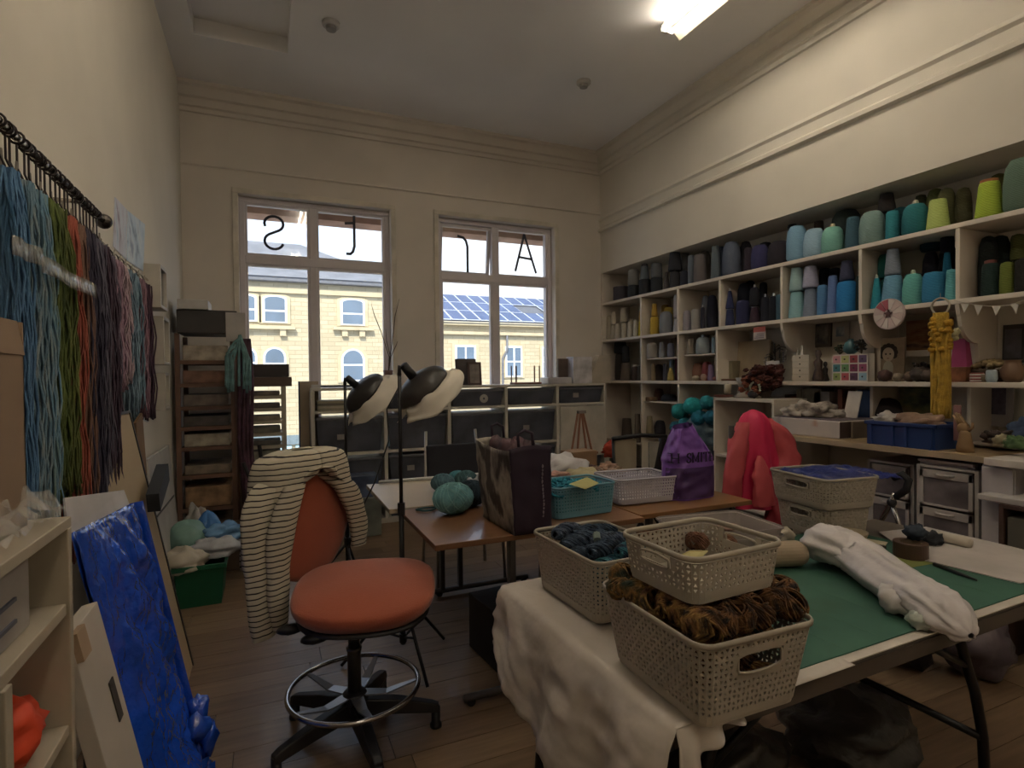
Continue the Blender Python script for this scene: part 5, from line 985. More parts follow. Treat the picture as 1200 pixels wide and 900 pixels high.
# green crate with plastic bags
gm = mat('#0f5a3a', .45, 0, .1, 4); p0 = at(204, 718, z=0); t = thing('green_crate', 'dark green plastic crate on the floor by left wall', 'crate', (p0.x, p0.y+.02, 0))
Lw, Ld, Hc = .27, .36, .25; b = B()
b.add([(.02, .02, 0), (Lw-.02, .02, 0), (Lw-.02, Ld-.02, 0), (.02, Ld-.02, 0), (0, 0, Hc), (Lw, 0, Hc), (Lw, Ld, Hc), (0, Ld, Hc)], [[0, 3, 2, 1], [0, 1, 5, 4], [1, 2, 6, 5], [2, 3, 7, 6], [3, 0, 4, 7]]); b.obj('crate_body', gm, t, solid=.006)
f = B(); f.box(-.015, Lw+.015, -.015, .0, Hc-.02, Hc+.01); f.box(-.015, Lw+.015, Ld, Ld+.015, Hc-.02, Hc+.01); f.box(-.015, 0, 0, Ld, Hc-.02, Hc+.01); f.box(Lw, Lw+.015, 0, Ld, Hc-.02, Hc+.01); f.obj('rim', gm, t, bevel=.004)
cx_, cy_ = p0.x+.11, p0.y+.2
bag('white_bag', cx_-.06, cy_-.08, .17, .13, .12, .09, mat('#b5aa98', .45, 0, .08, 8, .4, 14), 'cream stuffed plastic bag at the left in the green crate', 'plastic bag', 3)
bag('teal_bag', cx_-.07, cy_+.12, .2, .12, .11, .14, mat('#7fa89c', .35, 0, .15, 6, .4, 12, alpha=.9), 'pale teal yarn in clear bag above the green crate', 'plastic bag', 11, .1, 2)
bag('clear_bag', cx_+.1, cy_+.02, .24, .15, .11, .07, mat('#b4b6bc', .3, 0, .1, 8, .5, 14), 'white translucent plastic bag at right over the green crate', 'plastic bag', 15)
def peak(name, x, y, z, w, h, m, lab, seed):
    def fn(u, v):
        a = 2*PI*u; r = w*(1-v)**.6*(1+.35*nn(cos(a)*2+seed, sin(a)*2, v*2)); return Vector((r*cos(a), r*sin(a)*.6, h*v))
    o = B().grid(fn, 24, 10, wu=True).obj(name, m, smooth=False, loc=(x, y, z)); tag(o, lab, 'plastic bag'); return o
peak('blue_bag', cx_+.04, cy_+.2, .3, .13, .22, mat('#3c7cc4', .25, 0, .2, 6, .5, 15), 'peaked light blue plastic bag behind the green crate bags', 1)
bag('blue_film', cx_+.15, cy_+.1, .32, .12, .1, .06, mat('#6a9ccc', .25, 0, .2, 6, .6, 15), 'light blue plastic film spreading to the right of crate', 'plastic bag', 31, .3)
bag('clear_bag', -.5, 4.65, .02, .1, .12, .22, mat('#9a9690', .35, 0, .1, 8, .5, 12), 'pale plastic bag standing in front of the corner rack', 'plastic bag', 41)
inb(-.45, -.1, 4.55, 4.85, .001, .3, 'brown_carton', mat('#5c4838', .8), 'brown carton on the floor before the corner rack', 'box')
inb(-.15, .05, 4.3, 4.5, .001, .2, 'dark_carton', mat('#3c2f28', .8), 'small dark carton behind the hanging cardigan', 'box')
# ------------------------------------------------------------------ middle tables
topm = mat('#8a5f40', .35, 0, .06, 2, .02, 60, hex2='#7d5436', stretch=(1, 8, 1), coat=.2); steel = mat('#6a6664', .35, .8)
def trestle(x0, x1, y0, y1, z, m, lab, em='#5a3c28', frame=True, name='table'):
    t = thing(name, lab, 'table', (x0, y0, 0)); w, d = x1-x0, y1-y0
    box(0, w, 0, d, z-.024, z).obj('tabletop', m, t, bevel=.003)
    for x in (.1, w-.1) if frame else ():
        B().tube([(x, .02, .035), (x, d-.02, .035)], .016, 10).obj('foot_bar', steel, t, smooth=True)
        for y in (d*.5,): 
            box(x-.02, x+.02, y-.13, y-.09, .035, z-.024).obj('leg', steel, t, bevel=.004); box(x-.02, x+.02, y+.09, y+.13, .035, z-.024).obj('leg', steel, t, bevel=.004)
        for y in (.05, d-.05): B().tube([(x-.012, y, .018), (x+.012, y, .018)], .018, 12).obj('castor', mat('#1d1b1b', .5), t)
    if frame: box(.1, w-.1, d*.5-.012, d*.5+.012, z-.09, z-.03).obj('cross_rail', steel, t)
    return t
TA = trestle(.59, 1.585, 2.12, 2.775, .74, topm, 'brown topped folding table in the middle of the room', frame=False)
TB = trestle(1.6, 2.31, 2.17, 2.79, .738, mat('#91663e', .38, 0, .06, 2, hex2='#82582f', coat=.2), 'orange brown table under the purple bag', frame=False)
TW = trestle(.545, 1.95, 2.8, 3.52, .74, mat('#b8a68c', .4, 0, .05, 3), 'cream topped table behind the brown table', frame=False)
B().tube([(.62, 3.5, .752), (1.3, 3.48, .752)], .01, 8).obj('white_rod', mat('#c9c6c4', .3), smooth=True); tag(bpy.data.objects['white_rod'], 'white rod lying along the far edge of cream table', 'rod')
def tfoot(t, x0, x1, y, legs):
    ox, oy = t.location.x, t.location.y; B().tube([(x0-ox, y-oy, .035), (x1-ox, y-oy, .035)], .016, 10).obj('foot_bar', steel, t, smooth=True)
    for x in legs: box(x-ox-.014, x-ox+.014, y-oy-.02, y-oy+.02, .04, .715).obj('leg', steel, t, bevel=.004)
    for x in (x0+.03, x1-.03): B().tube([(x-ox, y-oy-.012, .018), (x-ox, y-oy+.012, .018)], .018, 12).obj('castor', mat('#1d1b1b', .5), t)
tfoot(TA, .74, 1.45, 2.24, (.965, 1.12)); tfoot(TW, .95, 1.6, 3.44, (1.0, 1.12)); tfoot(TB, 1.68, 2.25, 2.5, (1.9, 2.02))
# far chair behind the cream table
t = thing('metal_chair', 'dark chair with pale metal frame behind the cream table', 'chair', (1.25, 3.75, 0)); cmx = mat('#9a948c', .3, .7)
for x in (-.24, .24):
    B().tube([(x, -.18, 0), (x*.95, -.15, .45), (x*.9, .2, .47)], .011, 8).obj('leg', cmx, t, smooth=True); B().tube([(x, .22, 0), (x*.92, .2, .47), (x*.8, .27, 1.0)], .011, 8).obj('leg', cmx, t, smooth=True)
B().lathe([(.2, 0), (.24, .02), (.22, .045)], 20, c=(0, 0, .45)).obj('seat', mat('#23222a', .8), t, smooth=True); box(-.2, .2, .22, .25, .66, .9).obj('backrest', mat('#23222a', .8), t, bevel=.01)

# ------------------------------------------------------------------ yarn balls, bags on the brown table
TZ_ = .741
def ball(px, py, r, c, c2, lab, z=TZ_, grp='teal yarn balls on the brown table'):
    p = at(px, py, z=z+r*.85); t = thing('yarn_ball', lab, 'yarn ball', (p.x, p.y, z), group=grp)
    B().blob((0, 0, r*.85), r*1.15, r, r*.85, .02, 3, 20).obj('core', mat(c, .95, 0, .2, 25, .6, 150), t, smooth=True); b = B()
    rnd = random.Random(int(px))
    for i in range(16):
        A = Matrix.Rotation(rnd.uniform(0, PI), 3, 'Z') @ Matrix.Rotation(rnd.uniform(-.6, .6), 3, 'X')
        pts = []
        for k in range(16): q = 2*PI*k/16; v = A @ Vector((cos(q)*r*1.0, .25*r*sin(i*2.3), sin(q)*r)); v.normalize(); pts.append(Vector((v.x*r*1.17, v.y*r*1.02, v.z*r*.87+r*.87)))
        b.tube(pts, r*.035, 4, closed=True)
    b.obj('wound_strands', mat(c2, .95, 0, .2, 25), t, smooth=True); return t
ball(531, 584, .085, '#6aa4ac', '#7cb4b8', 'large pale teal yarn ball at the front of heap'); ball(519, 566, .06, '#4a6c7a', '#5a7f8c', 'grey teal yarn ball behind the large ball'); ball(536, 560, .05, '#3a7888', '#4a8c98', 'dark teal yarn ball at the back of the heap'); ball(552, 578, .075, '#2a3c48', '#364a58', 'navy teal yarn ball beside the tote bag'); ball(546, 562, .06, '#38565c', '#466a70', 'slate teal yarn ball close behind tote bag')
p = at(500, 598, z=TZ_); o = B().tube([p+Vector((.0+.045*cos(a)*(1+.2*sin(3*a)), .03*sin(a), .006)) for a in [2*PI*k/20 for k in range(21)]]+[p+Vector((.1, .03, .02))], .005, 6).obj('yarn_tail', mat('#3a6468', .9), smooth=True); tag(o, 'teal yarn tail curled at the table edge', 'yarn')
p = at(530, 552, z=.78)
o = B().grid(lambda u, v: Vector((.36*(u-.5), .26*(v-.5), .02+.09*abs(nn(u*6, v*6, 2))+.05*sin(PI*u)*sin(PI*v))), 26, 20).obj('white_bag', film('#d4d4d8', .6), smooth=False, loc=(p.x+.05, 2.95, .741)); tag(o, 'crumpled white plastic bag behind the yarn balls', 'plastic bag')
# tote bag
a, c, e = at(570, 612, z=TZ_), at(640, 632, y=2.16), at(552, 530, y=2.2)
TA0, TB0, TC0 = at(603, 628, z=TZ_), at(646, 622, z=TZ_), at(557, 607, z=TZ_)
W_, D_, H_ = (TB0-TA0).length*1.0, max(.2, (TC0-TA0).length), .36; rz_t = math.atan2(TB0.y-TA0.y, TB0.x-TA0.x)
t = thing('tote_bag', 'tall tote bag, grey leaf print and dark purple side', 'bag', TA0, rz_t)
tm_ = mat('#77706a', .75, 0, 0, 5, .15, 30, ramp=('#3c3230', '#857b72', '#a39a8c', '#4a403a'), stretch=(1.5, 1.5, .9), lo=.4, hi=.62); pm_ = mat('#2c1a2e', .75, 0, .12, 4)
def tote(u, v):                                                   # u around, v up
    k = u*4; s_ = k-int(k); i = int(k) % 4; P4 = [(0, 0), (1, 0), (1, 1), (0, 1)]; a_, c_ = P4[i], P4[(i+1) % 4]
    x = (a_[0]+(c_[0]-a_[0])*s_-.5); y = (a_[1]+(c_[1]-a_[1])*s_-.5); f_ = 1+.12*v+.04*nn(x*3, y*3, v*3)
    bl_ = .012*sin(PI*s_)*sin(PI*min(1, v*1.1)); nx = (0, 1, 0, -1)[i]; ny = (-1, 0, 1, 0)[i]
    return Vector(((x*W_*f_)+nx*bl_+W_/2-.02*v+.006*nn(u*9, v*6), y*D_*f_+ny*bl_+D_/2+.006*nn(u*7, v*7, 3), H_*v+(.012*sin(u*12) if v > .9 else 0)))
def quadr(u0, u1): return lambda u, v: tote(u0+(u1-u0)*u, v)
B().grid(quadr(.5, 1), 30, 16).obj('printed_side', tm_, t, smooth=True, solid=.003); B().grid(quadr(0, .5), 30, 16).obj('purple_side', pm_, t, smooth=True, solid=.003, label='dark purple side panel')
B().box(.0, W_, 0, D_, 0, .004).obj('base', pm_, t)
b = B()
for i in range(9): b.blob((.04+.011*i, .05+.035*((i*4) % 9), H_-.035+.01*sin(i)), .036, .045, .045, .3, 3, 10, i)
b.obj('stuffed_cloth', mat('#6a4a50', .8, 0, .4, 10, hex2='#3a3038'), t, smooth=True, label='pinkish and dark cloth in the bag mouth')
b = B()
for i in range(14): q = tote(.185, .2+.045*i)+Vector((0, -.002, 0)); b.blob(q+Vector((.003, -.004, 0)), .004, .003, .005+.003*(i % 2), .3, 4, 6, i)
b.obj('pale_lettering', mat('#8a7c84', .7), t)
for uu in (.06, .56):
    p1, p2 = tote(uu, 1), tote(uu+.08, 1); B().tube([p1, p1+Vector((.0, .01, .05)), (p1+p2)/2+Vector((0, .015, .065)), p2+Vector((0, .01, .05)), p2], .007, 6).obj('handle', pm_, t, smooth=True)

# ------------------------------------------------------------------ lattice baskets
def rrpath(L_, W_, r, n):                                          # rounded rectangle, evenly spaced points + normals
    segs = []; per = 2*(L_-2*r)+2*(W_-2*r)+2*PI*r; out_ = []
    def pt(s_):
        for (kind, ln, a) in (('l', L_-2*r, 0), ('c', PI*r/2, 0), ('l', W_-2*r, 1), ('c', PI*r/2, 1), ('l', L_-2*r, 2), ('c', PI*r/2, 2), ('l', W_-2*r, 3), ('c', PI*r/2, 3)):
            if s_ <= ln:
                cs = [(L_/2-r, -W_/2+r), (L_/2-r, W_/2-r), (-L_/2+r, W_/2-r), (-L_/2+r, -W_/2+r)]
                if kind == 'l':
                    st_ = [(-L_/2+r, -W_/2), (L_/2, -W_/2+r), (L_/2-r, W_/2), (-L_/2, W_/2-r)][a]; d = [(1, 0), (0, 1), (-1, 0), (0, -1)][a]; nrm = [(0, -1), (1, 0), (0, 1), (-1, 0)][a]
                    return (st_[0]+d[0]*s_, st_[1]+d[1]*s_), nrm
                th = -PI/2+a*PI/2+s_/r; c_ = cs[a]; return (c_[0]+r*cos(th), c_[1]+r*sin(th)), (cos(th), sin(th))
            s_ -= ln
        return pt(0)
    return [pt(per*i/n) for i in range(n)]
def basket(name, L_, W_, H_, taper, m, lab, cat, loc, rz, cell=.0125, hole='tri', r=.03, handle=True, wall=.0028, group=None, solid_low=.02, rows_skip=1):
    t = thing(name, lab, cat, loc, rz, group); n = int((2*(L_+W_)-.05)/cell); n -= n % 2
    P_ = rrpath(L_, W_, r, n); rows = max(3, int((H_-.02)/cell)); b = B()
    def pt(i, z, frac=0):
        (x, y), _ = P_[i % n]; (x2, y2), _ = P_[(i+1) % n]; x, y = x+(x2-x)*frac, y+(y2-y)*frac; k = 1-taper*(1-z/H_); return Vector((x*k, y*k, z))
    z0, z1 = .012, H_-.014; dz = (z1-z0)/rows
    hz0, hz1 = H_*.56, H_*.80
    def inhandle(i, j):
        if not handle: return False
        (x, y), nm = P_[i % n]; zz = z0+(j+.5)*dz
        return abs(nm[0]) > .9 and abs(y) < W_*.2 and hz0 < zz < hz1
    for j in range(rows):
        za, zb = z0+j*dz, z0+(j+1)*dz
        for i in range(n):
            if inhandle(i, j): continue
            a, c, d, e = pt(i, za), pt(i, za, 1), pt(i, zb, 1), pt(i, zb)
            near = handle and (inhandle(i-1, j) or inhandle(i+1, j) or inhandle(i, j-1) or inhandle(i, j+1))
            if near or j < rows_skip: b.add([a, c, d, e], [[0, 1, 2, 3]]); continue
            up = (i+j) % 2 == 0
            if hole == 'tri':
                h = [pt(i, za+dz*.2, .2), pt(i, za+dz*.2, .8), pt(i, za+dz*.8, .5)] if up else [pt(i, za+dz*.2, .5), pt(i, za+dz*.8, .85), pt(i, za+dz*.8, .15)]
                if up: b.add([a, c, d, e]+h, [[0, 1, 5, 4], [1, 2, 6, 5], [2, 3, 6], [3, 0, 4, 6]])
                else: b.add([a, c, d, e]+h, [[0, 1, 4], [1, 2, 5, 4], [2, 3, 6, 5], [3, 0, 4, 6]])
            else:
                h = [pt(i, za+dz*.25, .3), pt(i, za+dz*.25, .7), pt(i, za+dz*.75, .7), pt(i, za+dz*.75, .3)]
                b.add([a, c, d, e]+h, [[0, 1, 5, 4], [1, 2, 6, 5], [2, 3, 7, 6], [3, 0, 4, 7]])
    o = b.obj('lattice_wall', m, t, solid=wall); 
    bb = B(); vs = [pt(i, .004) for i in range(n)]; bb.add(vs+[v+Vector((0, 0, .008)) for v in vs], [list(range(n))[::-1], list(range(n, 2*n))]+[[i, (i+1) % n, n+(i+1) % n, n+i] for i in range(n)]); bb.obj('base', m, t)
    rim = B(); 
    for (o0, o1, za, zb) in ((-.002, .004, H_-.011, H_),):
        ring = []
        for i in range(n):
            (x, y), nm = P_[i]; ring.append([Vector((x+nm[0]*o0, y+nm[1]*o0, za)), Vector((x+nm[0]*o1, y+nm[1]*o1, za)), Vector((x+nm[0]*o1, y+nm[1]*o1, zb-.003)), Vector((x+nm[0]*(o0+o1)/2, y+nm[1]*(o0+o1)/2, zb)), Vector((x+nm[0]*o0, y+nm[1]*o0, zb-.003))])
        vs = [v for q in ring for v in q]; rim.add(vs, [[i*5+k, ((i+1) % n)*5+k, ((i+1) % n)*5+(k+1) % 5, i*5+(k+1) % 5] for i in range(n) for k in range(5)])
    rim.obj('rim', m, t, smooth=True)
    if handle:
        for s_ in (1, -1):
            zm = (hz0+hz1)/2; k = 1-taper*(1-zm/H_); hw, hh = W_*.2*k, (hz1-hz0)/2*.95; pts = []
            for q in range(24):
                a = 2*PI*q/24; yy = max(-1, min(1, 1.35*cos(a)))*hw; pts.append((s_*(L_/2*k+.001), yy, zm+hh*sin(a)))
            B().tube(pts, .0026, 6, closed=True).obj('handle_rim', m, t, smooth=True)
    return t
# ------------------------------------------------------------------ folding table, cloth and mat
FT = thing('folding_table', 'large folding table with dark curved legs in the foreground', 'table', (.70, .845, 0), math.radians(1.5)); FZ = .74; fw_, fd_ = 1.83, .77
box(.0, fw_, 0, fd_, FZ-.045, FZ-.002).obj('tabletop', mat('#5f5448', .6), FT, bevel=.012)
box(-.004, fw_+.004, -.004, .008, FZ-.05, FZ-.012).obj('edge_band', mat('#4c4138', .6), FT)
blk = mat('#141214', .4, .3)
for x, s_ in ((.2, -1), (1.13, 1)):
    for y in (.09, fd_-.09):
        B().tube([(x, y, FZ-.05), (x+.01*s_, y, FZ-.13), (x+.09*s_, y, .44), (x+.13*s_, y, .3), (x+.14*s_, y, .2), (x+.11*s_, y, .0)], .0145, 10).obj('leg', blk, FT, smooth=True)
    B().tube([(x+.12*s_, .09, .30), (x+.12*s_, fd_-.09, .30)], .012, 8).obj('cross_bar', blk, FT, smooth=True)
    B().tube([(x-.24*s_, .09, FZ-.06), (x+.05*s_, .09, .53)], .0095, 8).obj('brace', blk, FT, smooth=True)
# white cloth: flat part plus hanging part
clm = mat('#c4bab0', .36, 0, .04, 5, .6, 12, spec=.5)
def clothfn(u, v):                                                 # u: far -> near, v: inner edge -> hanging hem
    y = fd_+.01-(fd_+.03)*u; xin = .5 if u < .9 else .5
    drop = .17+.10*sin(PI*min(1, u*1.1))+.08*u+.04*nn(u*5, 7)
    if v < .5: s_ = v/.5; x = xin*(1-s_)-.012*s_; z = FZ+.0015+.002*abs(nn(u*8, s_*5, 3))
    else:
        s_ = (v-.5)/.5; fold = .02*sin(u*19+1)*s_+.03*nn(u*6, s_*2, 4)*s_+.012*nn(u*16, s_*7, 6)*min(1, s_*3)+.006*abs(nn(u*30, s_*12, 2))
        x = -.014-.02*sin(min(1, s_*4)*PI/2)-.03*s_+fold; z = FZ-drop*s_; y += .02*nn(u*4, s_*3, 8)*s_
    return Vector((x, y, z))
cl = B().grid(clothfn, 60, 40).obj('white_tablecloth', clm, smooth=True, loc=FT.location, rot=FT.rotation_euler, solid=.0015); tag(cl, 'white plastic cloth over the left end of the folding table', 'tablecloth')
def clothnear(u, v):
    x = .15*(1-u)-.014; drop = .01+.12*u**2+.02*nn(u*4, 3)*u; s_ = v
    return Vector((x, -.014-.012*min(1, s_*4)-.015*s_*(1+sin(u*17)), FZ+.001-drop*s_+(.0 if s_ else .001)))
b = B().grid(clothnear, 40, 12).obj('front_drop', clm, cl, smooth=True, solid=.0015)
# wide white under sheet strip along the near edge
box(.5, 1.6, -.006, .03, FZ-.0015, FZ+.0012).obj('under_sheet', clm, cl)
gmat = mat('#2f5a48', .75, 0, 0, 3, ramp=('#2c5544', '#336350', '#2b5a4a', '#2a4f38'), lo=.3, hi=.7)
mt = thing('cutting_mat', 'large green cutting mat on the folding table', 'mat', FT.location, FT.rotation_euler.z)
B().prism([(.36, .02), (1.52, .02), (1.52, .72), (.36, .76)], FZ+.002, FZ+.005).obj('mat_surface', gmat, mt)
mt.children[0].location.z = 0
M_ = Matrix.Translation((1.22, .36, FZ+.0052)); B().box(-.17, .17, -.06, .06, 0, .0006, M_ @ Matrix.Rotation(-.1, 4, 'Z')).obj('yellow_patch', mat('#6f7434', .75), mt, label='faded yellow rectangle')
lm = mat('#486c56', .8)
for i in range(8): B().box(.4+.14*i, .401+.14*i, .04, .7, FZ+.005, FZ+.0053).obj('grid_line', lm, mt)
bd = thing('white_board', 'white sheet of card on the far right of folding table', 'card', (0, 0, 0)); P_ = [at(1030, 624, z=FZ+.006), at(1074, 655, z=FZ+.006), at(1195, 684, z=FZ+.006), at(1290, 668, z=FZ+.006), at(1180, 640, z=FZ+.006), at(1085, 618, z=FZ+.006)]
B().add([p for p in P_]+[p+Vector((0, 0, .003)) for p in P_], [list(range(6))[::-1], list(range(6, 12))]+[[i, (i+1) % 6, 6+(i+1) % 6, 6+i] for i in range(6)]).obj('card_sheet', mat('#b0a8a4', .6), bd)
a, c = at(1095, 661, z=FZ+.012), at(1145, 680, z=FZ+.012); o = B().tube([a, a.lerp(c, .6), c], [.007, .006, .003], 8).obj('craft_knife', mat('#1c1a1a', .4), smooth=True); tag(o, 'slim black craft knife lying on white card', 'knife')

bask = mat('#a3998a', .45, 0, .05, 5)
b1 = basket('lattice_basket', .345, .285, .175, .17, bask, 'large off white lattice basket of brown yarn, lowest in front', 'basket', (.86, 1.0, FZ+.004), 0)
# orientation: long side along the view
b1.location = (.838, .932, FZ+.006); b1.rotation_euler = (0, 0, math.radians(89))
b2 = basket('lattice_basket', .36, .26, .175, .12, bask, 'off white lattice basket of dark blue yarn beside the cloth edge', 'basket', (.885, 1.40, FZ+.006), math.radians(92))
b3 = basket('lattice_basket', .255, .22, .1, .1, bask, 'shallow off white lattice basket stacked on the brown yarn', 'basket', (.838, .93, .958), math.radians(3))
b4 = basket('lattice_basket', .27, .31, .125, .1, bask, 'off white lattice basket under the blue cloth, upper of stack', 'basket', (2.09, 1.60, .868), math.radians(-7))
b5 = basket('lattice_basket', .235, .27, .13, .1, bask, 'lower lattice basket of the stack holding the blue cloth', 'basket', (2.095, 1.605, FZ+.006), math.radians(-7))
teal = mat('#6298ac', .4, 0, .08, 5); b6 = basket('plastic_basket', .345, .24, .15, .08, teal, 'teal plastic basket of teal yarn on brown table', 'basket', (1.345, 2.36, TZ_), math.radians(3), .0155, 'sq', handle=False)
wpl = mat('#b9b6c0', .4, 0, .05, 5); b7 = basket('plastic_basket', .36, .27, .135, .1, wpl, 'empty white plastic basket between teal basket and purple bag', 'basket', (1.78, 2.46, TZ_), math.radians(-4), .0155, 'sq', handle=False)
def tray(name, L_, W_, H_, m, lab, loc, rz, inner=None):
    t = thing(name, lab, 'tray', loc, rz); n = 48; P_ = rrpath(L_, W_, .03, n); prof = [(.93, .0), (.94, .003), (.99, H_-.008), (1.03, H_-.006), (1.03, H_)]
    vs = []; 
    for k, z in prof: vs += [Vector((x*k, y*k, z)) for (x, y), _ in P_]
    B().add(vs, [list(range(n))[::-1]]+[[j*n+i, j*n+(i+1) % n, (j+1)*n+(i+1) % n, (j+1)*n+i] for j in range(4) for i in range(n)]).obj('tray_body', m, t, smooth=False, solid=.002); return t
cpm = mat('#a89c98', .3, 0, .06, 6, alpha=.75)
for i in range(3):
    tr_ = tray('plastic_tray', .36, .27, .06, cpm, ('top', 'middle', 'bottom')[2-i]+' translucent plastic tray of the nested stack on table edge', (1.50, 1.57, FZ+.006+.026*i), math.radians(-8))
B().blob((0, 0, .012), .05, .03, .012, .1, n=12).obj('x', mat('#8a6a60', .7), smooth=True, loc=(1.6, 1.62, .803)); o = bpy.data.objects['x']; o.name = 'pink_packet'; tag(o, 'small pinkish packet inside the top plastic tray', 'packet')
# skeins in the baskets
def variegated(*cs, vs=24): return mat(cs[0], .95, 0, 0, vs, .4, 180, ramp=cs, lo=.35, hi=.65)
def hank_mesh(m, L_, R_, seed, n=30, turns=1.1):
    rnd = random.Random(seed); b = B(); K = 14
    for i in range(n):
        a0 = 2*PI*i/n; q = rnd.uniform(.7, 1.08); pts = []
        for k in range(K):
            u = k/(K-1); a = a0+turns*2*PI*(u-.5); env = sin(PI*(.08+.84*u))**.55; pts.append(((u-.5)*L_, R_*q*env*cos(a), R_*q*env*sin(a)))
        b.tube(pts, R_*.125, 4)
    o = b.obj('twisted_strands', m, None, smooth=True); me = o.data; bpy.data.objects.remove(o); return me
def coil_mesh(m, R_, seed):
    b = B(); rnd = random.Random(seed); rnd_ = [rnd.random() for _ in range(40)]
    for i in range(34):
        ph = i/34; A = Matrix.Rotation(ph*PI, 3, 'Z') @ Matrix.Rotation(.45+.5*rnd.random(), 3, 'X')
        pts = []
        for k in range(18):
            a = 2*PI*k/18; rr_ = R_*(.82+.2*rnd_[i]); v = A @ Vector((rr_*cos(a), rr_*sin(a), R_*.35*cos(a*.5))); pts.append(Vector((v.x, v.y, v.z*.8)))
        b.tube(pts, R_*.06, 4, closed=True)
    o = b.obj('coil', m, None, smooth=True); me = o.data; bpy.data.objects.remove(o); return me
def put(me, name, loc, rot, lab, cat, group, sc=1):
    t = thing(name, lab, cat, loc, 0, group); o = bpy.data.objects.new('yarn_strands', me); COL.objects.link(o); o.parent = t; o.rotation_euler = rot; o.scale = (sc, sc, sc); return t
brn = [variegated('#1c120a', '#6a4424', '#8f6a34', '#2c1c10'), variegated('#2a1a10', '#4c3018', '#7a5028', '#1c1410'), variegated('#3a2a18', '#8a6430', '#5c4a28', '#2a3a30'), variegated('#1c1410', '#3c2818', '#5a3a20', '#1a120c')]
hm_ = [hank_mesh(brn[i % 4], .17, .033, i) for i in range(4)]; cm_ = [coil_mesh(brn[i % 3], .036, i) for i in range(3)]
O = Vector(b1.location); Rz = Matrix.Rotation(b1.rotation_euler.z, 3, 'Z')
def inbask(Ob, Rb, u, v, z): p = Rb @ Vector((u, v, 0)); return (Ob.x+p.x, Ob.y+p.y, Ob.z+z)
# pixel placed visible coils in front row, the rest as hanks
k = 0
vis = [(722, 672, 1, 2), (742, 692, 1, 2), (764, 703, 1, 0), (786, 708, 1, 0), (803, 718, 1, 0), (826, 735, 1.15, 0), (846, 732, 1, 1), (868, 722, 1, 1), (892, 716, 1.05, 1), (916, 704, 1.05, 1), (936, 706, 1, 1), (924, 688, 1, 1), (901, 684, 1, 0), (716, 686, .8, 2)]
for (px, py, sc, mi) in vis:
    p = at(px, py, z=.935); k += 1; p = p+(Vector((.838, .93, p.z))-p)*.1
    put(cm_[mi], 'yarn_hank', (p.x, p.y, .93), (random.uniform(-.4, .4), random.uniform(-.5, .5), random.uniform(0, 6)), 'brown orange coiled hank, %s along the rim of the front basket' % ordn(k), 'yarn hank', 'brown hanks in the front basket', sc)
k = 0
for j, z in ((0, .055), (1, .095), (2, .135), (3, .16)):
    for i in range(5):
        u = -.112+.05*i+(.012 if j == 3 else 0); v = (-.03 if j == 1 else .035) if i % 2 else (.03 if j == 1 else -.035); k += 1
        put(hm_[(i+j) % 4], 'yarn_hank', inbask(O, Rz, u, v*.9, z), (random.uniform(0, 3), random.uniform(-.15, .15), b1.rotation_euler.z+PI/2+random.uniform(-.3, .3)), 'dark brown hank in front basket, %s layer up, %s from near end' % (ordn(j+1), ordn(i+1)), 'yarn hank', 'twisted brown hanks in the front basket', .72)
blu = [variegated('#16202e', '#2c3c54', '#3c4c60', '#1a2838'), variegated('#1c2838', '#33455c', '#27384c', '#141c28'), variegated('#14303c', '#2a6a78', '#26405c', '#1a2838'), variegated('#20283a', '#384660', '#4a566a', '#1a2030')]
hb_ = [hank_mesh(blu[i], .17, .03, i+10) for i in range(4)]
O = Vector(b2.location); Rz2 = Matrix.Rotation(b2.rotation_euler.z, 3, 'Z'); k = 0
for j, z in ((0, .05), (1, .1), (2, .14), (3, .168)):
    for i in range(6 if j > 1 else 4):
        u = (-.125+.05*i) if j > 1 else -.1+.066*i; v = .034*((-1)**(i+j)); k += 1
        put(hb_[2 if (j == 3 and i in (0,)) else (i+j) % 4 if j < 3 else (0, 1, 3)[i % 3]], 'yarn_hank', inbask(O, Rz2, u, v, z), (random.uniform(0, 3), random.uniform(-.15, .15), b2.rotation_euler.z+PI/2+random.uniform(-.5, .5)), 'dark blue hank in left basket, %s layer up, %s from near end' % (ordn(j+1), ordn(i+1)), 'yarn hank', 'dark blue hanks in the left basket', .85)
p = at(700, 633, z=.925); o = B().tube([p, p+Vector((.01, .02, .012))], .011, 8).obj('grey_tag', mat('#6c7a74', .7)); tag(o, 'grey green paper tag among the dark blue hanks', 'tag')
# brown loose hanks in the shallow basket
lb = [variegated('#4c2c1c', '#6c4430', '#8a6048', '#5a3826')]
ll = hank_mesh(lb[0], .17, .03, 77, 20, .4); lc = coil_mesh(lb[0], .032, 9)
for i, (px, py, z, me, lab) in enumerate(((817, 634, 1.01, lc, 'light brown coiled hank in the middle of shallow basket'), (781, 634, .99, ll, 'light brown long hank at the left in shallow basket'), (851, 640, .99, lc, 'light brown curl of yarn at right in shallow basket'))):
    p = at(px, py, z=z); put(me, 'yarn_hank', (p.x, p.y, z), (.3*i, .2, .5-i), lab, 'yarn hank', None, .85)
P_ = [at(788, 655, z=1.0), at(808, 645, z=1.012), at(830, 645, z=1.01), at(812, 662, z=1.0)]; o = B().add(P_+[q-Vector((0, 0, .002)) for q in P_], [[0, 1, 2, 3], [7, 6, 5, 4]]).obj('yellow_note', mat('#b0a468', .7)); tag(o, 'pale yellow paper note in the shallow basket', 'paper')
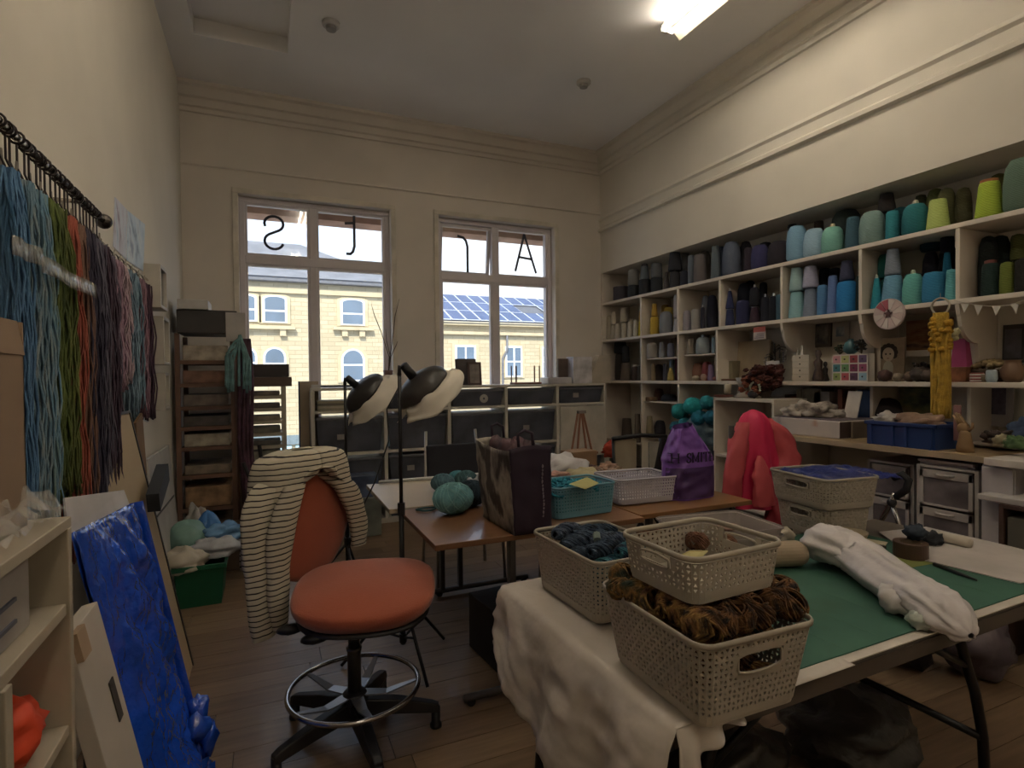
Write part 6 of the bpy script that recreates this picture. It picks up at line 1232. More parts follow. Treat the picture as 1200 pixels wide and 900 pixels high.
# teal yarn in teal basket
tq = variegated('#0f4c60', '#1c7890', '#2a94a8', '#12566c', vs=20); b = B(); rnd = random.Random(5)
for i in range(70):
    x, y = rnd.uniform(-.14, .14), rnd.uniform(-.09, .09); a = rnd.uniform(0, 6.28); r_ = rnd.uniform(.02, .04); b.tube([(x+r_*cos(a+q*.9), y+r_*sin(a+q*.9), .118+.012*sin(q*1.3+i)+.03*rnd.random()*0+.02*(1-abs(x)/.14)) for q in range(7)], .0065, 5)
o = b.obj('teal_yarn_strands', tq, smooth=True, loc=b6.location); o.rotation_euler = b6.rotation_euler; tag(o, 'tangled teal yarn filling the teal basket', 'yarn', kind='stuff')
box(-.14, .14, -.09, .09, .014, .11).obj('yarn_mass', tq, o)
P_ = [at(667, 567, z=.91), at(688, 559, z=.925), at(702, 566, z=.915), at(686, 573, z=.905)]; o = B().add(P_+[q-Vector((0, 0, .002)) for q in P_], [[0, 1, 2, 3], [7, 6, 5, 4]]).obj('yellow_note', mat('#a8a05c', .7)); tag(o, 'pale yellow note on the teal yarn', 'paper')
# blue cloth in stacked basket
def bluecloth(u, v):
    x, y = .34*(v-.5)+.08, .3*(u-.5); h = .118+.012*nn(u*6, v*6, 2)+.014*abs(nn(u*12, v*9, 5)); e = max(0, abs(v-.5)*2-.85)+max(0, abs(u-.5)*2-.85); return Vector((x, y, h-.05*e))
o = B().grid(bluecloth, 30, 22).obj('blue_cloth', mat('#16246e', .3, 0, .2, 5, .5, 20), smooth=True, loc=b4.location, solid=.004); o.rotation_euler = b4.rotation_euler; tag(o, 'shiny dark blue cloth heaped over the stacked basket', 'cloth')
# ------------------------------------------------------------------ draughtsman stool
SX, SY = .29, 2.23
st = thing('office_stool', 'tall swivel stool with rust orange seat and chrome foot ring', 'stool', (SX, SY, 0)); org = mat('#a3492a', .75, 0, .06, 6, .25, 220, sheen=.3); blp = mat('#19171a', .45); chr_ = mat('#a8a4a4', .18, 1, .04, 5)
for i in range(5):
    a = math.radians(-12+72*i); d = Vector((cos(a), sin(a), 0)); n_ = Vector((-sin(a), cos(a), 0)); b = B()
    P0, P1, P2 = d*.03+Vector((0, 0, .15)), d*.29+Vector((0, 0, .095)), d*.315+Vector((0, 0, .09))
    vs = []
    for p, w_, h_ in ((d*.02+Vector((0, 0, .125)), .034, .032), (d*.17+Vector((0, 0, .11)), .03, .026), (d*.30+Vector((0, 0, .085)), .024, .018), (d*.325+Vector((0, 0, .078)), .02, .014)):
        vs += [p+n_*w_+Vector((0, 0, -h_)), p-n_*w_+Vector((0, 0, -h_)), p-n_*w_*.7+Vector((0, 0, h_)), p+n_*w_*.7+Vector((0, 0, h_))]
    b.add(vs, [[0, 1, 2, 3], [15, 14, 13, 12]]+[[k*4+j, (k+1)*4+j, (k+1)*4+(j+1) % 4, k*4+(j+1) % 4] for k in range(3) for j in range(4)]); lg = b.obj('base_leg', blp, st, bevel=.005)
    B().lathe([(.024, 0), (.024, .012), (.018, .02), (.018, .08)], 14, c=d*.312).obj('foot', blp, lg, smooth=True)
    b = B(); vs = []
    for p, w_ in ((d*.035+Vector((0, 0, .175)), .024), (d*.12+Vector((0, 0, .168)), .018), (d*.235+Vector((0, 0, .2)), .008)): vs += [p+n_*w_, p-n_*w_, p-n_*w_+Vector((0, 0, -.006)), p+n_*w_+Vector((0, 0, -.006))]
    b.add(vs, [[3, 2, 1, 0], [8, 9, 10, 11]]+[[k*4+j, k*4+(j+1) % 4, (k+1)*4+(j+1) % 4, (k+1)*4+j] for k in range(2) for j in range(4)]); b.obj('ring_spoke', mat('#8d8f94', .35, .6), st)
B().lathe([(.05, .09), (.055, .1), (.05, .17), (.036, .185)], 20).obj('hub', blp, st, smooth=True)
B().lathe([(.026, .18), (.026, .34), (.03, .345), (.03, .355)], 20).obj('column_sleeve', mat('#6b6660', .3, .9), st, smooth=True); B().lathe([(.022, .35), (.022, .53)], 18).obj('gas_column', chr_, st, smooth=True)
B().tube([(.245*cos(2*PI*k/56), .245*sin(2*PI*k/56), .2) for k in range(56)], .0095, 10, closed=True).obj('foot_ring', chr_, st, smooth=True)
box(-.1, .1, -.08, .08, .525, .555).obj('mechanism', blp, st, bevel=.01)
rs = math.radians(-14)
def superpad(A_, C_, H_, pw_, crown, droop=0):
    def fn(u, v):
        a = 2*PI*u; ca, sa = cos(a), sin(a); r_ = 1/((abs(ca)**pw_+abs(sa)**pw_)**(1/pw_))
        if v < .62: k = v/.62; z = H_*.5+crown*(1-k*k)-droop*(k**3)*max(0, -sa)
        else: k2 = (v-.62)/.38; k = 1+.03*sin(PI*k2)-.12*k2*k2; z = H_*.5*(1-2*k2)+crown*0-droop*max(0, -sa)*(1-.3*k2) if k2 > 0 else 0
        kk = max(k, .001); return Vector((A_*r_*kk*ca*(1-.0*sa), C_*r_*kk*sa, z))
    return fn
seatM = Matrix.Translation((.045, -.02, .572)) @ Matrix.Rotation(rs, 4, 'Z') @ Matrix.Rotation(.05, 4, 'X')
b = B().grid(superpad(.262, .245, .075, 2.9, .022, .03), 48, 20, wu=True); b.v = [seatM @ v for v in b.v]; b.obj('seat', org, st, smooth=True)
b = B().grid(superpad(.245, .228, .03, 2.9, .0, .03), 40, 10, wu=True); b.v = [seatM @ (v+Vector((0, 0, -.048))) for v in b.v]; b.obj('seat_shell', blp, st, smooth=True, label='black plastic seat underside')
# back rest on a bar
BRx, BRy, BRz = -.155, .27, .80
fdir = Vector((.62, -.78, 0)).normalized(); rdir = Vector((-fdir.y, fdir.x, 0))
MB_ = Matrix(((rdir.x, 0, fdir.x, BRx), (rdir.y, 0, fdir.y, BRy), (0, 1, -.12, BRz), (0, 0, 0, 1)))
b = B().grid(superpad(.25, .235, .07, 2.2, .012, 0), 40, 18, wu=True)
def shape_back(v): k = 1-.5*max(0, v.y)/.22-.12*max(0, -v.y)/.22; return MB_ @ Vector((v.x*k, v.y, v.z-.45*v.x*v.x))
b.v = [shape_back(v) for v in b.v]; b.obj('backrest', org, st, smooth=True)
B().tube([(-.02, .05, .545), (-.15, .25, .535), (-.19, .32, .57), (-.185, .315, .8)], .016, 8).obj('back_bar', blp, st, smooth=True)
for i, (x, y) in enumerate(((-.24, -.05), (-.16, -.17))):
    B().tube([(x*.4, y*.4, .53), (x*.8, y*.8, .5)], .008, 8).obj('lever_rod', blp, st, smooth=True); B().blob((x*.95, y*.95, .487), .05, .03, .018, .1, n=12).obj('lever_paddle', blp, st, smooth=True)
B().tube([(-.07, .0, .54), (-.08, -.01, .42)], .012, 8).obj('adjust_post', chr_, st, smooth=True)

# ------------------------------------------------------------------ striped cardigan over the backrest
stripe = band_mat('#1e1a1e', '#b8ae98', 15, 'Z', 1.6, .9, .15, .1, .15, .9)
cg = thing('striped_cardigan', 'cream cardigan with thin dark stripes draped over the stool backrest', 'cardigan', (SX+BRx, SY+BRy, 0))
def cw(lx, ly, z): p = rdir*lx+fdir*ly; return Vector((p.x, p.y, z))
def body(u, v):                                                    # u round (front opening at both ends), v 0 top -> 1 hem
    z = 1.075-.42*v if v > .25 else 1.075-.42*v
    o_ = .0+.66*min(1, max(0, (v-.22))/.6)**.8                     # half-angle of the opening (fraction of pi)
    th = PI*(o_+(2-2*o_)*u) if True else 0
    dome = min(1, v/.24); ra = .06+.175*math.sqrt(1-(1-dome)**2)+.035*v; rb_ = .03+.07*math.sqrt(1-(1-dome)**2)+.03*v
    zz = 1.10-.045*dome*dome-.42*max(0, v-.12)
    zz -= .04*abs(sin(th))**2*dome
    f = 1+.055*sin(th*7+1+v*3)*v+.05*nn(cos(th)*2, sin(th)*2, v*3)
    return cw(sin(th)*ra*f, cos(th)*rb_*f-.01, zz+(.09*v*v*(1-abs(2*u-1))*0))
B().grid(body, 72, 34).obj('body', stripe, cg, smooth=True, solid=.006)
def sleeve(pts, rads, seed):
    pts = [Vector(p) for p in pts]; b = B(); K = 26
    def cr(u):
        x = u*(len(pts)-1); i = min(int(x), len(pts)-2); f = x-i; p0 = pts[max(i-1, 0)]; p1 = pts[i]; p2 = pts[i+1]; p3 = pts[min(i+2, len(pts)-1)]
        return .5*((2*p1)+(p2-p0)*f+(2*p0-5*p1+4*p2-p3)*f*f+(3*p1-p0-3*p2+p3)*f*f*f), rads[i]+(rads[i+1]-rads[i])*f
    def fn(u, v):
        c, r_ = cr(v); a = 2*PI*u; w = 1+.16*nn(cos(a)*1.6+seed, sin(a)*1.6, v*7); return c+cw(r_*cos(a)*w, r_*.55*sin(a)*w, 0)
    return b.grid(fn, 28, K, wu=True)
sl1 = sleeve([cw(-.09, .0, 1.03), cw(-.2, .02, .97), cw(-.255, .03, .84), cw(-.262, .04, .68), cw(-.262, .05, .54), cw(-.25, .05, .42)], [.06, .075, .068, .058, .05, .047], 1)
sl1.obj('sleeve', stripe, cg, smooth=True)
sl2 = sleeve([cw(.07, .02, 1.0), cw(.16, .06, .93), cw(.215, .07, .82), cw(.24, .07, .72), cw(.25, .06, .64)], [.05, .062, .055, .048, .04], 4); sl2.obj('sleeve', stripe, cg, smooth=True)
fl = sleeve([cw(-.12, .08, .98), cw(-.18, .08, .84), cw(-.205, .08, .68), cw(-.21, .08, .54), cw(-.2, .08, .44)], [.05, .06, .052, .05, .03], 7); fl.obj('front_panel', stripe, cg, smooth=True)
cl_ = sleeve([cw(-.07, .085, 1.0), cw(-.04, .1, 1.03), cw(.0, .1, 1.035), cw(.05, .1, 1.02), cw(.08, .085, .98)], [.02, .026, .026, .026, .02], 3); cl_.obj('collar', stripe, cg, smooth=True)

# ------------------------------------------------------------------ photographic lamp stands
def lamp_stand(x, y, ztop, feet, lab):
    t = thing('lamp_stand', lab, 'lamp stand', (x, y, 0)); b_ = mat('#1b1a1c', .4)
    B().tube([(0, 0, .12), (0, 0, .8)], .0125, 10).obj('lower_pole', b_, t, smooth=True); B().tube([(0, 0, .75), (0, 0, ztop)], .009, 10).obj('upper_pole', b_, t, smooth=True)
    B().lathe([(.018, .74), (.018, .8)], 12).obj('collar', b_, t); B().lathe([(.02, .34), (.02, .4)], 12).obj('leg_collar', b_, t); B().lathe([(.018, .13), (.018, .17)], 12).obj('leg_collar', b_, t)
    for fx, fy in feet:
        f = Vector((fx, fy, .008)); B().tube([(0, 0, .37), f*.5+Vector((0, 0, .185)), f], .008, 8).obj('leg', b_, t, smooth=True); B().tube([(0, 0, .15), f*.5+Vector((0, 0, .185))], .006, 6).obj('brace', b_, t, smooth=True)
    return t
L1 = lamp_stand(.575, 2.66, 1.43, ((.06, -.22), (.26, .2), (-.27, .14)), 'black tripod lamp stand nearest the stool, with larger shade')
L2 = lamp_stand(.44, 3.62, 1.38, ((.12, .1), (.02, -.28), (-.27, .12)), 'black tripod lamp stand further back, behind the cardigan')
def shade(t, z, R_, aim, ox, roll=0):
    """dark umbrella-like reflector bowl with white diffuser cloth"""
    q = Vector(aim).normalized().to_track_quat('Z', 'Y').to_matrix().to_4x4(); M = Matrix.Translation((ox, 0, z)) @ q @ Matrix.Translation((0, 0, -.0)) @ Matrix.Rotation(roll, 4, 'Z')
    B().lathe([(.012, -.03), (.021, -.026), (.024, .05), (.016, .055)], 14, M=M).obj('lamp_holder', mat('#1b1a1c', .4), t, smooth=True); B().tube([(0, 0, z-.03), (0, 0, z+.01), M @ Vector((0, 0, .0))], .011, 8).obj('swivel_arm', mat('#1b1a1c', .4), t, smooth=True)
    n_ = 8
    def bowl(u, v):
        a = 2*PI*u; r_ = R_*sin(v*PI*.5); z_ = .05+R_*.55*(1-cos(v*PI*.5)); k = 1-.05*(1-abs(cos(a*n_/2)))*v; return M @ Vector((r_*cos(a)*k, r_*sin(a)*k, z_))
    s = B().grid(bowl, 48, 14, wu=True).obj('shade', mat('#2b2724', .38, 0, .06, 4), t, smooth=True, solid=.002)
    for k in range(n_):
        a = 2*PI*k/n_; B().tube([M @ Vector((R_*sin(v*PI*.5)*cos(a)*.985, R_*sin(v*PI*.5)*sin(a)*.985, .052+R_*.55*(1-cos(v*PI*.5)))) for v in (.1, .4, .7, 1)], .0025, 5).obj('rib', mat('#8c8884', .3, .7), s)
    B().lathe([(.012, .05), (.035, .08), (.045, .12), (.03, .17), (.005, .18)], 16, M=M).obj('bulb', mat('#c9c4bc', .35), t, smooth=True)
    return M
M1 = shade(L1, 1.44, .145, (.62, .1, -.72), .035); M2 = shade(L2, 1.385, .155, (.7, .1, -.62), .03)
wcl = mat('#c4bcae', .75, 0, .04, 6)
def diffuser(t, M, R_, a0, a1, flare, lab, seed):
    def fn(u, v):
        a = a0+(a1-a0)*u; r_ = R_*(.74+.5*v)*(1.0+.06*nn(u*3, v*2, seed)); z_ = .05+R_*.38+R_*(.42*v)+flare*v*v*sin(PI*u)+.02*nn(u*5, v*3, seed); return M @ Vector((r_*cos(a), r_*sin(a), z_))
    B().grid(fn, 28, 12).obj('white_diffuser', wcl, t, smooth=True, solid=.002, label=lab)
diffuser(L1, M1, .165, -1.2, 1.2, .05, 'white cloth diffuser flared off the shade', 1); diffuser(L1, M1, .16, 1.6, 4.4, .03, 'white cloth diffuser flared off the shade', 2)
diffuser(L2, M2, .18, -1.3, 1.2, .05, 'white cloth diffuser flared off the shade', 3); diffuser(L2, M2, .175, 1.7, 4.5, .04, 'white cloth diffuser flared off the shade', 4)
B().tube([(.0, 0, 1.36), (-.06, .01, 1.25), (-.05, .02, 1.1), (-.12, .03, .9), (-.2, .02, .75), (-.24, .05, .6)], .0035, 6).obj('cable', mat('#1b1a1c', .5), L1, smooth=True)

# ------------------------------------------------------------------ coral coat on a chair
p = at(884, 540, y=2.62); CX, CY = p.x-.02, 2.62
ch = thing('wooden_chair', 'dark chair hidden under the coral coat', 'chair', (CX, CY, 0)); dw = mat('#2b1d18', .6)
for x in (-.19, .17):
    for y in (-.02, .36): B().tube([(x, y, 0), (x, y, .44 if y > 0 else 1.08)], .016, 8).obj('leg', dw, ch, smooth=True)
box(-.2, .2, -.02, .38, .43, .46).obj('seat', dw, ch, bevel=.01); box(-.18, .17, -.03, -.005, .85, 1.05).obj('back_panel', dw, ch, bevel=.01)
ct = thing('coral_coat', 'bright pink and coral coat hung over a chair back', 'coat', (CX, CY, 0)); c1 = mat('#d01a4e', .6, 0, .08, 5, .15, 12); c2 = mat('#c0464e', .6, 0, .08, 5, .15, 12); c3 = mat('#8c1424', .6, 0, .08, 5)
def coat(u, v):
    a = 2*PI*u; d_ = min(1, v/.2); s_ = math.sqrt(1-(1-d_)**2); ra = .01+.10*s_+.08*v; rb2 = .01+.08*s_+.04*v
    f = 1+.16*v*sin(a*7+v*2)+.12*nn(cos(a)*2, sin(a)*2, v*2.5); return Vector((ra*cos(a)*f+.02*v, rb2*sin(a)*f-.01, 1.175-.05*d_*(1-.0*s_)-.55*v+.05*(1-d_)*0))
B().grid(coat, 60, 30, wu=True).obj('coat_body', c1, ct, smooth=True)
def gen_sleeve(pts, rads, seed, flat=.7, nu=26, K=26, am=.14):
    pts = [Vector(p) for p in pts]
    def fn(u, v):
        x = v*(len(pts)-1); i = min(int(x), len(pts)-2); f = x-i; p0 = pts[max(i-1, 0)]; p1 = pts[i]; p2 = pts[i+1]; p3 = pts[min(i+2, len(pts)-1)]
        c = .5*((2*p1)+(p2-p0)*f+(2*p0-5*p1+4*p2-p3)*f*f+(3*p1-p0-3*p2+p3)*f*f*f); r_ = rads[i]+(rads[i+1]-rads[i])*f; a = 2*PI*u; w = 1+am*nn(cos(a)*1.6+seed, sin(a)*1.6, v*6)*2
        return c+Vector((r_*cos(a)*w, r_*flat*sin(a)*w, 0))
    return B().grid(fn, nu, K, wu=True)
gen_sleeve([(.06, -.03, 1.12), (.15, -.05, 1.03), (.21, -.08, .88), (.19, -.1, .74)], [.05, .09, .1, .085], 2).obj('sleeve', c2, ct, smooth=True)
gen_sleeve([(.17, -.08, .82), (.12, -.12, .66), (.07, -.13, .52), (.05, -.12, .42)], [.085, .09, .085, .08], 5).obj('sleeve_cuff', c3, ct, smooth=True, label='dark red lower sleeve')
gen_sleeve([(-.08, -.02, 1.1), (-.15, -.04, .98), (-.2, -.05, .8), (-.22, -.05, .64)], [.05, .07, .07, .06], 8).obj('sleeve', c2, ct, smooth=True)
gen_sleeve([(-.04, -.1, .9), (-.06, -.13, .78), (-.05, -.14, .6)], [.02, .07, .08], 9, .4).obj('front_flap', c2, ct, smooth=True)

# ------------------------------------------------------------------ purple carrier bag
a0, c0, tp_ = at(783, 583, z=.74), at(838, 583, z=.74), at(805, 497, y=2.33)
t = thing('purple_bag', 'purple plastic carrier bag with dark printed letters', 'bag', ((a0.x+c0.x)/2-.0, 2.38, .739)); PW, PH = .30, .385; prm = mat('#7c4cb0', .35, 0, .1, 5, .4, 16, alpha=.97); prd = mat('#4a2a68', .45, 0, .08, 5)
def pbag(u, v):
    a = 2*PI*u; k = (1-.0*v) if v < .55 else 1-.62*((v-.55)/.45)**1.1; x = PW/2*k*(abs(cos(a))**.6)*(1 if cos(a) > 0 else -1); y = .075*k*(abs(sin(a))**.7)*(1 if sin(a) > 0 else -1)
    cr = .012*nn(u*9, v*7, 1)+.014*nn(u*20, v*14, 5)*(v > .05); sh_ = -.035*max(0, v-.5)*2
    return Vector((x+sh_+cr, y+cr, PH*v+(.03*sin(a+1) if v > .9 else 0)*(v-.9)*10*.5))
B().grid(pbag, 56, 34, wu=True).obj('bag_body', prm, t, smooth=True)
b = B().grid(lambda u, v: pbag(.5+.5*u, .02+.42*v)+Vector((0, -.003, 0)), 30, 12); b.obj('dark_panel', prd, t, smooth=True, label='darker purple lower band')
serif = {'H': [[(.15, 0), (.15, 1)], [(.85, 0), (.85, 1)], [(.15, .5), (.85, .5)], [(0, 0), (.3, 0)], [(0, 1), (.3, 1)], [(.7, 0), (1, 0)], [(.7, 1), (1, 1)]],
 'S': [[(.85, .75), (.85, .95), (.6, 1), (.3, .97), (.12, .78), (.3, .58), (.7, .44), (.88, .25), (.7, .04), (.4, 0), (.12, .07), (.1, .27)]],
 'M': [[(.12, 0), (.12, 1)], [(.12, 1), (.5, .1)], [(.5, .1), (.88, 1)], [(.88, 1), (.88, 0)], [(0, 0), (.25, 0)], [(.75, 0), (1, 0)], [(0, 1), (.15, 1)], [(.85, 1), (1, 1)]],
 'I': [[(.5, 0), (.5, 1)], [(.25, 0), (.75, 0)], [(.25, 1), (.75, 1)]], 'T': [[(.5, 0), (.5, 1)], [(.05, .8), (.05, 1)], [(.05, 1), (.95, 1)], [(.95, 1), (.95, .8)], [(.3, 0), (.7, 0)]]}
xx = -.15; lt = mat('#221438', .5)
for chh, w_ in (('H', .042), (' ', .035), ('S', .036), ('M', .056), ('I', .026), ('T', .046), ('H', .05)):
    if chh != ' ':
        b = B()
        for s_ in serif[chh]:
            pts = []
            for (p1, p2) in zip(s_[:-1], s_[1:]):
                for k in range(3): f = k/3; pts.append((p1[0]+(p2[0]-p1[0])*f, p1[1]+(p2[1]-p1[1])*f))
            pts.append(s_[-1]); thick = .0038
            pr_ = []
            for (x, z) in pts:
                X_ = xx+x*w_*.86; zz = .20+.048*z+.0*X_; v = zz/PH
                y = -.075*(max(0, 1-(abs(X_)/(PW/2))**3))**.35-.011; 
                y = min(y, -.02); pr_.append((X_, y, zz))
            b.tube(pr_, thick if (len(s_) > 2 or abs(s_[0][0]-s_[1][0]) < .2) else thick*.6, 5)
        b.obj('printed_letter', lt, t)
    xx += w_*.93

# ------------------------------------------------------------------ things on the folding table (right half)
Z1 = FZ+.006
pts = [at(952, 632, z=.82), at(980, 640, z=.82), at(1010, 655, z=.80), at(1060, 690, z=.79), at(1100, 712, z=.79), at(1138, 745, z=.755)]
def rollfn(u, v):
    x = v*(len(pts)-1); i = min(int(x), len(pts)-2); f = x-i; p0 = pts[max(i-1, 0)]; p1 = pts[i]; p2 = pts[i+1]; p3 = pts[min(i+2, len(pts)-1)]
    c = .5*((2*p1)+(p2-p0)*f+(2*p0-5*p1+4*p2-p3)*f*f+(3*p1-p0-3*p2+p3)*f*f*f); d = (p2-p1).normalized(); s_ = d.cross(Vector((0, 0, 1))).normalized(); a = 2*PI*u
    w = .085-.02*v; h = .06-.012*v; end = max(0.02, min(1, (v+.04)*9, (1.0-v)*7))**.5
    k = 1+.16*nn(cos(a)*2, sin(a)*2, v*5)+.22*nn(cos(a)*3, sin(a)*3+v*9, v*12)*max(0, v-.45)*2+.05*sin(a*9+v*3)+.07*nn(cos(a)*5, sin(a)*5+v*14, v*26)+.05*abs(nn(a*3, v*30, 4))
    q = c+s_*w*cos(a)*k*end+Vector((0, 0, h*sin(a)*k*end)); q.z = max(q.z, Z1+.003) if v < .93 else q.z; return q
o = B().grid(rollfn, 56, 60, wu=True).obj('white_wrapped_bundle', mat('#c2bbbd', .38, 0, .05, 7, .6, 22, spec=.6), smooth=True); tag(o, 'long white fabric bundle in plastic lying across the green mat', 'bundle')
def tuft(px, py, z, r, m, lab, name, cat, seed, **k):
    p = at(px, py, z=z+r*.6); o = B().blob((0, 0, r*.7), r, r*.9, r*.75, .25, 3, 20, seed, flat=-r*.69).obj(name, m, smooth=True, loc=(p.x, p.y, z)); tag(o, lab, cat); return o
tuft(1052, 705, Z1, .05, mat('#c0bab8', .45, 0, .05, 8, .3, 20), 'knotted white plastic end beside the wrapped bundle', 'plastic_knot', 'plastic bag', 3); tuft(1078, 728, Z1, .028, mat('#aab0a4', .4), 'small flap of white plastic on mat near table edge', 'plastic_flap', 'plastic bag', 8)
# tan roll
a, c = at(892, 650, z=Z1+.045), at(940, 648, z=Z1+.045); d = (c-a).normalized(); t = thing('tan_roll', 'tan paper wrapped roll lying behind the lattice baskets', 'roll', a); 
rr = .042; b = B(); b.tube([(0, 0, 0), d*.02, d*.13, d*.15], [rr*.85, rr, rr, rr*.8], 24); b.obj('roll_body', mat('#98846c', .7, 0, .06, 6), t, smooth=False, bevel=.003); a2 = d*.152
tuft(915, 630, Z1, .05, mat('#a89c8a', .6, 0, .06, 8), 'cream fabric lump between the tan roll and white bundle', 'fabric_lump', 'cloth', 15)
p = at(997, 630, z=Z1+.03); t = thing('cream_bowl', 'cream bowl beside the basket stack', 'bowl', (p.x, p.y, Z1)); B().lathe([(.035, 0), (.04, .005), (.055, .045), (.058, .055), (.053, .053), (.035, .01), (.01, .008)], 28).obj('bowl_body', mat('#a8987c', .4), t, smooth=True)
p = at(1018, 636, z=Z1); o = B().prism([(-.04, -.06), (.05, -.05), (.045, .05), (-.045, .055)], 0, .002).obj('cream_card', mat('#b5a88c', .7), loc=(p.x, p.y, Z1+.001), rot=(.0, 0, .3)); tag(o, 'torn cream card behind the white bundle', 'card')
p = at(1002, 645, z=Z1); o = box(-.1, .1, -.01, .01, 0, .012).obj('brown_ruler', mat('#4c4034', .6), loc=(p.x+.03, p.y+.02, Z1+.001), rot=(0, 0, -.6)); tag(o, 'dark wooden ruler behind the white bundle', 'ruler')
p = at(1067, 642, z=Z1+.03); t = thing('tape_roll', 'wide brown parcel tape roll on the table', 'tape', (p.x, p.y, Z1)); B().lathe([(.034, 0), (.052, 0), (.053, .002), (.053, .05), (.052, .052), (.034, .052), (.033, .05), (.033, .002), (.034, 0)], 32, cap=False).obj('tape_body', mat('#4c3528', .4), t, smooth=False); B().lathe([(.0325, .001), (.0325, .051)], 28, cap=False).obj('cardboard_core', mat('#8a7860', .8), t, solid=.002)
o = tuft(1066, 626, Z1+.053, .036, mat('#1c2430', .7, 0, .4, 12, hex2='#2c3a4c'), 'dark blue cloth bunched above the brown tape roll', 'dark_cloth', 'cloth', 19); o.location.x += .03; tuft(1092, 632, Z1, .036, mat('#1b2028', .7, 0, .3, 12), 'dark navy cloth hanging right of the tape roll', 'dark_cloth', 'cloth', 20)
a, c = at(1098, 628, z=Z1+.02), at(1138, 637, z=Z1+.02); o = B().tube([a, a.lerp(c, .1), a.lerp(c, .9), c], [.014, .02, .02, .016], 16).obj('white_paper_roll', mat('#b5aa9a', .6), smooth=True); tag(o, 'white paper roll lying at the back of the table', 'roll')
# clamp lamp / walking aid, chrome A shape with black curved grip
X_ = 2.55; t = thing('folded_walker', 'chrome A shaped frame with black curved foam handle', 'walking frame', (0, 0, 0)); D = lambda a, c: at(a, c, x=X_)
B().tube([D(1047, 560), D(1058, 556), D(1065, 563), D(1062, 574), D(1050, 582)], .016, 12).obj('foam_grip', mat('#17151a', .7), t, smooth=True)
B().tube([D(1049, 578), D(1044, 590), D(1032, 612), D(1020, 660)], .011, 10).obj('tube_leg', chr_, t, smooth=True); B().tube([D(1045, 590), D(1055, 618), D(1062, 665)], .011, 10).obj('tube_leg', chr_, t, smooth=True); B().tube([D(1026, 611), D(1054, 619)], .006, 8).obj('cross_rod', chr_, t, smooth=True); B().blob(D(1045, 589), .02, .02, .02, 0, n=12).obj('joint', mat('#17151a', .5), t, smooth=True)
# items under the folding table
def under(name, x, y, z, rx, ry, rz_, m, lab, cat, seed, amp=.2): o = B().blob((0, 0, rz_), rx, ry, rz_, amp, 2.4, 26, seed, flat=-rz_*.97).obj(name, m, smooth=True, loc=(x, y, z+.001)); tag(o, lab, cat); return o
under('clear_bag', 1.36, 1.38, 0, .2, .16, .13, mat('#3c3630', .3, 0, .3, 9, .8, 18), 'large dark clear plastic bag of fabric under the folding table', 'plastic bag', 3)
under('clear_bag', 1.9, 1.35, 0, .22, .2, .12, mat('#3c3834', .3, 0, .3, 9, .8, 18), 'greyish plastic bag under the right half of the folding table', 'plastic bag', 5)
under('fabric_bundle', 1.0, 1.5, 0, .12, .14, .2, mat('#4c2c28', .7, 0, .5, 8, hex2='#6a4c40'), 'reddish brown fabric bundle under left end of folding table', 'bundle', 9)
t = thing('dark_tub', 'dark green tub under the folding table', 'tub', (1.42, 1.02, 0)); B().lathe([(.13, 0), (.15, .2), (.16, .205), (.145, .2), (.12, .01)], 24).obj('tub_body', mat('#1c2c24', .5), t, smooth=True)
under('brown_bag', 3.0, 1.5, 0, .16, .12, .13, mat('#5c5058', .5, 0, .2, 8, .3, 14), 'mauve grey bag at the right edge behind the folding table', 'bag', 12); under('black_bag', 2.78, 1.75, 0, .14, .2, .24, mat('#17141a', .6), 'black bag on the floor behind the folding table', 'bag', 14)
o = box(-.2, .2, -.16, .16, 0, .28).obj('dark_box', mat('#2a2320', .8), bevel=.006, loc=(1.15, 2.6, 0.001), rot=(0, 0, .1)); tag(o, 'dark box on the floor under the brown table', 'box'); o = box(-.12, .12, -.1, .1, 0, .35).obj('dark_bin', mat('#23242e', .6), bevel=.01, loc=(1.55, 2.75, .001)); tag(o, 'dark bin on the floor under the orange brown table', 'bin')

# ------------------------------------------------------------------ clutter on the cream table and behind
def item(name, px, py, y, w, d, h, m, lab, cat, z=.741, rz=0, bev=.003):
    p = at(px, py, y=y); o = box(-w/2, w/2, -d/2, d/2, 0, h).obj(name, m, bevel=bev, loc=(p.x, y, z), rot=(0, 0, rz)); tag(o, lab, cat); return o
item('brown_box', 678, 520, 3.3, .2, .15, .15, mat('#8a6a4c', .8), 'small brown cardboard box on the cream table', 'box', rz=.1)
t = thing('table_easel', 'small wooden easel standing behind the brown box', 'easel', (at(682, 500, y=3.42).x, 3.42, .741))
for x0, x1 in ((-.11, -.02), (-.05, 0), (.11, .02), (.05, 0.01)): B().tube([(x0, 0, 0), (x1, .02, .4)], .009, 6).obj('easel_leg', mat('#8c5c44', .6), t)
box(-.12, .12, -.02, .0, .1, .115).obj('ledge', mat('#8c5c44', .6), t); box(-.03, .03, -.01, .02, .39, .41).obj('clamp', chr_, t)
item('white_basket', 652, 552, 2.6, .16, .12, .12, mat('#b3a890', .5), 'cream tub of pink wool behind the teal basket', 'tub', rz=.2, bev=.015); p = at(652, 535, y=2.6)
bag('pink_wool', p.x, 2.6, .855, .07, .05, .02, mat('#a87a6c', .9, 0, .4, 20), 'pink wool tufts on the cream tub', 'wool', 'w' and 4); bag('white_cloth', at(655, 535, y=2.95).x, 2.95, .741, .18, .12, .09, mat('#bdbabc', .6, 0, .05, 6, .3, 10), 'white cloth heap behind the cream tub', 'cloth', 'c' and 9)
bag('cream_bag', at(683, 548, y=2.72).x, 2.72, .741, .12, .1, .07, mat('#a89c74', .55, 0, .1, 6, .3, 10), 'cream yellow stuffed bag behind the teal basket', 'bag', 11)
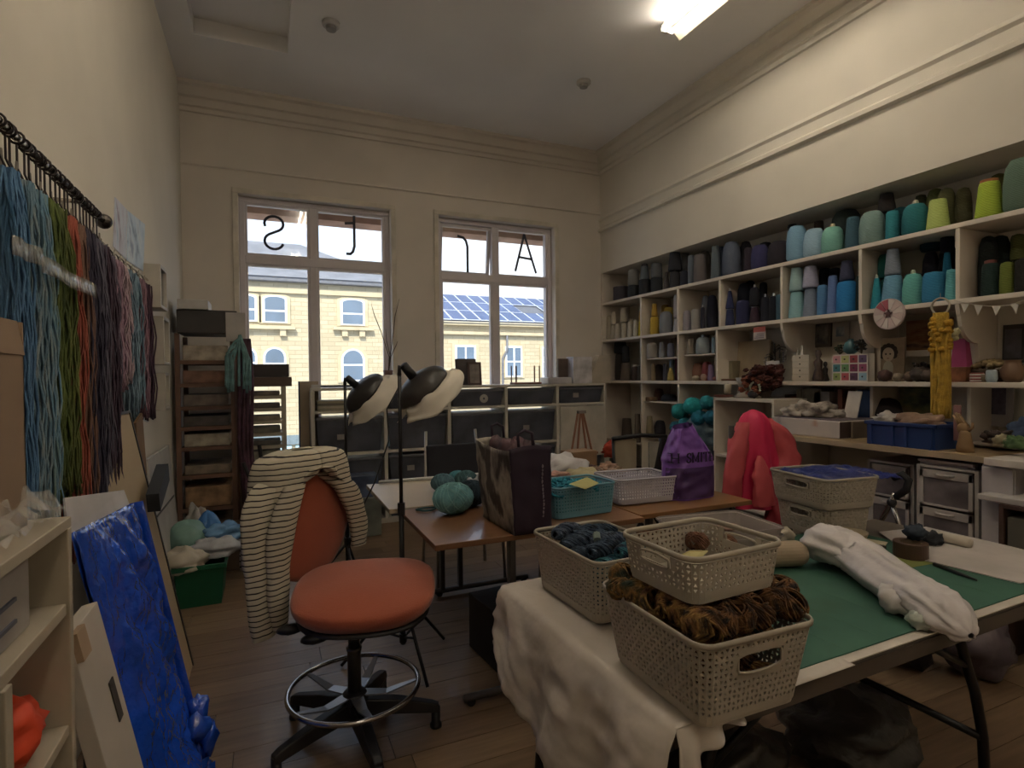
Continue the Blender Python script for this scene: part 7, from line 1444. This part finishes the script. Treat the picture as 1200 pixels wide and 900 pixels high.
item('white_paper', 735, 548, 2.98, .34, .2, .02, mat('#bab6ba', .6), 'white papers behind the white plastic basket', 'paper', rz=-.1)
for i, (px, y, c, s_) in enumerate(((697, 3.05, '#7a5c4c', .06), (712, 3.1, '#8c6c58', .07), (690, 3.2, '#5a3a3c', .05), (722, 3.0, '#8a7058', .06), (704, 2.9, '#a39080', .05), (668, 3.1, '#5c2c34', .06), (728, 2.93, '#6c4448', .03))):
    bag('craft_oddment', at(px, 540, y=y).x, y, .741, s_, s_*.8, s_*.6, mat(c, .7, 0, .4, 25), '%s brownish craft oddment in the heap on the cream table' % ordn(i+1), 'craft item', 'x' and (30+i), amp=.35)
t = thing('glass_jar', 'small glass jar among the craft heap', 'jar', (at(702, 545, y=2.88).x, 2.88, .741)); B().lathe([(.03, 0), (.032, .01), (.032, .06), (.024, .075), (.024, .085)], 16).obj('jar_body', mat('#a8a09a', .1, alpha=.5), t, smooth=True)
# folding director chair with black straps
px_, Y_ = 760, 3.3; q = at(px_, 530, y=Y_); t = thing('folding_chair', 'black framed folding chair with cream panels behind white basket', 'chair', (q.x, Y_, 0)); bk = mat('#17161a', .5)
for s_ in (-1, 1):
    B().tube([(s_*.2, .1, 0), (-s_*.2, .1, .62)], .014, 8).obj('leg', bk, t, smooth=True); B().tube([(s_*.2, -.15, 0), (-s_*.2, -.15, .62)], .014, 8).obj('leg', bk, t, smooth=True); B().tube([(s_*.22, .1, .55), (s_*.22, .12, .93)], .013, 8).obj('back_post', bk, t, smooth=True)
B().box(-.22, -.03, .1, .115, .68, .93).obj('cream_panel', mat('#9c9078', .7), t, bevel=.01); B().box(.08, .2, .1, .115, .7, .9).obj('cream_panel', mat('#8c8880', .7), t, bevel=.01); B().box(-.05, .09, .08, .12, .6, .95, Matrix.Rotation(.25, 4, 'Y')).obj('black_strap', bk, t, bevel=.01); B().tube([(-.24, .1, .94), (.0, .09, .955), (.24, .1, .93)], .016, 8).obj('top_bar', bk, t, smooth=True)
item('red_flower_box', 716, 526, 3.75, .02, .02, .74, mat('#5a4a3c', .8), 'thin wooden stake below the red flower', 'stake', z=.001)
bag('red_flower', at(716, 526, y=3.75).x, 3.75, .742, .07, .05, .06, mat('#b8381c', .8, 0, .3, 12), 'bright red fabric flower by the end of window unit', 'fabric flower', 2, .3)
# teal yarn in clear bag on the low shelf
Xb = 3.7; p = at(815, 480, x=Xb)
t = thing('teal_yarn_bag', 'large clear bag packed with teal yarn balls below the shelving', 'bag', (Xb+.05, p.y, .645))
for i, (px, py, r, c) in enumerate(((797, 482, .085, '#1c8c92'), (812, 476, .09, '#1fa0a4'), (829, 472, .07, '#1a7c88'), (820, 490, .08, '#17708a'), (803, 497, .07, '#237e90'), (834, 489, .07, '#14627c'), (792, 500, .06, '#2a6c84'))):
    w = at(px, py, x=Xb-.02)-Vector(t.location); B().blob(w, r, r, r*.9, .12, 3, 16, i).obj('yarn_ball', mat(c, .9, 0, .25, 20, .6, 90), t, smooth=True)
B().blob((.02, -.0, .17), .15, .27, .19, .2, 3, 24, 8, flat=-.165).obj('lower_yarn', mat('#2c4654', .4, 0, .4, 8, .4, 15, hex2='#6a8490'), t, smooth=True)
# things in low compartments at the window end
for l, r, tp, bt_, X, c, nm, lab in ((743, 751, 485, 510, 3.8, '#7a6a5c', 'yarn_cone', 'brown yarn cone on the floor-level shelf by the window'), (728, 741, 490, 512, 3.85, '#5c4c40', 'yarn_cone', 'dark brown yarn cone left of the lighter one, low shelf')):
    y = at((l+r)/2, tp, x=X).y; z1 = at((l+r)/2, tp, x=X).z; rd = .5*(r-l)*depth((X, y, 1))/F; o = B().lathe([(rd, 0), (rd, .01), (rd*.75, z1-.645), (rd*.3, z1-.64)], 18).obj(nm, yarn(c), smooth=True, loc=(X, y, .641)); tag(o, lab, 'yarn')
for i, (y0, y1, c, h) in enumerate(((5.05, 5.35, '#3c342c', .34), (5.4, 5.74, '#4c3c30', .3), (4.46, 4.95, '#2c2c34', .36), (3.76, 4.1, '#3a3a46', .3), (4.12, 4.38, '#22303c', .36))):
    o = box(.04, .36, 0, y1-y0, 0, h).obj('storage_box', mat(c, .7, 0, .2, 6), bevel=.005, loc=(XR, y0, .001)); tag(o, '%s dark box on the floor under the window end shelving' % ordn(i+1), 'box')
o = B().lathe([(.07, 0), (.075, .01), (.05, .16), (.02, .165)], 18).obj('black_yarn_cone', yarn('#1c1c20'), smooth=True, loc=(XR+.2, 5.2, .641)); tag(o, 'black yarn cone at back of low compartment by window', 'yarn')
# plastic crates standing left of lamp, on floor by the unit
item('clear_crate', 425, 600, 5.1, .3, .2, .34, mat('#6c7068', .4, 0, .3, 6), 'grey green plastic box on the floor before the window unit', 'box', z=.001, bev=.01); item('clear_crate', 424, 560, 5.12, .26, .18, .2, mat('#4c5a78', .4, 0, .4, 6), 'bluish plastic box stacked on the grey green one', 'box', z=.342, bev=.01)
